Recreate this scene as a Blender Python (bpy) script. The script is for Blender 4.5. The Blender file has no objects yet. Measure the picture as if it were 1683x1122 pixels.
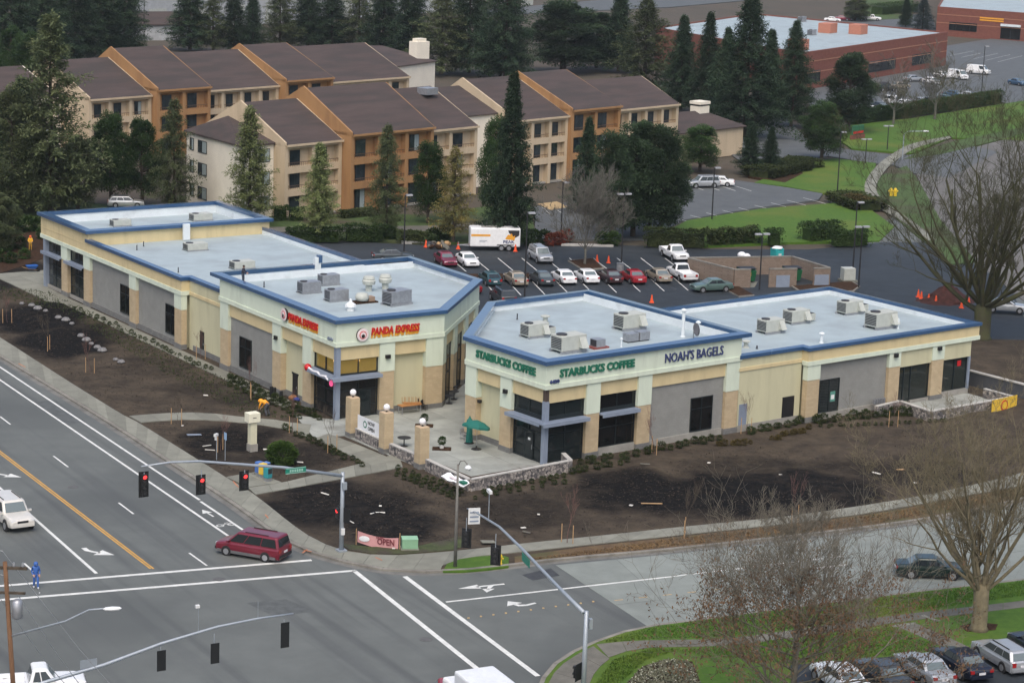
import bpy, math, random
from mathutils import Vector, Matrix
from mathutils.geometry import delaunay_2d_cdt, tessellate_polygon
R = math.radians
scene = bpy.context.scene
col = scene.collection
rnd = random.Random(7)

# ------------------------------------------------------------------ camera
FPX, CAMH = 3800.0, 48.0                # focal length in photo pixels (photo 1683 wide), camera height in metres
PITCH, ROLL = R(12.2804), R(-1.9348)
fwd = Vector((0, math.cos(PITCH), -math.sin(PITCH)))
_r0 = Vector((1, 0, 0)); _d0 = Vector((0, -math.sin(PITCH), -math.cos(PITCH)))
right = _r0*math.cos(ROLL) + _d0*math.sin(ROLL)
down = -_r0*math.sin(ROLL) + _d0*math.cos(ROLL)
cam_d = bpy.data.cameras.new('camera'); cam = bpy.data.objects.new('camera', cam_d); col.objects.link(cam)
m = Matrix.Identity(4)
for i in range(3):
    m[i][0] = right[i]; m[i][1] = -down[i]; m[i][2] = -fwd[i]
m[2][3] = CAMH
cam.matrix_world = m
cam_d.sensor_width = 36; cam_d.lens = FPX/1683*36; cam_d.clip_start = 1; cam_d.clip_end = 4000
scene.camera = cam

# ------------------------------------------------------------------ sky, sun, exposure (overcast winter day)
SUN_EL, SUN_AZ = R(58), R(182)
w = bpy.data.worlds.new('World'); scene.world = w; w.use_nodes = True
nt = w.node_tree; bg = nt.nodes['Background']
sky = nt.nodes.new('ShaderNodeTexSky'); sky.sky_type = 'NISHITA'; sky.sun_disc = False
sky.sun_elevation = SUN_EL; sky.sun_rotation = SUN_AZ; sky.air_density = 1.0; sky.dust_density = 5.0; sky.ozone_density = 0.6
nt.links.new(sky.outputs[0], bg.inputs[0]); bg.inputs[1].default_value = 0.15
sd = bpy.data.lights.new('sun', 'SUN'); sun = bpy.data.objects.new('sun', sd); col.objects.link(sun)
sd.energy = 0.7; sd.angle = R(60); sd.color = (1, .99, .95)
sv = Vector((math.sin(SUN_AZ)*math.cos(SUN_EL), math.cos(SUN_AZ)*math.cos(SUN_EL), math.sin(SUN_EL)))
sun.rotation_euler = (-sv).to_track_quat('-Z', 'Y').to_euler()
vs = scene.view_settings
vs.view_transform = 'Standard'; vs.look = 'None'; vs.gamma = 1; vs.use_curve_mapping = False; vs.exposure = 0.5

# ------------------------------------------------------------------ helpers
def G(x, y, z=0.0):
    "point of the photo -> point of the place at height z"
    d = fwd*FPX + right*(x-841.5) + down*(y-561)
    t = (z-CAMH)/d.z
    return Vector((d.x*t, d.y*t, z))
def azv(deg): return Vector((math.sin(R(deg)), math.cos(R(deg)), 0))
def azpx(a, b, z=0):
    d = G(*b, z)-G(*a, z); return math.degrees(math.atan2(d.x, d.y))
def rot(az): return R(90-az)            # local x axis looks to azimuth az
def onplane(x, y, o, du):
    "photo point on the vertical plane through o along du -> distance along, height"
    n = Vector((du.y, -du.x, 0)); d = fwd*FPX + right*(x-841.5) + down*(y-561)
    C = Vector((0, 0, CAMH)); t = (Vector(o)-C).dot(n)/d.dot(n); p = C+d*t
    return (p-Vector(o)).dot(du), p.z

def srgb(r, g, b):
    f = lambda c: (c/255)/12.92 if c <= 10 else ((c/255+.055)/1.055)**2.4
    return (f(r), f(g), f(b), 1)
class MB:
    def __init__(s): s.v = []; s.f = []
    def add(s, vs, fs):
        o = len(s.v); s.v += [tuple(p) for p in vs]; s.f += [tuple(i+o for i in q) for q in fs]
    def box(s, x0, y0, z0, x1, y1, z1):
        s.add([(x0,y0,z0),(x1,y0,z0),(x1,y1,z0),(x0,y1,z0),(x0,y0,z1),(x1,y0,z1),(x1,y1,z1),(x0,y1,z1)],
              [(3,2,1,0),(4,5,6,7),(0,1,5,4),(1,2,6,5),(2,3,7,6),(3,0,4,7)])
        return s
    def hexa(s, bot, top):
        s.add(list(bot)+list(top), [(3,2,1,0),(4,5,6,7),(0,1,5,4),(1,2,6,5),(2,3,7,6),(3,0,4,7)]); return s
    def prism(s, poly, z0, z1, bottom=False):
        n = len(poly); P2 = [Vector((p[0], p[1])) for p in poly]
        a = sum(P2[i].x*P2[(i+1) % n].y-P2[(i+1) % n].x*P2[i].y for i in range(n))
        if a < 0: P2.reverse()
        vs = [(p.x, p.y, z0) for p in P2]+[(p.x, p.y, z1) for p in P2]
        fs = [(i, (i+1) % n, n+(i+1) % n, n+i) for i in range(n)]
        if n <= 4: fs.append(tuple(range(n, 2*n)))
        else:
            for t in tessellate_polygon([[Vector((p.x, p.y, 0)) for p in P2]]):
                a_, b_, c_ = [P2[i] for i in t]
                cr = (b_-a_).x*(c_-a_).y-(b_-a_).y*(c_-a_).x
                fs.append(tuple(n+i for i in (t if cr > 0 else t[::-1])))
        s.add(vs, fs); return s
    def tube(s, pts, r, n=8, caps=True):
        pts = [Vector(p) for p in pts]; rs = r if isinstance(r, (list, tuple)) else [r]*len(pts)
        vs = []; up = None
        for i, p in enumerate(pts):
            d = (pts[min(i+1, len(pts)-1)]-pts[max(i-1, 0)]).normalized()
            ref = Vector((0, 0, 1)) if abs(d.z) < .95 else Vector((1, 0, 0))
            a = d.cross(ref).normalized(); b = d.cross(a).normalized()
            vs += [p+(a*math.cos(2*math.pi*k/n)+b*math.sin(2*math.pi*k/n))*rs[i] for k in range(n)]
        fs = []
        for i in range(len(pts)-1):
            for k in range(n):
                fs.append((i*n+k, i*n+(k+1) % n, (i+1)*n+(k+1) % n, (i+1)*n+k))
        if caps: fs += [tuple(range(n))[::-1], tuple((len(pts)-1)*n+k for k in range(n))]
        s.add(vs, fs); return s
    def lathe(s, prof, n=12, c=(0, 0, 0)):
        vs = []; fs = []
        for r_, z in prof: vs += [(c[0]+r_*math.cos(2*math.pi*k/n), c[1]+r_*math.sin(2*math.pi*k/n), c[2]+z) for k in range(n)]
        for i in range(len(prof)-1):
            for k in range(n): fs.append((i*n+k, i*n+(k+1) % n, (i+1)*n+(k+1) % n, (i+1)*n+k))
        fs += [tuple(range(n))[::-1], tuple((len(prof)-1)*n+k for k in range(n))]
        s.add(vs, fs); return s
    def ball(s, c, r, n=10, m_=6, sz=1):
        return s.lathe([(r*math.sin(math.pi*i/m_)+1e-4, -r*sz*math.cos(math.pi*i/m_)) for i in range(m_+1)], n, c)
    def mesh(s, name, mat=None, smooth=False):
        me = bpy.data.meshes.new(name); me.from_pydata(s.v, [], s.f); me.update()
        if mat: me.materials.append(mat)
        if smooth: me.shade_smooth()
        return me
    def build(s, name, mat, parent=None, smooth=False, bevel=0):
        o = bpy.data.objects.new(name, s.mesh(name, mat, smooth)); col.objects.link(o)
        if parent: o.parent = parent
        if bevel:
            b = o.modifiers.new('bevel', 'BEVEL'); b.width = bevel; b.segments = 2; b.limit_method = 'ANGLE'
        return o
def tag(o, label, cat, group=None):
    o['label'] = label; o['category'] = cat
    if group: o['group'] = group
    return o
def thing(name, label, cat, loc=(0, 0, 0), rz=0, group=None):
    o = bpy.data.objects.new(name, None); col.objects.link(o); o.location = loc; o.rotation_euler = (0, 0, rz)
    o.empty_display_size = .3
    return tag(o, label, cat, group)
def struct(o): o['kind'] = 'structure'; return o
def stuff(o): o['kind'] = 'stuff'; return o
def copy_tree(o, parent=None):
    c = o.copy(); col.objects.link(c); c.parent = parent
    for ch in o.children: copy_tree(ch, c)
    return c
def inst(name, me, parent=None, loc=(0, 0, 0), rz=0, sc=1):
    o = bpy.data.objects.new(name, me); col.objects.link(o); o.location = loc; o.rotation_euler = (0, 0, rz)
    o.scale = (sc, sc, sc) if not isinstance(sc, tuple) else sc
    if parent: o.parent = parent
    return o

# ------------------------------------------------------------------ materials
MATS = {}
def mat(name, c, rough=.7, var=.12, scale=3.0, detail=4, bump=0, bscale=None, metal=0, spec=.4, c2=None, coord='Object', c3=None, s3=.1, t3=.5, rand=0, stretch=None):
    if name in MATS: return MATS[name]
    ma = bpy.data.materials.new(name); ma.use_nodes = True; n = ma.node_tree.nodes; l = ma.node_tree.links
    b = n['Principled BSDF']; b.inputs['Roughness'].default_value = rough; b.inputs['Metallic'].default_value = metal
    b.inputs['Specular IOR Level'].default_value = spec
    tc = n.new('ShaderNodeTexCoord'); src = tc.outputs[coord]
    if coord == 'World':
        pass
    if stretch:
        mp = n.new('ShaderNodeMapping'); mp.inputs['Scale'].default_value = stretch; l.new(src, mp.inputs[0]); src = mp.outputs[0]
    no = n.new('ShaderNodeTexNoise'); no.inputs['Scale'].default_value = scale; no.inputs['Detail'].default_value = detail; no.inputs['Roughness'].default_value = .65
    l.new(src, no.inputs['Vector'])
    mx = n.new('ShaderNodeMix'); mx.data_type = 'RGBA'
    if c2 is None:
        mx.inputs['A'].default_value = tuple(x*(1-var) for x in c[:3])+(1,); mx.inputs['B'].default_value = tuple(min(1, x*(1+var)) for x in c[:3])+(1,)
    else:
        mx.inputs['A'].default_value = c; mx.inputs['B'].default_value = c2
    cr = n.new('ShaderNodeMapRange'); cr.inputs[1].default_value = .32; cr.inputs[2].default_value = .68
    l.new(no.outputs['Fac'], cr.inputs[0]); l.new(cr.outputs[0], mx.inputs['Factor'])
    out = mx.outputs['Result']
    if c3:
        n3 = n.new('ShaderNodeTexNoise'); n3.inputs['Scale'].default_value = s3; n3.inputs['Detail'].default_value = 5; l.new(src, n3.inputs['Vector'])
        r3 = n.new('ShaderNodeMapRange'); r3.inputs[1].default_value = t3-.08; r3.inputs[2].default_value = t3+.1; l.new(n3.outputs['Fac'], r3.inputs[0])
        m3 = n.new('ShaderNodeMix'); m3.data_type = 'RGBA'; m3.inputs['B'].default_value = c3
        l.new(r3.outputs[0], m3.inputs['Factor']); l.new(out, m3.inputs['A']); out = m3.outputs['Result']
    if rand:
        oi = n.new('ShaderNodeObjectInfo'); hs = n.new('ShaderNodeHueSaturation')
        rr = n.new('ShaderNodeMapRange'); rr.inputs[3].default_value = 1-rand; rr.inputs[4].default_value = 1+rand
        l.new(oi.outputs['Random'], rr.inputs[0]); l.new(rr.outputs[0], hs.inputs['Value']); l.new(out, hs.inputs['Color']); out = hs.outputs[0]
    l.new(out, b.inputs['Base Color'])
    if bump:
        nb = n.new('ShaderNodeTexNoise'); nb.inputs['Scale'].default_value = bscale or scale*4; nb.inputs['Detail'].default_value = 5; l.new(src, nb.inputs['Vector'])
        bp = n.new('ShaderNodeBump'); bp.inputs['Strength'].default_value = bump; bp.inputs['Distance'].default_value = .05
        l.new(nb.outputs['Fac'], bp.inputs['Height']); l.new(bp.outputs[0], b.inputs['Normal'])
    MATS[name] = ma; return ma
def plain(name, c, rough=.5, metal=0, spec=.5, emit=None, coat=0):
    if name in MATS: return MATS[name]
    ma = mat(name, c, rough, .05, 2.0, 2, metal=metal, spec=spec); b = ma.node_tree.nodes['Principled BSDF']
    if coat: b.inputs['Coat Weight'].default_value = coat; b.inputs['Coat Roughness'].default_value = .08
    if emit: b.inputs['Emission Color'].default_value = emit[0]; b.inputs['Emission Strength'].default_value = emit[1]
    return ma
def courses(name, c, c2, mortar, bw, bh, rough=.8, ms=.012):
    "block or brick courses in object space (x along, z up on either wall face)"
    if name in MATS: return MATS[name]
    ma = bpy.data.materials.new(name); ma.use_nodes = True; n = ma.node_tree.nodes; l = ma.node_tree.links
    b = n['Principled BSDF']; b.inputs['Roughness'].default_value = rough; b.inputs['Specular IOR Level'].default_value = .25
    tc = n.new('ShaderNodeTexCoord'); sp = n.new('ShaderNodeSeparateXYZ'); l.new(tc.outputs['Object'], sp.inputs[0])
    ad = n.new('ShaderNodeMath'); l.new(sp.outputs[0], ad.inputs[0]); l.new(sp.outputs[1], ad.inputs[1])
    cb = n.new('ShaderNodeCombineXYZ'); l.new(ad.outputs[0], cb.inputs[0]); l.new(sp.outputs[2], cb.inputs[1])
    br = n.new('ShaderNodeTexBrick'); br.inputs['Color1'].default_value = c; br.inputs['Color2'].default_value = c2; br.inputs['Mortar'].default_value = mortar
    br.inputs['Scale'].default_value = 1; br.inputs['Brick Width'].default_value = bw; br.inputs['Row Height'].default_value = bh; br.inputs['Mortar Size'].default_value = ms
    l.new(cb.outputs[0], br.inputs['Vector'])
    no = n.new('ShaderNodeTexNoise'); no.inputs['Scale'].default_value = 1.2; no.inputs['Detail'].default_value = 6; l.new(tc.outputs['Object'], no.inputs['Vector'])
    hs = n.new('ShaderNodeHueSaturation'); mr = n.new('ShaderNodeMapRange'); mr.inputs[3].default_value = .82; mr.inputs[4].default_value = 1.18
    l.new(no.outputs['Fac'], mr.inputs[0]); l.new(mr.outputs[0], hs.inputs['Value']); l.new(br.outputs['Color'], hs.inputs['Color']); l.new(hs.outputs[0], b.inputs['Base Color'])
    bp = n.new('ShaderNodeBump'); bp.inputs['Strength'].default_value = .5; bp.inputs['Distance'].default_value = .02; bp.invert = True
    l.new(br.outputs['Fac'], bp.inputs['Height']); l.new(bp.outputs[0], b.inputs['Normal'])
    MATS[name] = ma; return ma
def stonewall(name):
    if name in MATS: return MATS[name]
    ma = mat(name, srgb(120, 118, 116), .85, .3, 2.0); n = ma.node_tree.nodes; l = ma.node_tree.links; b = n['Principled BSDF']
    tc = n.new('ShaderNodeTexCoord'); vo = n.new('ShaderNodeTexVoronoi'); vo.inputs['Scale'].default_value = 4.2; l.new(tc.outputs['Object'], vo.inputs['Vector'])
    ve = n.new('ShaderNodeTexVoronoi'); ve.feature = 'DISTANCE_TO_EDGE'; ve.inputs['Scale'].default_value = 4.2; l.new(tc.outputs['Object'], ve.inputs['Vector'])
    cr = n.new('ShaderNodeValToRGB'); cr.color_ramp.elements[0].color = srgb(72, 72, 76); cr.color_ramp.elements[1].color = srgb(176, 168, 160)
    sx = n.new('ShaderNodeSeparateXYZ'); l.new(vo.outputs['Color'], sx.inputs[0]); l.new(sx.outputs[0], cr.inputs[0])
    mr = n.new('ShaderNodeMapRange'); mr.inputs[2].default_value = .07; l.new(ve.outputs['Distance'], mr.inputs[0])
    mx = n.new('ShaderNodeMix'); mx.data_type = 'RGBA'; mx.inputs['A'].default_value = srgb(48, 46, 46); l.new(cr.outputs[0], mx.inputs['B']); l.new(mr.outputs[0], mx.inputs['Factor']); l.new(mx.outputs['Result'], b.inputs['Base Color'])
    bp = n.new('ShaderNodeBump'); bp.inputs['Strength'].default_value = .8; bp.inputs['Distance'].default_value = .04; l.new(mr.outputs[0], bp.inputs['Height']); l.new(bp.outputs[0], b.inputs['Normal'])
    return ma
def glass(name, c, rough=.06, trans=0.0, spec=.6):
    if name in MATS: return MATS[name]
    ma = bpy.data.materials.new(name); ma.use_nodes = True; n = ma.node_tree.nodes; l = ma.node_tree.links
    b = n['Principled BSDF']; b.inputs['Base Color'].default_value = c; b.inputs['Roughness'].default_value = rough; b.inputs['Specular IOR Level'].default_value = spec
    no = n.new('ShaderNodeTexNoise'); no.inputs['Scale'].default_value = .8; bp = n.new('ShaderNodeBump'); bp.inputs['Strength'].default_value = .04
    l.new(no.outputs['Fac'], bp.inputs['Height']); l.new(bp.outputs[0], b.inputs['Normal'])
    if trans:
        t = n.new('ShaderNodeBsdfTransparent'); mx = n.new('ShaderNodeMixShader'); mx.inputs[0].default_value = trans
        l.new(b.outputs[0], mx.inputs[1]); l.new(t.outputs[0], mx.inputs[2]); l.new(mx.outputs[0], n['Material Output'].inputs[0])
    MATS[name] = ma; return ma
def text(name, s, size, mat_, parent, loc, rz, depth=.03, bold=0, shear=0, align='CENTER', width=None, rx=90):
    cu = bpy.data.curves.new('tmp', 'FONT'); cu.body = s; cu.size = size; cu.extrude = depth; cu.offset = bold; cu.shear = shear; cu.align_x = align; cu.align_y = 'CENTER'; cu.resolution_u = 2
    t = bpy.data.objects.new('tmp', cu); col.objects.link(t); dg = bpy.context.evaluated_depsgraph_get(); dg.update()
    me = bpy.data.meshes.new_from_object(t.evaluated_get(dg)); bpy.data.objects.remove(t); bpy.data.curves.remove(cu)
    me.materials.clear(); me.materials.append(mat_); me.name = name
    o = bpy.data.objects.new(name, me); col.objects.link(o); o.parent = parent; o.location = loc; o.rotation_euler = (R(rx), 0, rz)
    if width:
        xs = [v.co.x for v in me.vertices]; k = width/(max(xs)-min(xs)); o.scale = (k, 1, 1)
    return o
# ================================================================== frames of the two shop buildings
LO = G(551, 691); LAZ = 90-33.558            # left building: local x = azimuth 56.4, local y = azimuth -33.6
RO = G(820+510/7.0125, 640+880/7.0125); RAZ = 51.759
def Lp(x, y, z=0): 
    a = azv(LAZ); b = azv(LAZ-90); return LO+a*x+b*y+Vector((0, 0, z))
def Rp(x, y, z=0):
    a = azv(RAZ); b = azv(RAZ-90); return RO+a*x+b*y+Vector((0, 0, z))
ROADZ = -0.13

M_asph = mat('road_asphalt', (.115, .125, .118, 1), .75, .1, .35, 6, bump=.15, bscale=14, c3=(.088, .096, .092, 1), s3=.06, t3=.56)
def streaks(ma, ang, c, amt=.55):
    n = ma.node_tree.nodes; l = ma.node_tree.links; b = n['Principled BSDF']; src = b.inputs['Base Color'].links[0].from_socket
    tc = n.new('ShaderNodeTexCoord'); m1 = n.new('ShaderNodeMapping'); m1.inputs['Rotation'].default_value = (0, 0, ang); l.new(tc.outputs['Object'], m1.inputs[0])
    mp = n.new('ShaderNodeMapping'); mp.inputs['Scale'].default_value = (.03, .85, 1); l.new(m1.outputs[0], mp.inputs[0])
    no = n.new('ShaderNodeTexNoise'); no.inputs['Scale'].default_value = 1; no.inputs['Detail'].default_value = 5; l.new(mp.outputs[0], no.inputs['Vector'])
    mr = n.new('ShaderNodeMapRange'); mr.inputs[1].default_value = .5; mr.inputs[2].default_value = .68; mr.inputs[4].default_value = amt; l.new(no.outputs['Fac'], mr.inputs[0])
    mx = n.new('ShaderNodeMix'); mx.data_type = 'RGBA'; mx.inputs['B'].default_value = c; l.new(src, mx.inputs['A']); l.new(mr.outputs[0], mx.inputs['Factor']); l.new(mx.outputs['Result'], b.inputs['Base Color'])
streaks(M_asph, R(59.5), (.062, .066, .068, 1))
M_lot = mat('new_asphalt', (.022, .028, .034, 1), .7, .25, .5, 5, bump=.15, bscale=14, c3=(.034, .041, .048, 1), s3=.05, t3=.6)
M_lot2 = mat('worn_asphalt', (.09, .098, .1, 1), .7, .15, .4, 5, bump=.1, bscale=12)
M_conc = mat('sidewalk_concrete', (.195, .197, .163, 1), .85, .16, .7, 6, rand=.16, bump=.1, bscale=20)
M_rconc = mat('road_concrete', (.20, .222, .205, 1), .85, .13, .5, 6, rand=.05, bump=.1, bscale=18)
M_plaza = mat('plaza_concrete', (.285, .30, .275, 1), .8, .2, .35, 6, rand=.09, c3=(.13, .12, .10, 1), s3=.22, t3=.66)
M_kerb = mat('kerb_concrete', (.20, .19, .165, 1), .9, .3, .8, 5)
M_grass = mat('grass', (.040, .098, .006, 1), .9, .4, 1.6, 9, bump=.6, bscale=9, c2=(.070, .14, .011, 1), c3=(.095, .13, .015, 1), s3=.10, t3=.57)
M_mulch = mat('bark_mulch', (.045, .026, .016, 1), .95, .5, 3, 8, bump=.9, bscale=12, spec=.1)
M_field = mat('winter_field', (.085, .066, .048, 1), .95, .35, .06, 8, c2=(.06, .055, .04, 1), bump=.3, bscale=2)
M_white = mat('road_paint_white', (.62, .63, .60, 1), .6, .14, 2, 5)
M_yel = mat('road_paint_yellow', (.52, .29, .06, 1), .6, .14, 2, 5)

# base ground to the horizon
struct(MB().prism([(-1500, 40), (1500, 40), (1500, 3000), (-1500, 3000)], -.6, -.30).build('ground', M_field))
struct(MB().prism([(-120, 60), (150, 60), (150, 330), (60, 330), (20, 235), (-120, 235)], -.5, ROADZ).build('road', M_asph))

def pxpoly(pts, z=0): return [G(x, y, z) for x, y in pts]
def sheet(name, pts, z, m_, zb=None, world=False):
    P_ = pts if world else pxpoly(pts, z)
    return struct(MB().prism(P_, (z-.05) if zb is None else zb, z).build(name, m_))
def resample(pts, step):
    out = [Vector(pts[0])]
    L = [0]
    for a, b in zip(pts, pts[1:]): L.append(L[-1]+(Vector(b)-Vector(a)).length)
    n = max(1, round(L[-1]/step)); res = []
    for k in range(n+1):
        d = L[-1]*k/n; i = 0
        while i < len(L)-2 and L[i+1] < d: i += 1
        t = (d-L[i])/max(1e-6, L[i+1]-L[i]); res.append(Vector(pts[i]).lerp(Vector(pts[i+1]), t))
    return res
def smooth_line(pts, n=6):
    "Catmull-Rom through world points"
    P_ = [Vector(p) for p in pts]; P_ = [P_[0]*2-P_[1]]+P_+[P_[-1]*2-P_[-2]]; out = []
    for i in range(1, len(P_)-2):
        for k in range(n):
            t = k/n; a, b, c, d = P_[i-1:i+3]
            out.append(.5*((2*b)+(c-a)*t+(2*a-5*b+4*c-d)*t*t+(3*b-a-3*c+d)*t**3))
    out.append(P_[-2]); return out
def slab_strip(name, A, B, step, z0, z1, m_, lanes=1, gap=.012, label=None, sub='slab'):
    "pavement between two edge lines, one object for each slab"
    root = bpy.data.objects.new(name, None); col.objects.link(root); struct(root)
    n = max(2, round(sum((Vector(b)-Vector(a)).length for a, b in zip(A, A[1:]))/step))
    def pts(L):
        r = []; S = [0]
        for a, b in zip(L, L[1:]): S.append(S[-1]+(b-a).length)
        for k in range(n+1):
            d = S[-1]*k/n; i = 0
            while i < len(S)-2 and S[i+1] < d: i += 1
            r.append(L[i].lerp(L[i+1], (d-S[i])/max(1e-6, S[i+1]-S[i])))
        return r
    a_, b_ = pts(A), pts(B)
    for i in range(n):
        for j in range(lanes):
            q = [a_[i].lerp(b_[i], j/lanes), a_[i+1].lerp(b_[i+1], j/lanes), a_[i+1].lerp(b_[i+1], (j+1)/lanes), a_[i].lerp(b_[i], (j+1)/lanes)]
            c = sum(q, Vector())/4
            q = [p+(c-p).normalized()*gap*1.4 for p in q]
            dz = rnd.uniform(-.004, .004)
            MB().prism([(p.x, p.y) for p in q], z0, z1+dz).build(sub, m_, root)
    return root
def clip(poly, x0, y0, x1, y1):
    def cut(P_, f, g):
        out = []
        for i in range(len(P_)):
            a, b = P_[i-1], P_[i]; fa, fb = f(a), f(b)
            if (fa >= 0) != (fb >= 0):
                t = fa/(fa-fb); out.append((a[0]+(b[0]-a[0])*t, a[1]+(b[1]-a[1])*t))
            if fb >= 0: out.append(b)
        return [p for p in out if p]
    for f in (lambda p: p[0]-x0, lambda p: x1-p[0], lambda p: p[1]-y0, lambda p: y1-p[1]):
        if not poly: return []
        poly = cut(poly, f, None)
    return poly
def slab_area(name, poly, az, sx, sy, z0, z1, m_, gap=.012):
    "pavement area cut into a grid of slabs along azimuth az"
    root = bpy.data.objects.new(name, None); col.objects.link(root); struct(root)
    o = Vector(poly[0]); a = azv(az); b = azv(az-90)
    L = [((Vector(p)-o).dot(a), (Vector(p)-o).dot(b)) for p in poly]
    for i in range(math.floor(min(p[0] for p in L)/sx), math.ceil(max(p[0] for p in L)/sx)):
        for j in range(math.floor(min(p[1] for p in L)/sy), math.ceil(max(p[1] for p in L)/sy)):
            c = clip(L, i*sx+gap, j*sy+gap, (i+1)*sx-gap, (j+1)*sy-gap)
            if len(c) < 3: continue
            ar = abs(sum(c[k][0]*c[(k+1) % len(c)][1]-c[(k+1) % len(c)][0]*c[k][1] for k in range(len(c))))/2
            if ar < .05: continue
            W_ = [o+a*p[0]+b*p[1] for p in c]
            MB().prism([(p.x, p.y) for p in W_], z0, z1+rnd.uniform(-.003, .003)).build('slab', m_, root)
    return root

# ---- the kerb lines of the shop site (photo points on the road level)
K1 = [(-70, 545), (0, 588), (43, 614), (180, 698), (288, 769), (380, 829), (442, 874), (480, 896), (514, 911), (547, 921), (580, 929), (610, 935), (640, 939.5), (680, 941.5), (725, 941.5), (775, 938.5), (822, 933.5), (925, 921)]
K2 = [(925, 921), (1083, 907), (1261, 888), (1440, 867), (1561, 848), (1683, 822), (1800, 792)]
k_all = smooth_line([G(x, y, ROADZ) for x, y in K1+K2[1:]], 4)
def offset_line(L, d):
    out = []
    for i, p in enumerate(L):
        t = (L[min(i+1, len(L)-1)]-L[max(i-1, 0)]); t.z = 0; t.normalize(); out.append(p+Vector((-t.y, t.x, 0))*d)
    return out
def kerb(name, line, wdt=.32, z0=-.3, z1=.02, step=3.0, side=1):
    root = bpy.data.objects.new(name, None); col.objects.link(root); struct(root)
    a = resample(line, step); b = offset_line(a, wdt*side)
    for i in range(len(a)-1):
        q = [a[i].lerp(a[i+1], .004), a[i].lerp(a[i+1], .996), b[i].lerp(b[i+1], .996), b[i].lerp(b[i+1], .004)]
        MB().prism([(p.x, p.y) for p in q], z0, z1).build('kerb_stone', M_kerb, root)
    return root
kerb('kerb', k_all)
gut = offset_line(k_all, -.45)
struct(MB().prism([(p.x, p.y) for p in k_all]+[(p.x, p.y) for p in reversed(gut)], ROADZ-.02, ROADZ+.008).build('gutter', mat('gutter_concrete', (.15, .148, .135, 1), .8, .3, .8, 6)))

# ---- soil of the shop site: one sheet with real relief
k_in = offset_line(k_all, .3)
back = [Rp(56, 24), Rp(49, 20.5), Rp(23, 20.5), Rp(22, 23), Rp(9, 23.5), Lp(22.5, 10), Lp(22.8, 24.5), Lp(20.5, 26), Lp(21, 50), Lp(23, 70), Lp(0, 90)]
site = [Vector((p.x, p.y)) for p in k_in]+[Vector((p.x, p.y)) for p in [G(1860, 640), G(1760, 560)]+back]
def inside(p, poly):
    c = False; n = len(poly)
    for i in range(n):
        a, b = poly[i], poly[i-1]
        if (a.y > p.y) != (b.y > p.y) and p.x < (b.x-a.x)*(p.y-a.y)/(b.y-a.y)+a.x: c = not c
    return c
from mathutils import noise
DARK = [((70, 520), (75, 28), 1), ((110, 560), (80, 25), 1), ((20, 455), (45, 26), .8), ((380, 725), (75, 30), .9), ((480, 752), (80, 22), .7), ((560, 830), (120, 36), .9), ((640, 862), (90, 28), .9), ((480, 815), (50, 20), .6), ((1150, 812), (210, 34), 1), ((1050, 800), (100, 30), .9), ((1330, 800), (110, 30), .9), ((1480, 778), (120, 24), .6), ((860, 840), (90, 26), .6), ((420, 650), (60, 16), .5), ((330, 640), (60, 12), .4), ((250, 600), (60, 14), .3), ((1260, 770), (120, 18), .5)]
dk = []
for (cx_, cy_), (rx, ry), s_ in DARK:
    c = G(cx_, cy_); dk.append((c, (G(cx_+rx, cy_)-c).length, (G(cx_, cy_-ry)-c).length, s_))
FLAT_LINES = [[G(x, y) for x, y in L] for L in ([(0, 570), (200, 692), (420, 835), (500, 885), (560, 905), (660, 920), (745, 918)], [(745, 911), (862, 900), (1120, 871), (1297, 853), (1475, 829), (1590, 805), (1700, 780)],
    [(200, 688), (280, 684), (345, 684), (400, 690), (450, 694), (510, 708)], [(408, 800), (530, 780), (655, 757)], [(525, 715), (590, 742), (640, 762)], [(400, 788), (440, 790)], [(690, 775), (772, 806), (936, 772)],
    [(560, 900), (650, 900), (760, 895)], [(846, 920), (1120, 891), (1440, 853), (1683, 808)], [(0, 500), (75, 478)])]
def near_flat(p):
    best = 1e9
    for L in FLAT_LINES:
        for a, b in zip(L, L[1:]):
            ab = Vector((b.x-a.x, b.y-a.y)); t = max(0, min(1, (p-Vector((a.x, a.y))).dot(ab)/max(1e-6, ab.dot(ab))))
            best = min(best, (p-Vector((a.x, a.y))-ab*t).length)
    return best
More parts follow.
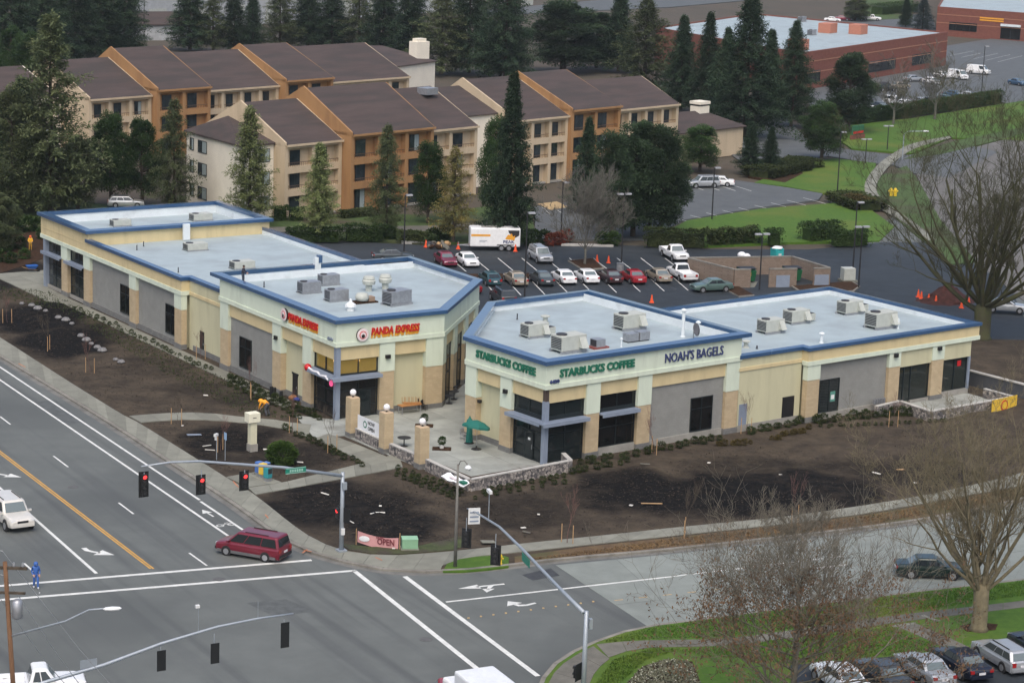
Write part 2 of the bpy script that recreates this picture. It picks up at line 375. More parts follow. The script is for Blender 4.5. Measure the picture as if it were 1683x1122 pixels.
def soil_mesh(poly, step):
    x0, x1 = min(p.x for p in poly), max(p.x for p in poly); y0, y1 = min(p.y for p in poly), max(p.y for p in poly)
    pts = [Vector((p.x, p.y)) for p in poly]; n = len(pts); edges = [(i, (i+1) % n) for i in range(n)]
    rr = random.Random(3); y = y0
    while y < y1:
        x = x0
        while x < x1:
            p = Vector((x+rr.uniform(-.2, .2)*step, y+rr.uniform(-.2, .2)*step))
            if inside(p, poly) and min((p-q).length for q in poly[::2]) > step*.7: pts.append(p)
            x += step
        y += step
    v, e, f, *_ = delaunay_2d_cdt(pts, edges, [], 1, 1e-4)
    vs = []; att = []
    for p in v:
        d = min((p-q).length for q in poly)
        k = min(1, d/2.5)*min(1, max(0, (near_flat(p)-1.9)/2.2))
        h = (noise.noise(Vector((p.x*.16, p.y*.16, 1)))*.30+noise.noise(Vector((p.x*.5, p.y*.5, 5)))*.16+noise.noise(Vector((p.x*1.3, p.y*1.3, 9)))*.09)
        q = Vector((p.x, p.y, 0)); lb = (q-LO); rb = (q-RO)
        u1 = lb.dot(azv(LAZ)); u2 = rb.dot(azv(RAZ-90)); ur = rb.dot(azv(RAZ))
        flat = min(1, max(0, (-u1-1.8)/3)) if not (ur > -18 and u2 > -8) else 0
        if ur > 6: flat = max(flat, min(1, max(0, (-u2-2.0)/3)))
        vs.append((p.x, p.y, -.03+k*flat*max(h+.06, -.05)))
        a = 0
        for c, rx, ry, s_ in dk:
            e_ = ((q.x-c.x)/rx)**2+((q.y-c.y)/ry)**2
            e_ += noise.noise(Vector((p.x*.35, p.y*.35, 2)))*.9
            a = max(a, s_*max(0, min(1, 1.6-e_)))
        att.append(a)
    fs = []
    for t in f:
        a, b, c = [Vector(v[i]) for i in t[:3]]
        fs.append(tuple(t) if (b-a).cross(c-a) > 0 else tuple(reversed(t)))
    me = bpy.data.meshes.new('soil'); me.from_pydata(vs, [], fs); me.shade_smooth()
    at = me.attributes.new('dark', 'FLOAT', 'POINT')
    for i, a in enumerate(att): at.data[i].value = a
    return me
def soil_material():
    ma = mat('planting_soil', (.088, .071, .052, 1), .95, .35, .45, 10, c2=(.042, .035, .029, 1), bump=1.0, bscale=2.6, spec=.06)
    n = ma.node_tree.nodes; l = ma.node_tree.links; b = n['Principled BSDF']
    [setattr(x.inputs['Distance'], 'default_value', .16) for x in n if x.type == 'BUMP']
    src = b.inputs['Base Color'].links[0].from_socket
    at = n.new('ShaderNodeAttribute'); at.attribute_name = 'dark'
    tc = n.new('ShaderNodeTexCoord'); no = n.new('ShaderNodeTexNoise'); no.inputs['Scale'].default_value = 1.1; no.inputs['Detail'].default_value = 9; no.inputs['Roughness'].default_value = .75; l.new(tc.outputs['Object'], no.inputs['Vector'])
    ad = n.new('ShaderNodeMath'); ad.operation = 'MULTIPLY_ADD'; ad.inputs[1].default_value = 1.3; ad.inputs[2].default_value = -.65; l.new(no.outputs['Fac'], ad.inputs[0])
    a2 = n.new('ShaderNodeMath'); a2.operation = 'ADD'; a2.use_clamp = True; l.new(ad.outputs[0], a2.inputs[0]); l.new(at.outputs['Fac'], a2.inputs[1])
    mx = n.new('ShaderNodeMix'); mx.data_type = 'RGBA'; mx.inputs['B'].default_value = (.0085, .0085, .009, 1); l.new(src, mx.inputs['A']); l.new(a2.outputs[0], mx.inputs['Factor'])
    # chips and roots: fine light flecks
    n2 = n.new('ShaderNodeTexNoise'); n2.inputs['Scale'].default_value = 7; n2.inputs['Detail'].default_value = 6; l.new(tc.outputs['Object'], n2.inputs['Vector'])
    r2 = n.new('ShaderNodeMapRange'); r2.inputs[1].default_value = .66; r2.inputs[2].default_value = .74; r2.inputs[4].default_value = .6; l.new(n2.outputs['Fac'], r2.inputs[0])
    m2 = n.new('ShaderNodeMix'); m2.data_type = 'RGBA'; m2.inputs['B'].default_value = (.13, .11, .085, 1); l.new(mx.outputs['Result'], m2.inputs['A']); l.new(r2.outputs[0], m2.inputs['Factor']); l.new(m2.outputs['Result'], b.inputs['Base Color'])
    return ma
so = bpy.data.objects.new('soil', soil_mesh(site, .62)); col.objects.link(so); so.data.materials.append(soil_material()); struct(so)

# ---- pavements on the site
SW_IN = [(-70, 512), (0, 554), (103, 620), (200, 680), (226, 693), (334, 760), (372, 784), (417, 811), (494, 871), (536, 894)]
inner = smooth_line([G(x, y, .03) for x, y in SW_IN], 3)
kin = offset_line(k_all, .34)
def upto(L, px):                      # part of the kerb line up to the photo point nearest to px
    p = G(*px); i = min(range(len(L)), key=lambda k: (Vector((L[k].x, L[k].y, 0))-p).length); return i
i_end = upto(kin, (520, 914))
slab_strip('sidewalk', inner, [Vector((p.x, p.y, 0)) for p in kin[:i_end+1]], 2.3, -.1, .03, M_conc)
c0, c1 = i_end, upto(kin, (728, 941))
IN_C = [(536, 894), (570, 905), (610, 910.5), (660, 911.5), (700, 908.5), (742, 905)]
slab_strip('corner_pavement', smooth_line([G(x, y, .03) for x, y in IN_C], 3), [Vector((p.x, p.y, 0)) for p in kin[c0:c1+1]], 2.1, -.1, .032, M_conc)
S2A = [(742, 905), (800, 899), (862, 892), (1000, 878), (1120, 865), (1297, 847), (1475, 821), (1590, 798), (1683, 775), (1800, 740)]
S2B = [(728, 928), (765, 915.5), (822, 909.5), (960, 895), (1120, 878), (1297, 859), (1440, 840), (1590, 813), (1683, 796), (1800, 764)]
slab_strip('sidewalk', smooth_line([G(x, y, .03) for x, y in S2A], 3), smooth_line([G(x, y, .03) for x, y in S2B], 3), 1.9, -.1, .03, M_conc)
PAU = [(212, 683), (280, 678), (340, 678), (400, 685), (451, 689), (496, 697), (512, 697)]
PAL = [(232, 694), (295, 689), (345, 690), (400, 694), (432, 698), (466, 704), (506, 718)]
slab_strip('footpath', smooth_line([G(x, y, .03) for x, y in PAU], 3), smooth_line([G(x, y, .03) for x, y in PAL], 3), 1.8, -.1, .035, M_conc)
slab_strip('footpath', [G(x, y, .03) for x, y in [(408, 801), (462, 793), (596, 760.5), (655, 744)]], [G(x, y, .03) for x, y in [(420, 812), (475, 802), (600, 779), (662, 767)]], 1.8, -.1, .033, M_conc)
slab_strip('footpath', [G(x, y, .03) for x, y in [(540, 712), (600, 735), (650, 756)]], [G(x, y, .03) for x, y in [(518, 720), (575, 748), (610, 764)]], 1.8, -.1, .037, M_conc)
slab_area('paved_pad', [G(x, y, .03) for x, y in [(372, 783), (420, 775), (463, 792), (408, 800)]], LAZ, 1.8, 1.8, -.1, .034, M_conc)
# plaza between the two shops, walk along the left shops
plz = [G(500, 700), G(516, 719), G(566, 716), G(625, 742), G(690, 768), G(776, 800), G(936, 768), G(928, 756), RO+Vector((.3, .6, 0)), Rp(.6, 10.3), Rp(11, 21), Rp(11, 24.5), Lp(22.5, 12), Lp(10.6, .6), LO+azv(LAZ)*.3+azv(LAZ-90)*.4, Lp(-.2, .6), Lp(-2.2, 3.0)]
slab_area('plaza', plz, LAZ, 3.0, 3.0, -.12, .03, M_plaza)
slab_strip('building_walk', [Lp(-.15, k*6, 0) for k in range(1, 12)], [Lp(-1.75, k*6, 0) for k in range(1, 12)], 2.4, -.1, .026, M_conc)
slab_area('shop_forecourt', [Lp(-.3, 53), Lp(-2.8, 56), Lp(-2.8, 72), Lp(6, 72), Lp(6, 63.5), Lp(.1, 63.5)], LAZ, 2.4, 2.4, -.1, .03, M_conc)

# ---- the concrete road on the right, slab by slab
F2 = smooth_line([G(x, y, ROADZ) for x, y in [(908, 925), (1083, 908.5), (1261, 889.5), (1440, 868.5), (1561, 849.5), (1683, 823.5), (1800, 794)]], 4)
N2 = smooth_line([G(x, y, ROADZ) for x, y in [(1064, 1029), (1140, 1019), (1260, 1003), (1386, 987), (1520, 970), (1640, 957), (1720, 947)]], 4)
slab_strip('concrete_road', offset_line(F2, -.46), N2, 4.6, ROADZ-.05, ROADZ+.012, M_rconc, lanes=3, gap=.02)
sheet('road_patch', [(858, 944), (905, 933), (920, 945), (876, 953)], ROADZ+.007, mat('dark_patch', (.045, .048, .052, 1), .7, .2, 2))

# ---- lawns and pavement on the near right corner
NK = [(880, 1140), (890, 1115), (905, 1096), (930, 1077), (975, 1056), (1020, 1040), (1064, 1030), (1140, 1020), (1260, 1004), (1386, 988), (1520, 971), (1640, 958), (1720, 948)]
nk = smooth_line([G(x, y, ROADZ) for x, y in NK], 4)
kerb('kerb', nk, .28, -.3, .0, 2.5, side=-1)
nk_in = offset_line(nk, -.28)
def lawn(name, pts, z=.0, m_=None):
    return sheet(name, pts, z, m_ or M_grass, -.3)
base_near = [(p.x, p.y) for p in nk_in]+[(p.x, p.y) for p in [G(1900, 940), G(1900, 1400), G(860, 1400)]]
struct(MB().prism(base_near, -.3, -.01).build('lawn', M_grass))
CORN_A = [(975, 1061), (955, 1071), (925, 1090), (907, 1110), (894, 1140)]
nb = [(1083, 1051), (1200, 1048), (1332, 1030), (1475, 1010), (1600, 996), (1720, 982)]
nbl = [(1075, 1063), (1200, 1060), (1332, 1043), (1475, 1022), (1600, 1007), (1720, 993)]
slab_strip('sidewalk', smooth_line([G(x, y) for x, y in [(980, 1058), (1030, 1053)]+nb], 3), smooth_line([G(x, y) for x, y in [(1000, 1080), (1035, 1068)]+nbl], 3), 1.7, -.1, .012, mat('old_concrete', (.13, .125, .105, 1), .9, .2, .8, 6, rand=.08))
slab_strip('corner_pavement', smooth_line([G(x, y) for x, y in CORN_A], 3), smooth_line([G(x, y) for x, y in [(1002, 1082), (985, 1096), (972, 1115), (962, 1150)]][:4], 3), 1.8, -.1, .015, MATS['old_concrete'])
slab_strip('footpath', [G(x, y) for x, y in [(1470, 1027), (1515, 1046), (1560, 1068)]], [G(x, y) for x, y in [(1506, 1024), (1555, 1045), (1600, 1066)]], 1.7, -.1, .013, MATS['old_concrete'])
sheet('footpath_edge', [(1468, 1030), (1505, 1024.5), (1505, 1021.5), (1466, 1026.5)], .022, M_conc)
sheet('footpath_edge', [(1518, 1009), (1545, 1019), (1540, 1020), (1513, 1011)], .024, M_conc)
sheet('car_park', [(1300, 1092), (1560, 1070), (1720, 1048), (1900, 1030), (1900, 1400), (1300, 1400)], .008, M_lot)
sheet('tree_pit', [(1578, 1028), (1605, 1021), (1640, 1025), (1636, 1034), (1590, 1037)], .016, M_mulch)
sheet('flower_bed', [(1030, 1122), (1056, 1094), (1095, 1082), (1138, 1086), (1152, 1122), (1140, 1180), (1020, 1180)], .008, M_mulch)
# grass patches on the shop corner
sheet('grass_island', [(728, 938), (735, 925), (752, 917), (790, 913.5), (822, 911.5), (836, 915), (836, 930), (800, 934.5), (760, 938)], .014, M_grass, -.2)
sheet('grass_patch', [(560, 893), (610, 898), (690, 896), (760, 880), (765, 896), (742, 903), (700, 906.5), (660, 909.5), (612, 908.5), (575, 903)], .022, mat('thin_grass', (.05, .065, .022, 1), .9, .4, 1.5, 8, bump=.8, bscale=9, c3=(.05, .042, .03, 1), s3=.5, t3=.5), -.2)
sheet('verge', [(846, 914), (960, 898), (1120, 881), (1297, 862), (1440, 843), (1590, 816), (1683, 799), (1683, 817), (1561, 843), (1440, 862), (1261, 883), (1083, 902), (925, 916), (846, 926)], .012,
      mat('verge_soil', (.075, .045, .026, 1), .95, .4, 1.2, 8, bump=.9, bscale=7, c2=(.14, .095, .045, 1), c3=(.06, .07, .025, 1), s3=.16, t3=.6), -.2)

# ---- car park behind the shops
LOTZ = -.12
sheet('car_park', [(330, 372), (440, 376), (560, 396), (700, 403), (860, 401), (1010, 402), (1160, 409), (1330, 410), (1450, 398), (1540, 398), (1660, 470), (1700, 560), (1500, 600), (1000, 560), (300, 470)], LOTZ, M_lot, -.4)
# planted strip and islands
def island(pts, kerbm=True, name='planting_island'):
    P_ = pxpoly(pts, 0); c = sum(P_, Vector())/len(P_)
    o = struct(MB().prism([(p.x, p.y) for p in P_], -.3, .03).build(name, M_kerb))
    Q = [p+(c-p).normalized()*.22 for p in P_]
    MB().prism([(p.x, p.y) for p in Q], -.2, .05).build('mulch', M_mulch, o)
island([(690, 452), (860, 449), (1000, 446), (1090, 446), (1210, 449), (1240, 462), (1120, 454), (1000, 452.5), (860, 456), (760, 460), (715, 466)])
island([(933, 428), (975, 424), (993, 441), (958, 443)])
island([(1150, 453), (1180, 452), (1240, 485), (1215, 487)])
island([(700, 520), (768, 505), (775, 515), (705, 532)])
island([(1300, 470), (1400, 462), (1414, 470), (1404, 478), (1320, 482)])
# hotel side: lawns, walks, car park
sheet('lawn', [(0, 300), (120, 330), (330, 352), (560, 352), (700, 352), (870, 330), (880, 388), (840, 398), (700, 400), (560, 393), (440, 373), (330, 372), (60, 400), (-150, 420), (-150, 300)], -.02, mat('damp_grass', (.050, .085, .02, 1), .9, .3, 1, 8, bump=.8, bscale=8, c3=(.06, .05, .03, 1), s3=.1, t3=.56), -.4)
slab_strip('footpath', [G(x, y) for x, y in [(440, 373), (560, 372), (700, 371), (790, 367), (860, 345)]], [G(x, y) for x, y in [(440, 381), (560, 380.5), (700, 380), (800, 376), (880, 350)]], 4, -.1, .0, MATS['old_concrete'])
sheet('hotel_car_park', [(878, 340), (1000, 322), (1100, 296), (1180, 292), (1300, 309), (1352, 318), (1345, 328), (1240, 342), (1120, 362), (1068, 392), (880, 394)], -.03, M_lot2, -.4)
sheet('lawn', [(1072, 392), (1130, 362), (1250, 343), (1380, 333), (1432, 345), (1470, 372), (1445, 396), (1300, 398), (1160, 404)], .0, M_grass, -.4)
sheet('lawn', [(1240, 300), (1310, 272), (1370, 260), (1440, 268), (1430, 300), (1420, 316), (1350, 317), (1290, 306)], .0, M_grass, -.4)
sheet('lawn', [(1395, 206), (1500, 194), (1640, 172), (1720, 160), (1720, 232), (1560, 226), (1500, 252), (1400, 244), (1380, 230)], .0, M_grass, -.4)
sheet('lawn', [(1440, 325), (1444, 290), (1490, 272), (1512, 300), (1545, 360), (1605, 430), (1565, 434), (1500, 382), (1460, 347)], -.01, MATS['damp_grass'], -.4)
sheet('driveway_apron', [(1462, 268), (1530, 248), (1600, 240), (1640, 250), (1560, 292), (1500, 284)], -.035, M_lot2, -.4)
sheet('lawn', [(1484, 262), (1522, 246), (1572, 231), (1730, 199), (1730, 207), (1610, 238), (1548, 253)], .002, MATS['damp_grass'], -.4)
sheet('driveway', [(1150, 215), (1290, 192), (1330, 232), (1395, 246), (1480, 256), (1560, 248), (1600, 262), (1540, 276), (1430, 268), (1360, 256), (1300, 268), (1230, 275)], -.05, M_lot2, -.4)
sheet('far_car_park', [(1330, 135), (1540, 78), (1640, 62), (1800, 60), (1800, 190), (1660, 172), (1640, 166), (1420, 200), (1330, 190)], -.06, M_lot2, -.4)
sheet('far_road', [(1730, 208), (1610, 240), (1545, 258), (1500, 268), (1512, 300), (1545, 360), (1605, 430), (1690, 500), (1850, 560), (1850, 200)], -.05, mat('side_road', (.125, .12, .11, 1), .8, .2, .2, 6), -.4)
CWA = [(1560, 224), (1500, 236), (1462, 256), (1436, 278), (1421, 304), (1428, 328), (1452, 346), (1480, 362), (1525, 395)]
CWB = [(1565, 226), (1512, 241), (1480, 258), (1455, 280), (1440, 306), (1448, 326), (1470, 344), (1495, 360), (1540, 394)]
slab_strip('footpath', smooth_line([G(x, y) for x, y in CWA], 4), smooth_line([G(x, y) for x, y in CWB], 4), 2.5, -.1, .03, M_conc)
sheet('planted_bank', [(-160, 380), (30, 372), (72, 378), (70, 425), (40, 436), (-10, 452), (-160, 470)], .015, M_mulch, -.3)
sheet('bank', [(1230, 262), (1300, 262), (1320, 285), (1290, 300), (1230, 290)], .01, M_mulch, -.3)
sheet('far_street', [(780, 26), (1100, 12), (1683, -40), (1683, -60), (780, 18)], -.05, M_lot2, -.4)
sheet('far_yard', [(1260, 40), (1530, 22), (1540, 50), (1480, 64), (1290, 52)], -.05, M_lot2, -.4)
sheet('far_hedge_bank', [(1420, 0), (1500, -4), (1500, 30), (1420, 34)], .0, MATS['damp_grass'], -.4)

# ---- painted markings
def stripe(a, b, wdt, m_=None, z=ROADZ+.006, name='lane_line'):
    A_, B_ = G(*a, z), G(*b, z); t = (B_-A_).normalized(); n_ = Vector((-t.y, t.x, 0))*wdt/2
    return struct(MB().prism([(p.x, p.y) for p in (A_-n_, B_-n_, B_+n_, A_+n_)], z-.004, z).build(name, m_ or M_white))
for a, b, wd in [((-60, 563), (328, 821), .2), ((329.7, 823.5), (405, 874), .2), ((-60, 583), (378, 882), .2),
                 ((-40, 766), (158.5, 941.6), .22), ((39.6, 925), (55, 938.5), .14), ((195, 825.7), (219.5, 844), .14), ((311, 908), (340, 928.8), .14),
                 ((88, 749), (112, 767), .14), ((0, 684), (17, 697), .14), ((-60, 628), (-40, 644), .14)]: stripe(a, b, wd)
for d in (-2.6, 2.6): stripe((-60+d, 697), (250+d, 934), .13, M_yel)
for a, b, wd in [((-40, 965.5), (512, 919.8), .34), ((-40, 988.5), (585, 936.8), .34), ((582, 937), (783, 1097), .34), ((665.4, 946.5), (884, 1110), .34)]: stripe(a, b, wd, name='crosswalk_line')
stripe((733, 988.5), (958, 963.2), .2); 
stripe((958, 963.2), (1104, 946.8), .2, z=ROADZ+.02)
for k in range(9): stripe((1106+k*32, 946.5-k*3.8), (1129+k*32, 943.6-k*3.8), .16, z=ROADZ+.02)
mat('worn_yellow', (.42, .30, .15, 1), .7)
for k in range(11):
    x = 770+k*20.5; c = G(x, 1015-k*2.7, ROADZ+.006); struct(MB().box(c.x-.07, c.y-.1, c.z-.004, c.x+.07, c.y+.1, c.z+.02).build('road_stud', MATS['worn_yellow']))
for k in range(5): stripe((1010+k*40, 986-k*4.3), (1024+k*40, 984.5-k*4.3), .12, mat('worn_yellow', (.42, .30, .15, 1), .7), z=ROADZ+.02)
def arrow(px, az, polys, sc=1, z=ROADZ+.007):
    c = G(*px, z); a = azv(az); b = azv(az-90); mb = MB()
    for P_ in polys: mb.prism([((c+a*x*sc+b*y*sc).x, (c+a*x*sc+b*y*sc).y) for x, y in P_], z-.004, z)
    struct(mb.build('road_arrow', M_white))
R1 = 149.5
turn = [[(-1.2, .1), (-.6, -.25), (.2, -.3), (.2, .0), (-.5, .05), (-1.0, .35)], [(.1, -.55), (1.5, -.1), (.1, .3)]]
arrow((158, 906), azpx((133, 900), (186, 908), 0), [[(-1.3, .25), (-1.05, .5), (-.6, .12), (-.1, .02), (.35, .05), (.35, -.22), (-.1, -.25), (-.8, -.15)], [(.2, .5), (1.45, -.1), (.2, -.7)]])
arrow((8, 780), azpx((-20, 774), (30, 781), 0), [[(-1.3, .12), (.3, .12), (.3, -.12), (-1.3, -.12)], [(.2, .5), (1.45, 0), (.2, -.5)]])
arrow((342, 843), azpx((350, 848), (333, 838), 0), [[(-.9, .07), (.2, .07), (.2, -.07), (-.9, -.07)], [(.1, .38), (1.0, 0), (.1, -.38)]])
bz = azpx((380, 868), (362, 856), 0)
ring = lambda cx_, cy_, r0, r1: [[(cx_+r1*math.cos(t), cy_+r1*math.sin(t)), (cx_+r1*math.cos(t+.55), cy_+r1*math.sin(t+.55)), (cx_+r0*math.cos(t+.55), cy_+r0*math.sin(t+.55)), (cx_+r0*math.cos(t), cy_+r0*math.sin(t))] for t in [i*.5236 for i in range(12)]]
arrow((371, 862), bz+90, ring(-.42, 0, .2, .3)+ring(.42, 0, .2, .3)+[[(-.42, -.04), (.1, .3), (.15, .24), (-.38, -.08)], [(.1, .3), (.42, 0), (.36, -.04), (.05, .25)], [(.05, .45), (.35, .5), (.35, .42), (.05, .38)]])
arrow((790, 963), azpx((835, 963), (750, 972), 0), [[(-1.7, .1), (.3, .1), (.3, -.1), (-1.7, -.1)], [(.1, .38), (1.6, -.02), (.1, -.42)], [(-.9, .1), (-.3, .75), (-.1, .7), (-.5, .1)], [(-.7, .7), (.1, 1.25), (.1, .5)]])
arrow((850, 990), azpx((868, 986), (828, 995), 0), [[(-1.0, .75), (-.2, .8), (.35, .55), (.45, .1), (.18, .1), (.08, .4), (-.3, .55), (-1.0, .55)], [(-.3, .15), (.95, .15), (.3, -.6)]])
# parking stall lines
def stalls(a0, a1, b0, b1, n, wdt=.11, z=LOTZ+.006):
    for k in range(n+1):
        t = k/n; stripe((a0[0]+(a1[0]-a0[0])*t, a0[1]+(a1[1]-a0[1])*t), (b0[0]+(b1[0]-b0[0])*t, b0[1]+(b1[1]-b0[1])*t), wdt, z=z, name='stall_line')
stalls((786, 452), (1098, 448.5), (817, 486), (1131, 477), 8)
stalls((740, 424), (1210, 424), (766, 446), (1240, 446), 12)
stalls((1090, 296), (1190, 300), (1130, 312), (1235, 314), 4, z=-.025)
stalls((1108, 358), (1320, 325), (1150, 369), (1360, 335.5), 8, z=-.02)
stalls((890, 340), (925, 340), (905, 352), (945, 350), 2, z=-.024)
sheet('ramp', [(884, 335), (915, 331), (935, 340), (905, 345)], .0, MATS['worn_yellow'])
stalls((1600, 84), (1680, 92), (1560, 92), (1640, 102), 4, z=-.05)

arrow((1366, 930), azpx((1395, 926), (1330, 934), 0), [[(-1.3, .1), (.3, .1), (.3, -.1), (-1.3, -.1)], [(.1, .4), (1.3, 0), (.1, -.4)]], z=ROADZ+.022)
# manhole, patches and utility paint
for px in ((360, 951.5), (700, 1050), (120, 800)):
    c = G(*px, ROADZ); o = struct(MB().lathe([(.42, 0), (.42, .008), (.34, .012)], 20).build('manhole_cover', mat('cast_iron', (.10, .10, .098, 1), .7, .3, 6))); o.location = (c.x, c.y, ROADZ+.002)
for P_ in ([(405, 990), (470, 984), (520, 1004), (450, 1012)], [(60, 660), (90, 656), (140, 692), (110, 698)]): sheet('road_patch', P_, ROADZ+.004, mat('road_patch_grey', (.085, .092, .09, 1), .75, .25, 1.5, 6))
M_umark = mat('marking_orange', (.45, .16, .07, 1), .8, .3, 4)
for a, b in (((383, 790), (392, 800)), ((499, 903), (512, 906)), ((497, 908), (505, 902)), ((617, 915), (628, 920)), ((30, 597), (42, 603)), ((436, 845), (441, 851))): stripe(a, b, .09, M_umark, z=.046, name='utility_mark')
sheet('repair_slab', [(418, 851), (432, 850), (440, 856), (424, 858)], .045, M_capst_early) if False else None
# ================================================================== the two shop buildings
M_mint = mat('mint_stucco', (.60, .67, .55, 1), .9, .05, 1.2, 5, bump=.05, bscale=30, c3=(.53, .59, .485, 1), s3=1.1, t3=.6, stretch=(1, 1, .22))
M_tan = mat('tan_stucco', (.60, .50, .29, 1), .9, .05, 1.0, 5, bump=.05, bscale=30, c3=(.53, .44, .255, 1), s3=1.1, t3=.6, stretch=(1, 1, .22))
M_cream = mat('yellow_stucco', (.52, .50, .335, 1), .9, .05, .8, 5, bump=.05, bscale=30, c3=(.455, .435, .29, 1), s3=1.1, t3=.6, stretch=(1, 1, .22))
M_taupe = courses('taupe_block', (.265, .268, .25, 1), (.25, .252, .237, 1), (.235, .238, .225, 1), .4, .2)
M_brick = courses('tan_brick', (.50, .40, .255, 1), (.455, .355, .225, 1), (.43, .35, .235, 1), .4, .2)
M_base = courses('grey_base_block', (.20, .20, .19, 1), (.155, .158, .155, 1), (.12, .12, .12, 1), .4, .23)
M_sill = mat('sill_concrete', (.29, .28, .25, 1), .85, .15, 1.2)
M_blue = plain('blue_metal', (.022, .072, .17, 1), .4, 0, .5, coat=1.0)
M_greysteel = plain('grey_blue_steel', (.24, .285, .36, 1), .45, .1, .5)
M_mull = plain('dark_mullion', (.012, .018, .02, 1), .4)
M_glass = glass('shop_glass', (.02, .028, .03, 1), .04, .4)
M_dglass = glass('dark_glass', (.006, .007, .008, 1), .08)
M_memb = mat('roof_membrane', (.335, .40, .42, 1), .55, .08, .5, 7, c3=(.29, .34, .36, 1), s3=.32, t3=.58)
M_para = mat('parapet_membrane', (.66, .71, .73, 1), .55, .07, .6, 5, c3=(.52, .56, .58, 1), s3=.8, t3=.66)
M_unit = mat('hvac_paint', (.42, .44, .40, 1), .55, .08, 2, 4)
M_unit2 = mat('galvanised', (.36, .37, .39, 1), .4, .15, 3, 4, metal=.6)
M_dark = plain('dark_grille', (.03, .03, .035, 1), .6)
M_int = mat('shop_interior', (.07, .062, .05, 1), .8, .6, 1.1, 5, c2=(.02, .02, .022, 1))
M_lamp = plain('black_fixture', (.015, .015, .016, 1), .4)

class Facade:
    def __init__(s, root, o, d, n):
        s.root, s.o, s.d, s.n = root, Vector(o), Vector(d), Vector(n)
    def p(s, a, dep, z): q = s.o+s.d*a+s.n*dep; return (q.x, q.y, z)
    def mb(s, a0, a1, z0, z1, d0, d1, mb=None):
        mb = mb or MB()
        q = [s.p(a0, d0, 0), s.p(a1, d0, 0), s.p(a1, d1, 0), s.p(a0, d1, 0)]
        mb.prism([(x[0], x[1]) for x in q], z0, z1)
        b = mb.v[-8:]
        # closed underside
        n_ = len(mb.v)-8; mb.f.append((n_+3, n_+2, n_+1, n_))
        return mb
    def box(s, name, a0, a1, z0, z1, d0, d1, m_, parent=None, bevel=0): return s.mb(a0, a1, z0, z1, d0, d1).build(name, m_, parent or s.root, bevel=bevel)
    def pillar(s, a0, a1, zc, zt, zb=.45, d0=-.58):
        pi = s.box('pillar', a0, a1, zb, zc, d0, 0, M_brick)
        s.box('pillar_base', a0-.05, a1+.05, -.05, zb+.001, d0, .05, M_base, pi)
        s.box('pillar_cap', a0-.03, a1+.03, zc+.004, zt, d0+.003, .03, M_mint, pi)
    def glazing(s, a0, a1, z0, z1, dep, xs, zs, g=None, door=None):
        fr = MB(); t = .07
        X = [a0]+list(xs)+[a1]; Z = [z0]+list(zs)+[z1]
        for x in X: s.mb(x-t/2 if x not in (a0, a1) else (x if x == a0 else x-t), (x+t/2) if x not in (a0, a1) else (x+t if x == a0 else x), z0, z1, dep-.08, dep+.05, fr)
        for z in Z:
            lo = z if z == z0 else (z-t if z == z1 else z-t/2)
            s.mb(a0+.002, a1-.002, lo, lo+t, dep-.079, dep+.045, fr)
        w_ = fr.build('window', M_mull, s.root)
        for i in range(len(X)-1):
            for j in range(len(Z)-1):
                s.mb(X[i]+t*.6, X[i+1]-t*.6, Z[j]+t*.6, Z[j+1]-t*.6, dep-.02, dep).build('pane', g or M_glass, w_)
        return w_
    def awning(s, a0, a1, z, out, dep):
        mb = s.mb(a0, a1, z-.16, z+.14, out-.06, out)
        s.mb(a0, a1, z+.02, z+.10, dep, out-.06, mb)
        for k in range(1, 6): s.mb(a0+.01, a1-.01, z+.10, z+.125, dep+(out-dep)*k/6, dep+(out-dep)*k/6+.05, mb)
        return mb.build('awning', M_greysteel, s.root)
    def walllight(s, a, z, dep=.03):
        o = s.mb(a-.24, a+.24, z-.14, z+.14, dep, dep+.16).build('wall_light', M_lamp, s.root)
        s.mb(a-.2, a+.2, z-.17, z-.141, dep+.02, dep+.26).build('shade', M_lamp, o)

def miter(poly, d):
    "offset a closed polygon outwards by d (counter-clockwise)"
    n = len(poly); out = []
    for i in range(n):
        a, b, c = [Vector(poly[k % n][:2]) for k in (i-1, i, i+1)]
        e1 = (b-a).normalized(); e2 = (c-b).normalized(); n1 = Vector((e1.y, -e1.x)); n2 = Vector((e2.y, -e2.x))
        k = (n1+n2); k = k/max(.3, k.dot(k)/2) if k.length > 1e-6 else n1
        out.append(b+k*d)
    return out
def coping(root, poly, z0, z1, out_, in_, step=4.2, skip=(), name='coping_panel'):
    O_, I_ = miter(poly, out_), miter(poly, -in_); n = len(poly)
    for i in range(n):
        if i in skip: continue
        j = (i+1) % n; L = (O_[j]-O_[i]).length; m_ = max(1, round(L/step))
        for k in range(m_):
            g = .008/L; t0, t1 = k/m_+(g if k else 0), (k+1)/m_-(g if k < m_-1 else 0)
            a, b, c, d = O_[i].lerp(O_[j], t0), O_[i].lerp(O_[j], t1), I_[i].lerp(I_[j], t1), I_[i].lerp(I_[j], t0)
            MB().hexa([(a.x, a.y, z0), (b.x, b.y, z0), (c.x, c.y, z0), (d.x, d.y, z0)], [(a.x, a.y, z1-.03), (b.x, b.y, z1-.03), (c.x, c.y, z1+.02), (d.x, d.y, z1+.02)]).build(name, M_blue, root)
def parapet(root, poly, z0, z1, t=.36, skip=()):
    "white inner face of the parapet, one wall for each side"
    O_, I_ = miter(poly, -.29), miter(poly, -t); n = len(poly)
    for i in range(n):
        if i in skip: continue
        j = (i+1) % n
        MB().prism([O_[i], O_[j], I_[j], I_[i]], z0, z1).build('parapet', M_para, root)
def deck(root, poly, z, name='roof'):
    I_ = miter(poly, -.31); return MB().prism([(p.x, p.y) for p in I_], z-.25, z).build(name, M_memb, root)
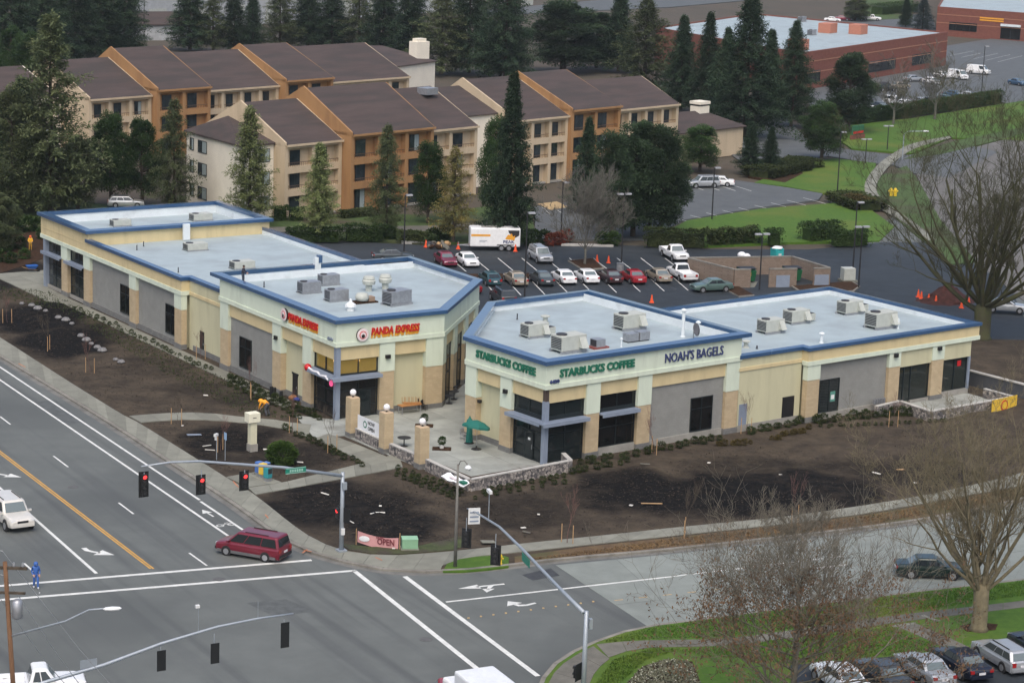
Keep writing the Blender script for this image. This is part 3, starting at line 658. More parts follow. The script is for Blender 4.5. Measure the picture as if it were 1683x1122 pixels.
def core(root, poly, z1, m_, inset=.56):
    I_ = miter(poly, -inset); return MB().prism([(p.x, p.y) for p in I_], -.1, z1).build('wall', m_, root)

def hvac(root_name, label, loc, rz, kind=0, group='rooftop air units'):
    t = thing(root_name, label, 'air unit', loc, rz, group)
    c = MB(); c.box(-1.1, -.65, .18, 1.1, .65, 1.25); b = c.build('cabinet', M_unit if kind != 2 else M_unit2, t, bevel=.03)
    MB().lathe([(.36, 0), (.40, .06), (.37, .09), (.1, .10)], 16, (-.65, 0, 1.25)).build('fan_guard', M_dark, t)
    g = MB()
    for k in range(7): g.box(-1.13, -.55, .32+k*.12, -1.101, .55, .38+k*.12)
    g.build('grille', M_dark, t)
    f = MB(); f.box(-1.15, -.72, 0, 1.15, -.5, .179); f.box(-1.15, .5, 0, 1.15, .72, .179); f.build('curb', M_unit2, t)
    if kind in (0, 1):
        h = MB(); h.add([(.4, -.66, .35), (1.0, -.66, .35), (1.0, -.66, 1.1), (.4, -.66, 1.1), (.4, -1.1, .35), (1.0, -1.1, .35)], [(0, 1, 5, 4), (4, 5, 2, 3), (0, 4, 3), (1, 2, 5), (0, 3, 2, 1)]); h.build('hood', M_unit, t)
    if kind == 1:
        e = MB(); e.box(1.25, -.5, .1, 2.0, .45, .75); e.build('economiser', M_unit, t, bevel=.03); MB().box(1.35, -.45, .751, 1.9, .1, .79).build('vent_slot', M_dark, t)
    return t
def vent(label, loc, r=.12, h=1.0, cap=True, m_=None, group='rooftop vents'):
    o = MB().lathe([(r*1.6, 0), (r*1.5, .05), (r, .08), (r, h), (r*1.9, h+.01) if cap else (r, h+.01), (r*1.9, h+.1) if cap else (r, h+.02), (r*.5, h+.2) if cap else (.01, h+.02)], 12).build('roof_vent', m_ or M_unit2)
    o.location = loc; return tag(o, label, 'vent', group)

# ------------------------------------------------------------------ left building
LB = thing('shop_building', 'long low shop building with blue roof edge and red lettered corner signs', 'building', LO, rot(LAZ))
tall = [(0, 0), (10.4, 0), (20.5, 10.4), (20.5, 21.7), (0, 21.7)]
core(LB, tall, 7.0, M_cream)
fas = MB()
O_, I_ = miter(tall, .05), miter(tall, -.28)
for i in range(5):
    j = (i+1) % 5; MB().prism([O_[i], O_[j], I_[j], I_[i]], 6.27, 8.23).build('fascia', M_mint, LB)
    P_, Q_ = miter(tall, .13), miter(tall, .051)
    MB().prism([P_[i], P_[j], Q_[j], Q_[i]], 6.25, 6.62).build('moulding', M_mint, LB)
parapet(LB, tall, 7.5, 8.4); deck(LB, tall, 7.8)
cop = [(-.0, 0), (10.4, 0), (20.5, 10.4), (20.5, 22.9), (0, 22.9)]
coping(LB, cop, 8.28, 8.62, .32, .48)
FL = Facade(LB, (0, 0, 0), (0, 1, 0), (-1, 0, 0)); FF = Facade(LB, (0, 0, 0), (1, 0, 0), (0, -1, 0))
FC = Facade(LB, (10.4, 0, 0), (10.1/14.496, 10.4/14.496, 0), (10.4/14.496, -10.1/14.496, 0))
for a, b in [(4.35, 5.85), (9.9, 11.43), (20.1, 21.66)]: FL.pillar(a, b, 3.72, 6.25)
for a, b in [(4.2, 5.6), (8.75, 10.38)]: FF.pillar(a, b, 3.75, 6.25)
for a, b in [(.02, 1.2), (4.4, 5.7), (8.9, 10.2), (13.2, 14.45)]: FC.pillar(a, b, 3.75, 6.25)
for a, b in [(.42, 4.32), (5.88, 9.87), (11.46, 20.07)]: FL.box('spandrel', a, b, 5.06, 6.249, -.57, -.14, M_tan)
for a, b in [(.42, 4.17), (5.63, 8.72)]: FF.box('spandrel', a, b, 5.06, 6.249, -.57, -.14, M_tan)
for a, b in [(1.23, 4.37), (5.73, 8.87), (10.23, 13.17)]:
    FC.box('spandrel', a, b, 5.06, 6.249, -.57, -.14, M_tan); FC.glazing(a+.02, b-.02, .1, 5.05, -.32, [(a+b)/2], [2.4, 3.7], M_dglass)
w_ = FL.box('block_wall', 11.46, 20.07, .55, 5.055, -.57, -.28, M_taupe)
FL.box('wall_base', 11.49, 20.04, -.05, .56, -.57, -.2, M_base)
FL.glazing(15.9, 18.25, .8, 3.6, -.25, [17.05], [2.7], M_dglass)
FL.box('wall_base', 5.88, 7.6, -.05, .5, -.57, -.5, M_base); FL.box('wall_base', 8.7, 9.87, -.05, .5, -.57, -.5, M_base); FF.box('wall_base', 5.63, 8.72, -.05, .5, -.57, -.5, M_base)
d_ = FL.box('door', 7.72, 8.6, 0, 2.15, -.57, -.5, M_lamp); FL.box('handle', 7.8, 7.86, .95, 1.15, -.5, -.46, M_unit2, d_); FL.box('door_frame', 7.6, 8.7, 2.15, 2.3, -.57, -.48, M_mull, d_)
FL.box('post', .0, .42, -.05, 6.25, -.42, .0, M_greysteel)
def shop_corner(Fa, a0, a1, Fb, b0, b1, ztop, lit):
    g = glass('lit_glass', (.03, .03, .03, 1), .04, .72) if lit else M_glass
    for F_, s0, s1, cols in ((Fa, a0, a1, 2), (Fb, b0, b1, 2)):
        F_.glazing(s0, s1, 3.78, ztop, -.34, [s0+(s1-s0)/2], [], g)
        F_.glazing(s0, s1, .05, 3.5, -.34, [s0+(s1-s0)*k/cols for k in range(1, cols)], [1.05, 2.35], g if lit else M_glass)
        F_.box('transom', s0, s1, 3.5, 3.78, -.4, -.29, M_mull)
        F_.box('interior_wall', s0+.05, s1-.05, 3.7, ztop, -.555, -.53, plain('lit_yellow_wall', (.55, .38, .08, 1), .8, emit=((.55, .36, .07, 1), .3)) if lit else M_int)  # when lit, the upper wall panel itself glows in place of room light
        F_.box('interior_wall', s0+.05, s1-.05, .1, 3.5, -.556, -.53, M_int)
shop_corner(FL, .42, 4.33, FF, .42, 4.18, 5.05, True)
FL.awning(.0, 4.3, 3.6, .62, -.3); FF.awning(-.62, 4.15, 3.6, .62, -.3)
for F_, a in ((FL, 1.2), (FF, 2.4)): 
    o = F_.mb(a-.05, a+.05, 4.75, 5.0, -.5, -.42).build('pendant_lamp', plain('lamp_glow', (.9, .6, .3, 1), .5, emit=((1, .62, .25, 1), 2.0)), LB)
dr = FF.mb(2.35, 3.5, .06, 2.3, -.28, -.24).build('door', M_mull, LB); FF.mb(2.47, 3.38, .2, 2.2, -.239, -.225).build('pane', M_glass, dr); FF.mb(2.42, 2.46, .9, 1.3, -.238, -.18).build('handle', M_unit2, dr)
FL.walllight(10.65, 5.0); FF.walllight(4.9, 5.05)
# low middle part
low = [(.85, 21.7), (20.0, 21.7), (20.0, 52.2), (0, 52.2), (0, 29.9), (.85, 29.9)]
core(LB, low, 5.9, M_cream, .5)
O_, I_ = miter(low, .02), miter(low, -.27)
for i in (1, 3, 4, 5):
    j = (i+1) % 6; MB().prism([O_[i], O_[j], I_[j], I_[i]], 5.56 if i != 5 else -.05, 6.55).build('fascia', M_tan if i != 5 else M_cream, LB)
    P_, Q_ = miter(low, .1), miter(low, .021)
    MB().prism([P_[i], P_[j], Q_[j], Q_[i]] if i != 5 else [P_[i], P_[j], I_[j], I_[i]], 5.15 if i != 5 else 5.2, 5.565 if i != 5 else 5.5).build('moulding', M_mint if i != 5 else M_tan, LB)
    if i in (3, 4): MB().prism([O_[i], O_[j], I_[j], I_[i]], 5.15, 5.559).build('lintel', M_mint, LB)
parapet(LB, low, 6.1, 6.6, skip=(0, 2)); deck(LB, low, 6.2)
coping(LB, low, 6.58, 6.93, .16, .34, skip=(0, 2))
FL.box('wall_base', 21.75, 29.0, -.05, .5, -.85-.2, -.85+.08, M_base)
d_ = FL.box('door', 26.7, 27.6, 0, 2.2, -.9, -.8, M_lamp); FL.box('handle', 26.78, 26.84, .95, 1.15, -.8, -.76, M_unit2, d_)
FL.box('downpipe', 21.8, 21.95, 0, 3.0, -.75, -.6, M_lamp)
for a, b in [(29.9, 31.4), (40.2, 41.74), (51.5, 53.06), (57.3, 58.9)]: FL.pillar(a, b, 3.76, 5.16, d0=-.56)
for a, b, wn in [(31.43, 40.17, (31.5, 33.9)), (41.77, 51.47, (41.95, 44.45))]:
    FL.box('block_wall', a, b, .5, 5.149, -.57, -.3, M_taupe); FL.box('wall_base', a+.03, b-.03, -.05, .52, -.57, -.2, M_base)
    FL.glazing(wn[0]+.05, wn[1]+.05, .84, 3.7, -.28, [(wn[0]+wn[1])/2], [2.8], M_dglass)
FL.walllight(30.5, 4.6) if False else None
# tall end pavilion
tow = [(0, 51.9), (20.5, 51.9), (20.5, 64.3), (0, 64.3)]
core(LB, tow, 6.1, M_tan, .9)
O_, I_ = miter(tow, .03), miter(tow, -.27)
for i in range(4):
    j = (i+1) % 4; MB().prism([O_[i], O_[j], I_[j], I_[i]], 5.57 if i != 0 else 6.2, 7.46).build('fascia', M_tan, LB)
    if i != 0:
        P_, Q_ = miter(tow, .11), miter(tow, -.5); MB().prism([P_[i], P_[j], Q_[j], Q_[i]], 5.16, 5.571).build('moulding', M_mint, LB)
    P_, Q_ = miter(tow, .06), miter(tow, .031)
    if i == 3: MB().prism([P_[i], P_[j], Q_[j], Q_[i]], 6.3, 6.36).build('reveal', M_dark if False else M_tan, LB)
parapet(LB, tow, 6.3, 7.6); deck(LB, tow, 6.6)
coping(LB, tow, 7.5, 7.85, .35, .45)
for a, b in [(53.09, 57.27), (58.93, 63.5)]:
    FL.glazing(a, b, 3.85, 5.15, -.4, [(a+b)/2], [], M_glass); FL.glazing(a, b, .3, 3.6, -.4, [(a+b)/2], [1.3, 2.5], M_glass)
    FL.box('transom', a, b, 3.6, 3.85, -.46, -.35, M_mull); FL.box('wall_base', a, b, -.05, .3, -.6, -.2, M_sill); FL.awning(a-.2, b+.3, 3.72, .35, -.36)
    FL.box('interior_wall', a+.05, b-.05, .3, 5.1, -.95, -.89, M_int)
FL.box('post', 63.2, 63.7, -.05, 5.16, -.45, .05, M_greysteel)
MB().box(10.2, 51.0, 6.3, 10.9, 51.3, 7.95).build('parapet_gap', M_para, LB)
# signs of the left building
M_red = plain('sign_red', (.52, .012, .015, 1), .4); M_orange = plain('sign_orange', (.72, .33, .03, 1), .45); M_disc = plain('sign_disc', (.72, .62, .62, 1), .4)
def disc_sign(F_, a, z):
    q = F_.p(a, .10, z); rz = math.atan2(F_.d.y, F_.d.x)
    if F_.n.dot(Vector((F_.d.y, -F_.d.x, 0))) < 0: rz += math.pi
    o = MB().lathe([(.56, 0), (.56, .16)], 24).build('round_sign', M_lamp, LB); o.location = q; o.rotation_euler = (R(90), 0, rz)
    r = MB().lathe([(.555, 0), (.5, .02)], 24).build('ring', M_disc, o); r.location.z = .161
    e = MB().lathe([(.34, 0), (.33, .02)], 20).build('emblem_ring', M_red, o); e.location.z = .182
    e2 = MB().lathe([(.27, 0), (.26, .02)], 20).build('emblem_field', M_disc, o); e2.location.z = .203
    e3 = MB().ball((0, -.09, .0), .17, 12, 6, .2).build('emblem_mark', M_lamp, o); e3.location.z = .22
def letters(F_, s, a, z, width, h, m_, under=None, bold=.012, shear=0, depth=.05, root=None):
    "raised letters, centred at a along the wall; the text reads left to right seen from outside"
    rz = math.atan2(F_.n.x, -F_.n.y)
    q = F_.p(a, .12, z)
    o = text('sign_letters', s, h*1.38, m_, root or F_.root, q, rz, depth, bold, shear, width=width)
    if under:
        q2 = F_.p(a, .075, z-.22); u = text('sign_letters', s, h*1.38, under, root or F_.root, q2, rz, .02, bold+.05, shear, width=width*1.0)
    return o
disc_sign(FL, 8.95, 7.35); letters(FL, 'PANDA EXPRESS', 5.75, 7.3, 5.3, .62, M_red, M_orange, .02, .15)
disc_sign(FF, 2.35, 7.15); letters(FF, 'PANDA EXPRESS', 5.55, 7.3, 4.7, .62, M_red, M_orange, .02, .15)
letters(FL, '6410', .9, 6.8, .85, .26, M_greysteel)
FL.walllight(10.65, 4.99) if False else None
ob = MB().ball((0, 0, 0), .32, 12, 8).build('lantern', M_red, LB, True); ob.location = FL.p(4.1, .45, 3.75)
rb = MB().tube([FL.p(3.9, .5, 3.78), FL.p(3.0, .55, 3.66), FL.p(2.2, .55, 3.75), FL.p(1.6, .6, 3.6), FL.p(.7, .6, 3.7), FL.p(.2, .6, 3.5)], .1, 6).build('ribbon_banner', plain('ribbon_white', (.75, .75, .78, 1), .6), LB)
pk = MB().lathe([(.16, 0), (.26, .0), (.26, .1), (.16, .1)], 14).build('neon_sign', plain('neon_pink', (.8, .1, .3, 1), .5, emit=((1, .12, .3, 1), .5)), LB); pk.location = FL.p(.55, .1, 3.1); pk.rotation_euler = (R(90), 0, R(-90))

# roof plant, left building (local roof coordinates -> world)
def LZ(x, y, z): return Lp(x, y, z)
def roof_px(px, z): return G(px[0], px[1], z)
rzL = rot(LAZ); rzR = rot(RAZ)
def unit_at(label, px, z, rz, kind=0, sc=1.0):
    t = hvac('air_unit', label, roof_px(px, z), rz, kind); t.scale = (sc, sc, sc*(.62 if kind == 3 else 1)); return t
unit_at('low rooftop air unit on the far left pavilion roof, left one', (198, 371), 6.6, rzL, 3, .9)
unit_at('low rooftop air unit on the far left pavilion roof, right one', (330, 362), 6.6, rzL, 3, 1.0)
unit_at('rooftop air unit on the low middle roof behind the walking person', (398, 441), 6.2, rzL, 3, 1.0)
unit_at('rooftop air unit near the pavilion wall on the low middle roof', (321, 411), 6.2, rzL, 3, 1.0)
unit_at('large grey air unit furthest left above the red lettered sign', (508, 481), 7.8, rzL, 2, .85)
unit_at('long grey air unit beside the largest one, behind the stack of ducts', (540, 468), 7.8, rzL, 2, .8)
unit_at('grey air unit in front of the mushroom vents on the corner roof', (553, 494), 7.8, rzL, 2, .85)
unit_at('big plain grey air unit at the right of the round fan', (652, 500), 7.8, rzL+.2, 2, 1.05)
for lb, px in (('left mushroom vent', (606, 478)), ('right mushroom vent', (633, 475))):
    o = MB().lathe([(.3, 0), (.3, .6), (.55, .62), (.62, .95), (.5, 1.1), (.55, 1.15), (.45, 1.35), (.05, 1.4)], 16).build('mushroom_vent', M_unit); o.location = roof_px(px, 7.8); tag(o, lb+' of the pair on the corner roof', 'vent', 'mushroom vents')
t = thing('exhaust_fan', 'round white exhaust fan lying on its side on the corner roof', 'fan', roof_px((595, 497), 7.8), rzL)
MB().lathe([(.1, 0), (.55, .1), (.62, .4), (.5, .7), (.15, .8)], 18, (0, 0, .1)).build('housing', M_unit, t, True); MB().box(-.9, -.6, 0, 1.3, .6, .12).build('curb', M_mulch, t); MB().box(.5, -.35, .121, 1.1, .35, .5).build('motor_box', mat('rusty', (.3, .22, .16, 1), .8), t)
o = MB().lathe([(.35, 0), (.35, .3), (.5, .35), (.45, .55), (.15, .75), (.1, 1.0), (.02, 1.05)], 16).build('turbine_vent', plain('vent_white', (.7, .72, .72, 1), .4)); o.location = roof_px((576, 510), 7.8); tag(o, 'small white turbine vent near the front edge of the corner roof', 'vent')
t = thing('roof_hatch_post', 'white post with a blue end cap at the roof divide', 'post', roof_px((521, 449), 7.8), rzL); MB().box(-.3, -.2, 0, .3, .2, 1.5).build('post', M_para, t); MB().box(.05, -.25, 1.0, .42, .25, 1.7).build('cap', M_blue, t)
for i, px in enumerate([(225, 411), (236, 405), (293, 448), (434, 472)]): vent(['thin pipe nearest the pavilion wall on the low roof', 'second thin pipe by the pavilion wall on the low roof', 'thin pipe near the roof step on the low roof', 'thin pipe behind the roof edge near the standing person'][i], roof_px(px, 6.2 if i < 3 else 7.8), .05, .5, False, M_dark, 'thin vent pipes on left roof')

# ------------------------------------------------------------------ right building
RB = thing('shop_building', 'shop building with green and blue lettered signs beside the soil bank', 'building', RO, rot(RAZ))
rt = [(0, 0), (20.7, 0), (20.7, 20.6), (10.2, 20.6), (0, 10.4)]
core(RB, rt, 6.85, M_cream)
O_, I_ = miter(rt, .05), miter(rt, -.28)
for i in range(5):
    j = (i+1) % 5; MB().prism([O_[i], O_[j], I_[j], I_[i]], 6.15, 8.08).build('fascia', M_mint, RB)
    P_, Q_ = miter(rt, .13), miter(rt, .051); MB().prism([P_[i], P_[j], Q_[j], Q_[i]], 6.13, 6.5).build('moulding', M_mint, RB)
parapet(RB, rt, 7.4, 8.3); deck(RB, rt, 7.65)
coping(RB, [(0, 0), (21.3, 0), (21.3, 20.6), (10.2, 20.6), (0, 10.4)], 8.12, 8.47, .32, .48)
GX = Facade(RB, (0, 0, 0), (1, 0, 0), (0, -1, 0)); GY = Facade(RB, (0, 0, 0), (0, 1, 0), (-1, 0, 0))
GC = Facade(RB, (0, 10.4, 0), (.7071, .7071, 0), (-.7071, .7071, 0))
for a, b in [(4.2, 5.55), (9.6, 10.98), (19.25, 20.68)]: GX.pillar(a, b, 3.62, 6.13)
for a, b in [(4.32, 5.74), (8.97, 10.38)]: GY.pillar(a, b, 3.6, 6.13)
for a, b in [(.1, 1.3), (4.5, 5.8), (8.9, 10.2), (13.1, 14.35)]: GC.pillar(a, b, 3.62, 6.13)
for a, b in [(.42, 4.17), (5.58, 9.57), (11.01, 19.22)]: GX.box('spandrel', a, b, 4.96, 6.129, -.57, -.14, M_tan)
for a, b in [(.42, 4.29), (5.77, 8.94)]: GY.box('spandrel', a, b, 4.98, 6.129, -.57, -.14, M_tan)
for a, b in [(1.33, 4.47), (5.83, 8.87), (10.23, 13.07)]: GC.box('spandrel', a, b, 4.98, 6.129, -.57, -.14, M_tan)
GX.box('post', 0, .4, -.05, 5.15, -.4, 0, M_greysteel); GX.box('post_head', .03, .37, 5.151, 6.13, -.37, -.03, plain('bronze_panel', (.07, .05, .04, 1), .5))
shop_corner(GY, .42, 4.3, GX, .42, 4.18, 4.95, False)
GX.awning(-.6, 4.15, 3.4, .6, -.3); GY.awning(.0, 4.4, 3.4, .6, -.3); GX.awning(5.6, 9.55, 3.4, .45, -.3)
dr = GY.mb(1.7, 2.8, .06, 2.4, -.28, -.24).build('door', M_mull, RB); GY.mb(1.82, 2.68, .2, 2.3, -.239, -.225).build('pane', M_glass, dr); GY.mb(1.77, 1.81, .9, 1.3, -.238, -.18).build('handle', M_unit2, dr)
nb_ = GY.mb(2.0, 2.3, 1.6, 1.8, -.224, -.22).build('notice', plain('paper_white', (.75, .75, .73, 1), .7), dr)
GX.glazing(5.58, 9.57, 3.75, 4.95, -.34, [7.6], [], M_dglass); GX.glazing(5.58, 9.57, .6, 3.3, -.34, [7.6], [2.2], M_dglass); GX.box('transom', 5.58, 9.57, 3.3, 3.75, -.4, -.29, M_mull); GX.box('wall_base', 5.6, 9.55, -.05, .6, -.5, -.2, M_sill)
GX.box('block_wall', 11.01, 19.22, .5, 4.955, -.57, -.28, M_taupe); GX.box('wall_base', 11.04, 19.19, -.05, .52, -.57, -.2, M_sill)
GX.glazing(15.6, 18.05, .6, 3.47, -.26, [16.8], [2.5], M_dglass)
GY.box('wall_base', 5.77, 8.94, -.05, .5, -.57, -.5, M_base)
GY.walllight(5.0, 5.0); GY.mb(8.6, 8.9, 3.2, 3.45, -.35, -.1).build('loudspeaker', M_lamp, RB)
# goods behind the corner window
gx = random.Random(5)
for k in range(14):
    a = gx.uniform(.7, 3.9); z = gx.choice([.5, .9, 1.4, 1.9]); s_ = gx.uniform(.12, .3)
    GX.mb(a, a+s_, z, z+gx.uniform(.15, .35), -.52, -.4).build('shelf_goods', plain('goods%d' % (k % 4), [(.3, .05, .04, 1), (.5, .45, .38, 1), (.12, .09, .06, 1), (.35, .3, .2, 1)][k % 4], .7), RB)
# low right part
lo = [(20.7, 0), (28.0, 0), (28.0, -.75), (49.7, -.75), (49.7, 18.2), (20.7, 18.2)]
core(RB, lo, 5.6, M_cream, .5)
O_, I_ = miter(lo, .02), miter(lo, -.27)
for i in range(5):
    j = i+1; first = i == 0
    MB().prism([O_[i], O_[j], I_[j], I_[i]], -.05 if first else 5.36, 6.25).build('fascia', M_cream if first else M_tan, RB)
    P_, Q_ = miter(lo, .1), miter(lo, .021)
    MB().prism([P_[i], P_[j], I_[j] if not first else Q_[j], I_[i] if not first else Q_[i]], 4.98 if not first else 5.2, 5.355 if not first else 5.5).build('moulding', M_mint if not first else M_tan, RB)
parapet(RB, lo, 5.8, 6.3, skip=(5,)); deck(RB, lo, 5.9)
coping(RB, lo, 6.28, 6.6, .18, .34, skip=(5,))
GL = Facade(RB, (0, -.75, 0), (1, 0, 0), (0, -1, 0))
for a, b in [(28.03, 29.5), (38.1, 39.5), (43.7, 45.2)]: GL.pillar(a, b, 3.68, 4.98, d0=-.56)
GX.box('wall_base', 20.75, 27.9, -.05, .55, -.3, .07, M_sill)
GX.box('door', 20.85, 21.75, 0, 2.35, .0, .06, M_greysteel)
d_ = GX.box('door_recess', 25.9, 27.3, 0, 2.35, .02, .05, M_lamp)
GL.box('block_wall', 29.53, 38.07, .5, 4.979, -.57, -.3, M_taupe); GL.box('wall_base', 29.56, 38.04, -.05, .52, -.57, -.2, M_sill)
g_ = GL.glazing(29.75, 32.25, .52, 3.45, -.28, [31.0], [], M_glass); GL.mb(31.2, 31.8, 1.4, 2.3, -.27, -.262).build('poster', plain('poster_green', (.1, .28, .22, 1), .6), g_)
GL.mb(31.3, 31.7, 1.6, 2.0, -.261, -.258).build('notice', MATS['paper_white'], g_)
GL.box('spandrel', 39.53, 43.67, 3.5, 4.979, -.56, -.1, M_cream); GL.box('spandrel', 45.23, 48.9, 3.5, 4.979, -.56, -.1, M_cream)
GL.glazing(39.53, 43.67, .3, 3.49, -.34, [40.4, 41.3], [], M_glass); GL.glazing(45.23, 48.7, .55, 3.49, -.3, [47.0], [], M_glass)
GL.box('wall_base', 45.2, 48.95, -.05, .55, -.5, -.15, M_sill); GL.box('wall_base', 41.3, 43.67, -.05, .3, -.5, -.15, M_sill)
GL.box('post', 48.7, 48.95, .5, 3.5, -.35, -.1, M_greysteel)
GR = Facade(RB, (48.95, 0, 0), (0, 1, 0), (1, 0, 0)); GR.glazing(-.4, 4.0, .55, 3.49, .0, [1.8], [], M_glass)
GL.walllight(38.8, 4.75); GL.walllight(44.45, 4.75)
GL.mb(47.4, 47.9, 2.7, 3.2, -.29, -.285).build('window_sign', M_red, RB)
mt = MB()
for k in range(5): mt.box(36.0+k*.3, -.75-.45, .7, 36.22+k*.3, -.75-.28, 1.15)
mt.build('gas_meters', M_unit2, RB)
# signs of the right building
M_green = plain('sign_green', (.015, .15, .09, 1), .4); M_navy = plain('sign_navy', (.04, .055, .16, 1), .4)
letters(GX, 'STARBUCKS COFFEE', 5.1, 7.28, 7.7, .62, M_green, None, .03)
letters(GY, 'STARBUCKS COFFEE', 5.1, 7.28, 7.7, .62, M_green, None, .03)
letters(GX, "NOAH'S BAGELS", 15.4, 7.25, 6.4, .78, M_navy, None, .004)
letters(GX, '6430', .75, 6.72, .95, .27, M_navy)
# roof plant, right building
unit_at('air unit with side box nearest the green lettered corner', (897, 548), 7.65, rzR, 1, 1.0) if False else None
for lb, px, z, kd, sc in [('air unit left of the small fan on the green lettered roof', (878, 553), 7.65, 1, .95), ('large air unit above the corner of the green lettered roof', (934, 577), 7.65, 0, 1.15),
                          ('air unit by the white parapet at the back of the green lettered roof', (1034, 540), 7.65, 0, 1.1), ('air unit nearest the green lettered block on the long right roof', (1266, 546), 5.9, 0, 1.0),
                          ('second air unit with side box on the long right roof', (1308, 530), 5.9, 1, 1.0), ('rear air unit with side box on the long right roof', (1396, 515), 5.9, 1, 1.0), ('largest air unit at the right on the long right roof', (1447, 538), 5.9, 0, 1.2)]:
    unit_at(lb, px, z, rzR, kd, sc)
t = thing('condenser', 'pair of low grey condenser boxes behind the navy lettered sign', 'air unit', roof_px((1046, 560), 7.65), rzR)
MB().box(-1.2, -.4, .1, -.1, .4, .75).build('box', M_unit2, t, bevel=.02); MB().box(.0, -.45, .1, 1.1, .4, .8).build('box', M_unit2, t, bevel=.02); MB().box(-1.2, -.3, 0, 1.1, .3, .099).build('rail', M_dark, t)
t = thing('small_fan_unit', 'small box fan on a rust red curb near the corner', 'fan', roof_px((982, 571), 7.65), rzR)
MB().box(-.45, -.45, .12, .45, .45, .75).build('box', M_unit2, t); MB().box(-.47, -.35, .2, -.455, .35, .7).build('grille', M_dark, t); MB().box(-.8, -.55, 0, .8, .55, .119).build('curb', plain('rust_red', (.22, .06, .05, 1), .7), t)
t = thing('satellite_dish', 'dark satellite dish on the roof behind the navy sign', 'dish', roof_px((1141, 556), 7.65), rzR)
ds = MB().lathe([(.02, 0), (.35, .05), (.55, .16), (.56, .18), (.36, .09), (.02, .05)], 18).build('dish', plain('dish_grey', (.11, .11, .12, 1), .6), t, True); ds.location = (0, 0, .75); ds.rotation_euler = (R(75), 0, R(20)); MB().tube([(0, .1, 0), (0, .1, .8)], .05, 8).build('mast', M_unit2, t)
vent('tall white vent stack behind the navy lettered sign', roof_px((1122, 553), 7.65), .14, 2.2, True, M_para, 'vent stacks'); vent('short white vent stack beside the satellite dish', roof_px((1147, 546), 7.65), .12, .8, True, M_para, 'vent stacks')
vent('squat white vent behind the left air unit', roof_px((896, 530), 7.65), .22, .5, True, M_unit); vent('thin pipe near the condenser boxes', roof_px((1021, 570), 7.65), .06, .6, True, M_para)
vent('squat vent on the long roof next to the navy lettered block', roof_px((1226, 571), 5.9), .2, .5, True, M_unit); vent('white pipe near the step of the long right roof edge', roof_px((1350, 563), 5.9), .13, .75, True, M_para); vent('thin pipe right of the largest air unit', roof_px((1476, 540), 5.9), .08, .9, False, M_para)
vent('black stub pipe by the front edge of the long right roof', roof_px((1244, 573), 5.9), .07, .25, False, M_dark); vent('thin pipe on the left of the green lettered roof', roof_px((850, 525), 7.65), .05, .5, False, M_dark)
# ================================================================== hotel and far buildings
HAZ = 42.0; HO = G(576.6, 349.5)
M_peach = mat('peach_stucco', (.52, .42, .29, 1), .9, .06, .5, 5, c3=(.45, .36, .245, 1), s3=.7, t3=.58, stretch=(1, 1, .2)); M_rust = mat('rust_stucco', (.34, .19, .083, 1), .9, .07, .5, 5, c3=(.285, .155, .07, 1), s3=.7, t3=.58, stretch=(1, 1, .2))
M_offw = mat('off_white_stucco', (.74, .69, .58, 1), .9, .05, .5, 5); M_shingle = mat('brown_shingles', (.066, .049, .045, 1), .9, .14, .5, 6, bump=.3, bscale=6, stretch=(.35, 1, 4), c3=(.050, .041, .038, 1), s3=.35, t3=.52)
M_rail = plain('balcony_rail', (.09, .055, .035, 1), .5); M_curt = mat('room_glass', (.014, .022, .026, 1), .12, .5, .9, 3, c2=(.035, .05, .058, 1), spec=.6)
M_drape = mat('curtain', (.30, .36, .36, 1), .8, .25, 4, 3, stretch=(6, 6, .1))
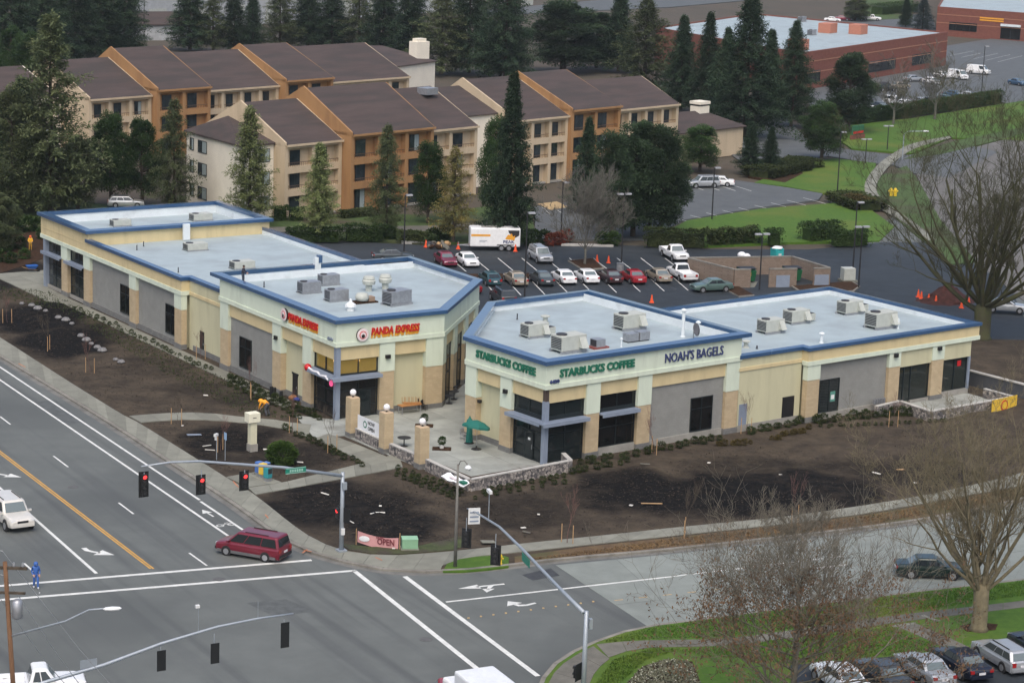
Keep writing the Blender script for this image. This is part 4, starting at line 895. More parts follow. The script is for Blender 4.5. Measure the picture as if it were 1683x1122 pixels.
def hotel_module(H_, x0, x1, y0, ze, depth, dr_, hr, m_, bays, floors=3, rail=True, gableL=True, gableR=True, plainw=False):
    "three storeys of recessed balconies under a gable roof whose ridge runs along the front"
    fh = (ze-.75)/floors if floors else 0
    MB().prism([(x0, y0+.8), (x1, y0+.8), (x1, y0+depth), (x0, y0+depth)], -.2, ze-.02).build('wall', m_, H_)
    if not plainw:
        MB().box(x0, y0, ze-.78, x1, y0+.799, ze-.02).build('eave_band', m_, H_)
        fin = [x0+(x1-x0)*k/bays for k in range(bays+1)]
        for k, fx in enumerate(fin):
            a = .55 if k in (0, bays) else .28
            MB().box(max(x0, fx-a), y0+.004, -.2, min(x1, fx+a), y0+.799, ze-.779).build('fin', m_, H_)
        for f_ in range(floors):
            zb = f_*fh
            if f_: MB().box(x0+.55, y0+.008, zb-.25, x1-.55, y0+.799, zb+.62).build('spandrel', m_, H_)
            else: MB().box(x0+.55, y0+.3, -.2, x1-.55, y0+.799, .06).build('terrace', M_sill, H_)
            for k in range(bays):
                a, b = fin[k]+(.55 if k == 0 else .28), fin[k+1]-(.55 if k == bays-1 else .28)
                wa, wz = a+.95, a+.95+(b-a)*.42
                wi = MB().box(wa, y0+.74, zb+(.64 if f_ else .1), wz, y0+.795, zb+fh-.35).build('window', M_mull, H_)
                wm = (wa+wz)/2; MB().box(wa+.07, y0+.725, zb+(.7 if f_ else .17), wm-.03, y0+.739, zb+fh-.42).build('pane', M_curt, wi); MB().box(wm+.03, y0+.725, zb+(.7 if f_ else .17), wz-.07, y0+.739, zb+fh-.42).build('pane', M_drape if (k*2+f_*3+int(x0)) % 5 == 0 else M_curt, wi)
                if f_ and rail:
                    r_ = MB(); r_.box(a, y0+.06, zb+1.06, b, y0+.12, zb+1.13)
                    n_ = int((b-a)/.3)
                    for q in range(n_): r_.box(a+(q+.5)*(b-a)/n_-.015, y0+.075, zb+.62, a+(q+.5)*(b-a)/n_+.015, y0+.105, zb+1.06)
                    r_.build('railing', M_rail, H_)
    # roof
    o = .35; yr, zr = y0+dr_, ze+hr; yb = y0+depth; sl = hr/dr_; zf = ze-sl*o; zbk = zr-(yb+o-yr)*hr/(depth-dr_)
    t = .22
    rf = MB(); rf.hexa([(x0+.25, y0-o, zf-t), (x1-.25, y0-o, zf-t), (x1-.25, yr, zr-t), (x0+.25, yr, zr-t)], [(x0+.25, y0-o, zf), (x1-.25, y0-o, zf), (x1-.25, yr, zr), (x0+.25, yr, zr)])
    rf.hexa([(x0+.25, yr, zr-t), (x1-.25, yr, zr-t), (x1-.25, yb+o, zbk-t), (x0+.25, yb+o, zbk-t)], [(x0+.25, yr, zr), (x1-.25, yr, zr), (x1-.25, yb+o, zbk), (x0+.25, yb+o, zbk)])
    rf.build('roof', M_shingle, H_)
    MB().box(x0+.02, y0-o-.06, zf-.28, x1-.02, y0-o-.001, zf-.0).build('gutter', m_, H_)
    for flag, xa, xb in ((gableL, x0, x0+.249), (gableR, x1-.249, x1)):
        g = MB(); P_ = [(y0-.02, ze-.4), (y0-.02, ze+(.1 if xa == x0 else -.14)), (yr, zr+(.28 if xa == x0 else -.05)), (yb, ze+(.1 if xa == x0 else -.14)), (yb, ze-.4)]
        n_ = len(P_); g.add([(xa, p, q) for p, q in P_]+[(xb, p, q) for p, q in P_], [tuple(range(n_)), tuple(range(2*n_-1, n_-1, -1))]+[(i, n_+i, n_+(i+1) % n_, (i+1) % n_) for i in range(n_)])
        g.build('gable', m_, H_)
H1 = thing('hotel_building', 'nearer hotel wing with rust and peach balconies under brown gable roofs', 'building', HO, rot(HAZ))
hotel_module(H1, -9.9, -.05, 1.8, 9.5, 17, 8.6, 4.3, M_peach, 2); hotel_module(H1, 0, 15.2, .15, 10.3, 18.5, 9.2, 4.9, M_rust, 3)
hotel_module(H1, 15.25, 25.8, 2.1, 9.5, 17, 9, 4.4, M_peach, 2); hotel_module(H1, 34.4, 45.75, 3.0, 9.5, 18, 10.5, 4.6, M_peach, 3)
hotel_module(H1, 45.8, 56.8, 2.4, 10.3, 19, 10.8, 4.2, M_rust, 2); hotel_module(H1, 56.85, 72.3, 3.8, 9.5, 15, 7.5, 3.4, M_peach, 4)
# white link and end block
MB().prism([(25.85, 6.5), (34.35, 6.5), (34.35, 17), (25.85, 17)], -.2, 9.9).build('link_wall', M_offw, H1)
MB().hexa([(25.85, 6.2, 9.91), (34.35, 6.2, 9.91), (34.35, 17, 9.91), (25.85, 17, 9.91)], [(25.85, 6.2, 10.05), (34.35, 6.2, 10.05), (34.35, 14, 13.2), (25.85, 14, 13.2)]).build('link_roof', M_shingle, H1)
wb = [(-15.2, 3.9), (-9.95, 3.9), (-9.95, 19.3), (-11.3, 19.3)]
MB().prism(wb, -.2, 9.2).build('end_wall', M_offw, H1)
cx_, cy_ = -11.5, 12.5
MB().add if False else None
r_ = MB(); Wb = miter(wb, .3); r_.add([(p.x, p.y, 9.21) for p in Wb]+[(p.x, p.y, 9.4) for p in Wb]+[(-10.0, 12.6, 11.9), (-9.96, 12.6, 11.9)], [(0, 1, 5, 4), (1, 2, 6, 5), (2, 3, 7, 6), (3, 0, 4, 7), (4, 5, 8), (7, 4, 8), (6, 7, 8), (3, 2, 1, 0)]); r_.build('end_roof', M_shingle, H1)
def hotel_window(a, b, z0, z1, out_):
    d = (Vector(b)-Vector(a)).normalized(); n_ = Vector((d.y, -d.x))
    A_, B_ = Vector(a)+n_*.01, Vector(b)+n_*.01
    w_ = MB().prism([A_, B_, B_+n_*.05, A_+n_*.05], z0, z1).build('window', M_mull, H1)
    A2, B2 = A_+d*.1+n_*.051, B_-d*.1+n_*.051; mid = (A2+B2)/2
    MB().prism([A2, mid-d*.04, mid-d*.04+n_*.012, A2+n_*.012], z0+.1, z1-.1).build('pane', M_curt, w_); MB().prism([mid+d*.04, B2, B2+n_*.012, mid+d*.04+n_*.012], z0+.1, z1-.1).build('pane', M_drape, w_)
e1 = (Vector(wb[0])-Vector(wb[3])).normalized(); e2 = (Vector(wb[1])-Vector(wb[0])).normalized()
for z in (1.0, 4.1, 7.0):
    for s_ in (1.0, 3.4): a = Vector(wb[3])+e1*s_; hotel_window(a, a+e1*(1.2 if s_ < 2 else 2.6), z, z+1.6, 1)
    a = Vector(wb[0])+e2*2.6; hotel_window(a, a+e2*2.0, z, z+1.7, 1)
# skylight and low end with chimney
MB().box(21.8, 8.1, 13.1, 24.0, 10.0, 14.0).build('skylight', M_unit2, H1)
MB().prism([(72.35, 6), (92, 6), (92, 15), (72.35, 15)], -.2, 4.2).build('low_wing_wall', M_peach, H1)
MB().hexa([(72.35, 5.6, 4.21), (92.4, 5.6, 4.21), (92.4, 15, 4.21), (72.35, 15, 4.21)], [(72.35, 5.6, 4.35), (92.4, 5.6, 4.35), (89, 12, 6.4), (72.35, 12, 6.8)]).build('low_wing_roof', M_shingle, H1)
ch = MB().box(87.0, 11, 4.3, 89.4, 13, 7.2).build('chimney', M_offw, H1); MB().box(87.15, 11.15, 7.201, 89.25, 12.85, 7.5).build('chimney_vent', M_dark, ch); MB().box(86.9, 10.9, 7.501, 89.5, 13.1, 7.95).build('chimney_cap', M_offw, ch)
H2 = thing('hotel_building', 'hotel wing behind, with brown roofs and a white chimney block', 'building', HO, rot(HAZ))
hotel_module(H2, -.5, 10.9, 54.0, 9.5, 17, 10, 4.5, M_peach, 3); hotel_module(H2, 11, 21.2, 52.8, 10.3, 19, 11, 5.0, M_rust, 2); hotel_module(H2, 21.25, 36.3, 54.4, 9.5, 17, 9.5, 4.6, M_peach, 4)
hotel_module(H2, 36.35, 46.5, 52.9, 10.3, 19, 11, 4.4, M_rust, 2); hotel_module(H2, 46.55, 64, 53.4, 9.5, 18, 10.5, 4.5, M_peach, 4)
MB().prism([(64.05, 62), (84.5, 67.5), (84.5, 76), (64.05, 76)], -.2, 9.5).build('end_wall', M_offw, H2)
MB().hexa([(64.05, 61.7, 9.51), (84.8, 67.2, 9.51), (84.8, 76.3, 9.51), (64.05, 76.3, 9.51)], [(64.05, 61.7, 9.65), (84.8, 67.2, 9.65), (78, 74, 12.0), (64.05, 74, 12.8)]).build('end_roof', M_shingle, H2)
ch = MB().box(80.5, 68, 9.6, 83.5, 70, 13.0).build('chimney', M_offw, H2); MB().box(81, 68.3, 13.001, 83, 69.7, 13.5).build('chimney_cap', M_offw, ch)
hotel_module(H2, -12.5, -.6, 60.5, 9.2, 15, 9, 3.6, M_offw, 3); hotel_module(H2, -30, -12.6, 62.5, 9.2, 15, 9, 3.4, M_offw, 4)

# red brick buildings and the pale warehouse
M_rbrick = courses('red_brick', (.20, .075, .055, 1), (.175, .065, .048, 1), (.17, .08, .062, 1), .6, .3); M_rband = plain('tan_band', (.36, .18, .11, 1), .85)
def box_building(label, pts, z, holes=(), roofm=None):
    P_ = [G(x, y, z) for x, y in pts]; o = P_[0]; d = (P_[1]-P_[0]); az = math.degrees(math.atan2(d.x, d.y))
    B_ = thing('brick_building', label, 'building', (o.x, o.y, 0), rot(az)); X, Y = azv(az), azv(az-90)
    Q = [((p-o).dot(X), (p-o).dot(Y)) for p in P_]
    MB().prism(Q, -.3, z-.5).build('wall', M_rbrick, B_)
    O_, I_ = miter(Q, 0), miter(Q, -.4)
    for i in range(len(Q)): j = (i+1) % len(Q); MB().prism([O_[i], O_[j], I_[j], I_[i]], z-.501, z).build('parapet', M_rbrick, B_)
    MB().prism(miter(Q, -.41), z-.499, z-.3).build('roof', roofm or M_memb, B_)
    F_ = Facade(B_, (0, 0, 0), (1, 0, 0), (0, -1, 0)); L = d.length
    for zb in (.72, .42): F_.box('brick_band', 0, L, z*zb, z*zb+.18, 0, .05, M_rband)
    return B_, F_, L
B_, F_, L = box_building('long red brick building with white flat roof among the conifers', [(1318, 87), (1558, 53), (1240, 22), (1078, 45)], 7.6)
for a, b in [(.02, .12), (.42, .62), (.74, .88)]: F_.glazing(L*a, L*b, 1.2, 3.6, .02, [L*(a+(b-a)*k/4) for k in (1, 2, 3)], [], M_dglass)
F_.box('entrance_bay', L*.3, L*.42, -.2, 5.2, -.3, .4, M_rbrick); F_.box('corner_pier', L*.9, L*.94, -.2, 5.4, 0, .3, M_rbrick)
for px, lb in [((1334, 58), 'grey unit left of the terracotta boxes on the brick building roof'), ((1318, 36), 'grey unit at the back edge of the brick building roof')]: hvac('air_unit', lb, G(px[0], px[1], 7.3), rot(31), 2, 'units on the brick building')
M_terra = plain('terracotta_unit', (.42, .17, .11, 1), .7)
for lb, px in (('lower terracotta box on the brick building roof', (1360, 50)), ('taller terracotta box on the brick building roof', (1410, 52)), ('terracotta box near the front edge of the brick roof', (1312, 78))):
    o = MB().box(-2, -1.5, 0, 2, 1.5, 2.2).build('roof_box', M_terra, bevel=.08); o.location = G(px[0], px[1]+4, 7.3); o.rotation_euler = (0, 0, rot(31)); tag(o, lb, 'roof box', 'terracotta roof boxes')
B2_, F2_, L2 = box_building('red brick office at the upper right corner with gold lettering', [(1541, 11), (1720, 24), (1720, -60), (1590, -70)], 7.4)
F2_.glazing(L2*.12, L2*.38, 1.4, 3.6, .02, [L2*(.12+.26*k/4) for k in (1, 2, 3)], [], M_dglass); F2_.glazing(L2*.6, L2*.78, .2, 3.4, .02, [L2*.69], [], M_dglass); F2_.box('white_canopy', L2*.6, L2*.78, 3.5, 4.1, 0, .5, M_para)
F2_.box('letter_panel', L2*.4, L2*.62, 5.1, 5.5, .02, .06, M_orange); F2_.box('letter_panel', L2*.4, L2*.62, 4.5, 4.9, .02, .06, M_orange)
wh = [G(215, 52), G(760, 16), G(760, -60), G(215, -30)]
WH = thing('warehouse', 'pale warehouse showing between the conifers at the top left', 'building', (wh[0].x, wh[0].y, 0), 0)
qq = [(p.x-wh[0].x, p.y-wh[0].y) for p in wh]
M_pale = courses('pale_block', (.42, .44, .45, 1), (.37, .39, .40, 1), (.30, .31, .32, 1), 1.6, .8)
MB().prism(qq, -.3, 9).build('wall', M_pale, WH); MB().prism(miter(qq, .5), 9.01, 9.6).build('roof', M_memb, WH)
dd = (wh[1]-wh[0]).normalized(); fw = Facade(WH, (0, 0, 0), (dd.x, dd.y, 0), (dd.y, -dd.x, 0))
for k in range(12): fw.box('loading_door', 6+k*14, 12+k*14, 0, 5, .02, .1, M_unit)
sh = thing('shed', 'low dark roofed shed in front of the pale warehouse', 'shed', G(250, 62), rot(60))
MB().box(-10, -4, -.3, 10, 4, 3.2).build('wall', M_pale, sh); MB().hexa([(-10.5, -4.5, 3.21), (10.5, -4.5, 3.21), (10.5, 4.5, 3.21), (-10.5, 4.5, 3.21)], [(-10.5, -4.5, 3.4), (10.5, -4.5, 3.4), (10.5, 0, 6), (-10.5, 0, 6)]).build('roof', M_shingle, sh)
# ================================================================== vegetation
def leafmat(name, c, c2, rough=.75, trans=.25, rand=.22):
    if name in MATS: return MATS[name]
    c, c2 = tuple(x*1.3 for x in c[:3])+(1,), tuple(x*1.3 for x in c2[:3])+(1,)
    ma = mat(name, c, rough, .3, .55, 4, c2=c2, rand=rand, spec=.2)
    n = ma.node_tree.nodes; l = ma.node_tree.links; b = n['Principled BSDF']; src = b.inputs['Base Color'].links[0].from_socket
    tr = n.new('ShaderNodeBsdfTranslucent'); l.new(src, tr.inputs['Color']); mx = n.new('ShaderNodeMixShader'); mx.inputs[0].default_value = .38
    l.new(b.outputs[0], mx.inputs[1]); l.new(tr.outputs[0], mx.inputs[2]); l.new(mx.outputs[0], n['Material Output'].inputs[0])
    return ma
M_fir = leafmat('fir_needles', (.025, .046, .027, 1), (.050, .082, .042, 1)); M_cedar = leafmat('cedar_needles', (.12, .15, .055, 1), (.22, .25, .11, 1)); M_gold = leafmat('golden_needles', (.22, .17, .05, 1), (.16, .17, .07, 1))
M_olive = leafmat('olive_needles', (.055, .075, .036, 1), (.12, .14, .065, 1)); M_pine = leafmat('pine_needles', (.026, .046, .025, 1), (.050, .080, .038, 1)); M_broad = leafmat('broad_leaves', (.026, .056, .02, 1), (.055, .095, .03, 1))
M_blue_n = leafmat('spruce_needles', (.035, .06, .055, 1), (.07, .10, .095, 1)); M_hedge = leafmat('hedge_leaves', (.020, .042, .012, 1), (.045, .075, .02, 1)); M_brownl = leafmat('dry_leaves', (.12, .062, .032, 1), (.095, .066, .04, 1))
M_bark = mat('bark', (.075, .060, .045, 1), .95, .35, 3, 6, bump=.5, bscale=8); M_moss = mat('mossy_bark', (.058, .050, .036, 1), .95, .3, 1.2, 6, c2=(.065, .072, .024, 1), bump=.5, bscale=8); M_greyb = mat('grey_bark', (.13, .125, .105, 1), .95, .25, 2, 5); M_redb = mat('red_twigs', (.14, .075, .065, 1), .9, .25, 2)
M_stake = mat('timber_stake', (.42, .27, .14, 1), .85, .15, 3)
def spray(mb, p, d, L, w_, r_):
    "one needle spray or leaf clump: a bent two-quad blade"
    d = d.normalized(); s_ = d.cross(Vector((r_.uniform(-.5, .5), r_.uniform(-.5, .5), 1))).normalized()*w_
    q = p+d*L*.55+Vector((0, 0, r_.uniform(-.1, .1)*L)); e = p+d*L+Vector((0, 0, -.22*L))
    mb.add([p-s_*.4, p+s_*.4, q+s_, q-s_, e+s_*.25, e-s_*.25], [(0, 1, 2, 3), (3, 2, 4, 5)])
def spray1(mb, p, d, L, w_, r_):
    d = d.normalized(); s_ = d.cross(Vector((r_.uniform(-.5, .5), r_.uniform(-.5, .5), 1))).normalized()*w_; q = p+d*L*.5; e = p+d*L+Vector((0, 0, -.18*L))
    mb.add([p, q+s_, e, q-s_], [(0, 1, 2, 3)])
def conifer_mesh(seed, m_, spread=.22, nb=210, dens=11, bare=.08, droop=.25, power=.9, size=.62, irregular=.25):
    "unit tree, 10 m tall: trunk mesh and crown mesh"
    r_ = random.Random(seed); H_ = 10.0; cr = MB(); tk = MB()
    tk.tube([(0, 0, 0), (.02, 0, 4), (0, 0, 9.8)], [.17, .11, .015], 7)
    for i in range(nb):
        t = bare+(1-bare)*(i+r_.random())/nb
        prof = ((1-t)**power)*(1 if t > bare+.12 else .75+.25*(t-bare)/.12)
        L = H_*spread*prof*(1+r_.uniform(-irregular, irregular)+(.28 if r_.random() < .12 else 0))+.12
        a = i*2.399+r_.uniform(-.4, .4); z = t*H_
        d = Vector((math.cos(a), math.sin(a), r_.uniform(.0, .3)-droop*.3))
        side = Vector((-d.y, d.x, 0)).normalized(); n_ = max(3, int(dens*(.35+L/2)))
        for k in range(n_):
            s_ = .22+.80*(k+r_.random())/n_; p = Vector((0, 0, z))+d*L*s_+Vector((0, 0, -droop*L*s_*s_))
            for sg in (-1, 1, 0, -.5, .5, -.8, .8, .25):
                dd = d*r_.uniform(-.1, 1)+side*sg*r_.uniform(.4, 1.2)+Vector((r_.uniform(-.3, .3), r_.uniform(-.3, .3), r_.uniform(-.5, .7)))
                spray1(cr, p+Vector((r_.gauss(0, .07), r_.gauss(0, .07), r_.gauss(0, .12))), dd, size*.46*(.5+.8*r_.random())*(.7+.3*(1-s_)), .044*(.6+.7*r_.random()), r_)
        if i % 3 == 0: tk.tube([(0, 0, z), tuple(Vector((0, 0, z))+d*L*.7+Vector((0, 0, -droop*L*.5)))], [.035, .01], 4, False)
    return tk, cr
def pine_mesh(seed, clumps=60, rad=2.7, z0=1.6, top=10, flat=.8):
    r_ = random.Random(seed); tk = MB(); cr = MB(); tk.tube([(0, 0, 0), (.1, 0, 4), (0, .1, 9)], [.26, .18, .05], 8)
    for i in range(clumps):
        t = (i+r_.random())/clumps; z = z0+(top-z0)*t; rr = rad*math.sin(math.pi*(.22+.70*t))*r_.uniform(.45, 1); a = r_.uniform(0, 6.28)
        c = Vector((math.cos(a)*rr, math.sin(a)*rr, z)); R_ = r_.uniform(.75, 1.25)*(1.15-.45*t)
        tk.tube([(0, 0, max(.5, z-1)), tuple(c)], [.07, .02], 4, False)
        for k in range(520):
            u = Vector((r_.gauss(0, 1), r_.gauss(0, 1), r_.gauss(0, .75))).normalized()*R_*(r_.random()**.4)*r_.uniform(.85, 1.15); u.z *= flat
            spray1(cr, c+u, u+Vector((r_.uniform(-.5, .5), r_.uniform(-.5, .5), .25)), r_.uniform(.18, .34), .07, r_)
    return tk, cr
def bush_mesh(seed, n_=420, rx=.5, rz=.5, size=.16, wdt=.06):
    r_ = random.Random(seed); cr = MB()
    for k in range(n_):
        u = Vector((r_.gauss(0, 1), r_.gauss(0, 1), r_.gauss(0, 1))).normalized(); rad = .45+.6*r_.random()**.5
        p = Vector((u.x*rx*rad, u.y*rx*rad, rz+u.z*rz*rad)); p.z = max(.02, p.z)
        spray(cr, p, u+Vector((r_.uniform(-.6, .6), r_.uniform(-.6, .6), .4)), size*r_.uniform(.6, 1.4), wdt, r_)
    return cr
def bare_mesh(seed, H_=10, levels=6, spread=.55, trunk=.22, tl=.22, min_r=.012, kids=(2, 3), up=.25, droop=0, tip_leaves=None, low=True, sub=9):
    r_ = random.Random(seed); mb = MB(); ends = []
    def grow(p, d, L, rad, lev):
        pts = [p]; q = Vector(p); dd = Vector(d); n_ = 4 if lev < 2 else 3; rs = [rad]
        for k in range(n_):
            dd = (dd+Vector((r_.uniform(-.22, .22), r_.uniform(-.22, .22), r_.uniform(-.1, .2)+up*.25-droop*.15*lev))).normalized(); q = q+dd*L/n_; pts.append(Vector(q)); rs.append(max(min_r, rad*(1-.45*(k+1)/n_)))
        mb.tube(pts, rs, 7 if lev < 2 else (4 if lev < 4 else 3), False)
        if lev >= levels: ends.append((q, dd)); return
        for k in range(r_.randint(*kids)+(1 if lev >= 2 else 0)):
            i = r_.randint(1, n_) if k else n_; a = r_.uniform(0, 6.28)
            per = dd.cross(Vector((math.cos(a), math.sin(a), .3))).normalized()
            nd = (dd*(1 if k == 0 else .55)+per*spread*r_.uniform(.5, 1.5)+Vector((0, 0, up))).normalized()
            grow(pts[i], nd, L*r_.uniform(.62, .86), rs[i]*(.78 if k == 0 else .58), lev+1)
    grow(Vector((0, 0, 0)), Vector((0, 0, 1)), H_*tl, trunk, 0)
    return mb, ends
def tree_thing(name, label, tk, cr, mt, mc, loc, rz, sc, cat='tree', group=None):
    t = thing(name, label, cat, loc, rz, group); t.scale = sc
    inst('trunk', tk, t); inst('crown', cr, t) if cr else None
    return t
PROTO = {}
def proto(key, fn, mtr, mc):
    if key not in PROTO:
        tk, cr = fn(); PROTO[key] = (tk.mesh(key+'_trunk', mtr), cr.mesh(key+'_crown', mc))
    return PROTO[key]
KIND = {
 'fir': lambda i: proto('fir%d' % (i % 3), lambda: conifer_mesh(10+i % 3, None, .20, 300, 13, .05, .12, .9, .62, .4), M_bark, M_fir),
 'firw': lambda i: proto('firw%d' % (i % 2), lambda: conifer_mesh(20+i % 2, None, .27, 300, 12, .06, .15, .8, .62, .4), M_bark, M_fir),
 'cedar': lambda i: proto('cedar%d' % (i % 2), lambda: conifer_mesh(30+i % 2, None, .165, 190, 11, .1, .0, .72, .7, .5), M_bark, M_cedar),
 'gold': lambda i: proto('gold', lambda: conifer_mesh(40, None, .21, 150, 8, .1, .05, .7, .72, .5), M_bark, M_gold),
 'olive': lambda i: proto('olive%d' % (i % 2), lambda: conifer_mesh(50+i % 2, None, .21, 190, 10, .06, .1, .65, .72, .55), M_bark, M_olive),
 'pine': lambda i: proto('pine%d' % (i % 3), lambda: pine_mesh(60+i % 3), M_bark, M_pine),
 'round': lambda i: proto('round%d' % (i % 2), lambda: pine_mesh(70+i % 2, 50, 3.0, 2.0, 9.6, .9), M_bark, M_broad),
 'roundo': lambda i: proto('roundo', lambda: pine_mesh(74, 46, 3.0, 1.5, 9.6, .9), M_bark, M_olive),
 'spruce': lambda i: proto('spruce', lambda: conifer_mesh(80, None, .26, 220, 11, .03, .1, .8), M_bark, M_blue_n)}
WREF = {'fir': 4.3, 'firw': 5.6, 'cedar': 3.7, 'gold': 4.6, 'olive': 4.9, 'pine': 6.2, 'round': 6.8, 'roundo': 6.8, 'spruce': 5.4}
def place_tree(kind, bx, by, ty, wpx, label, i, group):
    b = G(bx, by); ppm = (by+266+.034*(bx-841))/CAMH
    h = (by-ty)/ppm*1.035; wd = wpx/ppm
    tk, cr = KIND[kind](i); s_ = h/10; sw = wd/WREF[kind]
    nm = {'round': 'broadleaf_tree', 'roundo': 'broadleaf_tree', 'pine': 'pine_tree', 'spruce': 'spruce_tree'}.get(kind, 'conifer_tree')
    return tree_thing(nm, label, tk, cr, None, None, b, i*1.7, (sw, sw, s_), group=group)
TREES = [
 ('pine', 1004, 394, 222, 96, 'dark pine at the left of the clump by the hotel car park'),
 ('round', 1068, 372, 236, 92, 'dark tree filling the back of the pine clump'),
 ('firw', 38, 336, 150, 150, 'wide dark fir behind the big olive conifer'),
 ('roundo', 128, 348, 236, 84, 'dark bushy tree just above the far left pavilion roof'),
 ('roundo', -8, 410, 322, 84, 'dark bush cut by the left edge beside the pavilion'),
 ('cedar', 410, 372, 188, 86, 'slender light green conifer before the white hotel end wall'),
 ('cedar', 524, 393, 243, 74, 'slender light green conifer second from the white hotel end'),
 ('olive', 634, 388, 212, 78, 'thin greyish green conifer before the rust hotel bay'),
 ('gold', 745, 397, 246, 88, 'yellowish conifer left of the white trailer'),
 ('round', 703, 366, 236, 66, 'dark leafy tree between the thin conifer and yellowish conifer'),
 ('fir', 836, 403, 126, 104, 'tall dark green fir beside the white trailer roof'),
 ('round', 812, 372, 194, 62, 'dark broadleaf tree tucked behind the tall fir'),
 ('fir', 963, 348, 194, 76, 'pointed dark conifer in front of the second rust bay'),
 ('pine', 1040, 388, 205, 116, 'broad dark pine left of the pair by the hotel car park'),
 ('pine', 1085, 390, 210, 108, 'broad dark pine nearest the hotel car park lawn'),
 ('round', 1150, 280, 204, 84, 'round green tree under the hotel chimney'),
 ('roundo', 1103, 296, 232, 60, 'small olive tree at the end of the hotel wing'),
 ('fir', 1232, 284, 198, 54, 'small conifer left of the pair by the driveway bank'),
 ('fir', 1265, 284, 206, 48, 'small conifer right of the pair by the driveway bank'),
 ('round', 1350, 262, 162, 92, 'rounded evergreen beside the driveway and green sign'),
 ('pine', 1394, 216, 84, 104, 'dark spreading pine before the red brick building'),
 ('olive', 85, 352, 58, 170, 'big olive conifer rising above the far left pavilion roof'),
 ('roundo', 20, 352, 168, 110, 'dark leafy tree at the left edge behind the pavilion'),
 ('round', 182, 336, 198, 80, 'dark green tree right of the big olive conifer'),
 ('round', 234, 336, 206, 78, 'dark green tree nearest the hotel end wall'),
 ('olive', 286, 350, 178, 84, 'thin olive conifer before the left of the white end wall'),
 ('round', 440, 172, 136, 50, 'small green tree in the hotel courtyard, left one'),
 ('round', 656, 156, 104, 52, 'small green tree in the hotel courtyard, right one'),
 ('firw', 1224, 226, -14, 168, 'largest dark fir left of the red brick building'),
 ('fir', 1160, 190, 18, 84, 'dark fir second left of the largest fir'),
 ('fir', 1190, 195, 42, 80, 'dark fir just left of the largest fir'),
 ('fir', 1118, 180, 24, 90, 'dark fir before the white roof corner'),
 ('olive', 1058, 160, -2, 140, 'olive green tall conifer behind the right hotel gable'),
 ('firw', 1300, 208, 28, 104, 'dark fir at the left end of the brick wall'),
 ('fir', 1262, 195, 44, 78, 'dark fir between the largest fir and the brick wall'),
 ('roundo', 822, 128, 62, 86, 'yellow green tree above the hotel roof line'),
 ('pine', 925, 118, 6, 140, 'broad pine above the right hotel roof'),
 ('fir', 1016, 118, -20, 84, 'dark conifer behind the broad pine'),
 ('pine', 980, 112, 24, 90, 'pine right of the broad pine above the hotel'),
 ('spruce', 1516, 50, -10, 60, 'blue grey spruce beside the upper right brick office'),
 ('fir', 1488, 44, -12, 34, 'small dark conifer left of the blue grey spruce'),
 ('roundo', 1405, 34, -8, 60, 'grey green tree in the yard behind the brick building'),
 ('firw', 830, 132, -60, 130, 'very dark fir right of the white chimney'),
 ('firw', 770, 120, -70, 120, 'very dark fir behind the hotel chimney'),
 ('olive', 725, 122, -10, 110, 'soft green conifer left of the white chimney block'),
]
for k, (x, by, ty, wd) in enumerate([(20, 118, -30, 110), (70, 112, -40, 110), (120, 104, -50, 110), (165, 98, -45, 110), (205, 92, -30, 90), (312, 82, -30, 80), (350, 84, -20, 60), (385, 84, -16, 60), (415, 86, -10, 50), (460, 80, -14, 80), (505, 78, -30, 80), (545, 80, -24, 80), (590, 82, -24, 80), (630, 88, -40, 90), (675, 96, -40, 90)]):
    TREES.append(('firw' if k < 5 else ('fir' if k % 3 else 'olive'), x, by, ty, wd, 'tall dark conifer number %s of the row behind the hotel counted from left' % ['one', 'two', 'three', 'four', 'five', 'six', 'seven', 'eight', 'nine', 'ten', 'eleven', 'twelve', 'thirteen', 'fourteen', 'fifteen'][k]))
for k, (x, by, ty, wd) in enumerate([(20, 172, 62, 70), (-5, 300, 190, 90), (55, 180, 70, 80)]):
    TREES.append(('round', x, by, ty, wd, ['dark green tree at the left edge beside the hotel roof', 'dark tree cut by the left edge above the pavilion', 'dark green tree left of the hotel gable'][k]))
for i, (k, x, by, ty, wd, lb) in enumerate(TREES): place_tree(k, x, by, ty, wd, lb, i, 'evergreen trees')

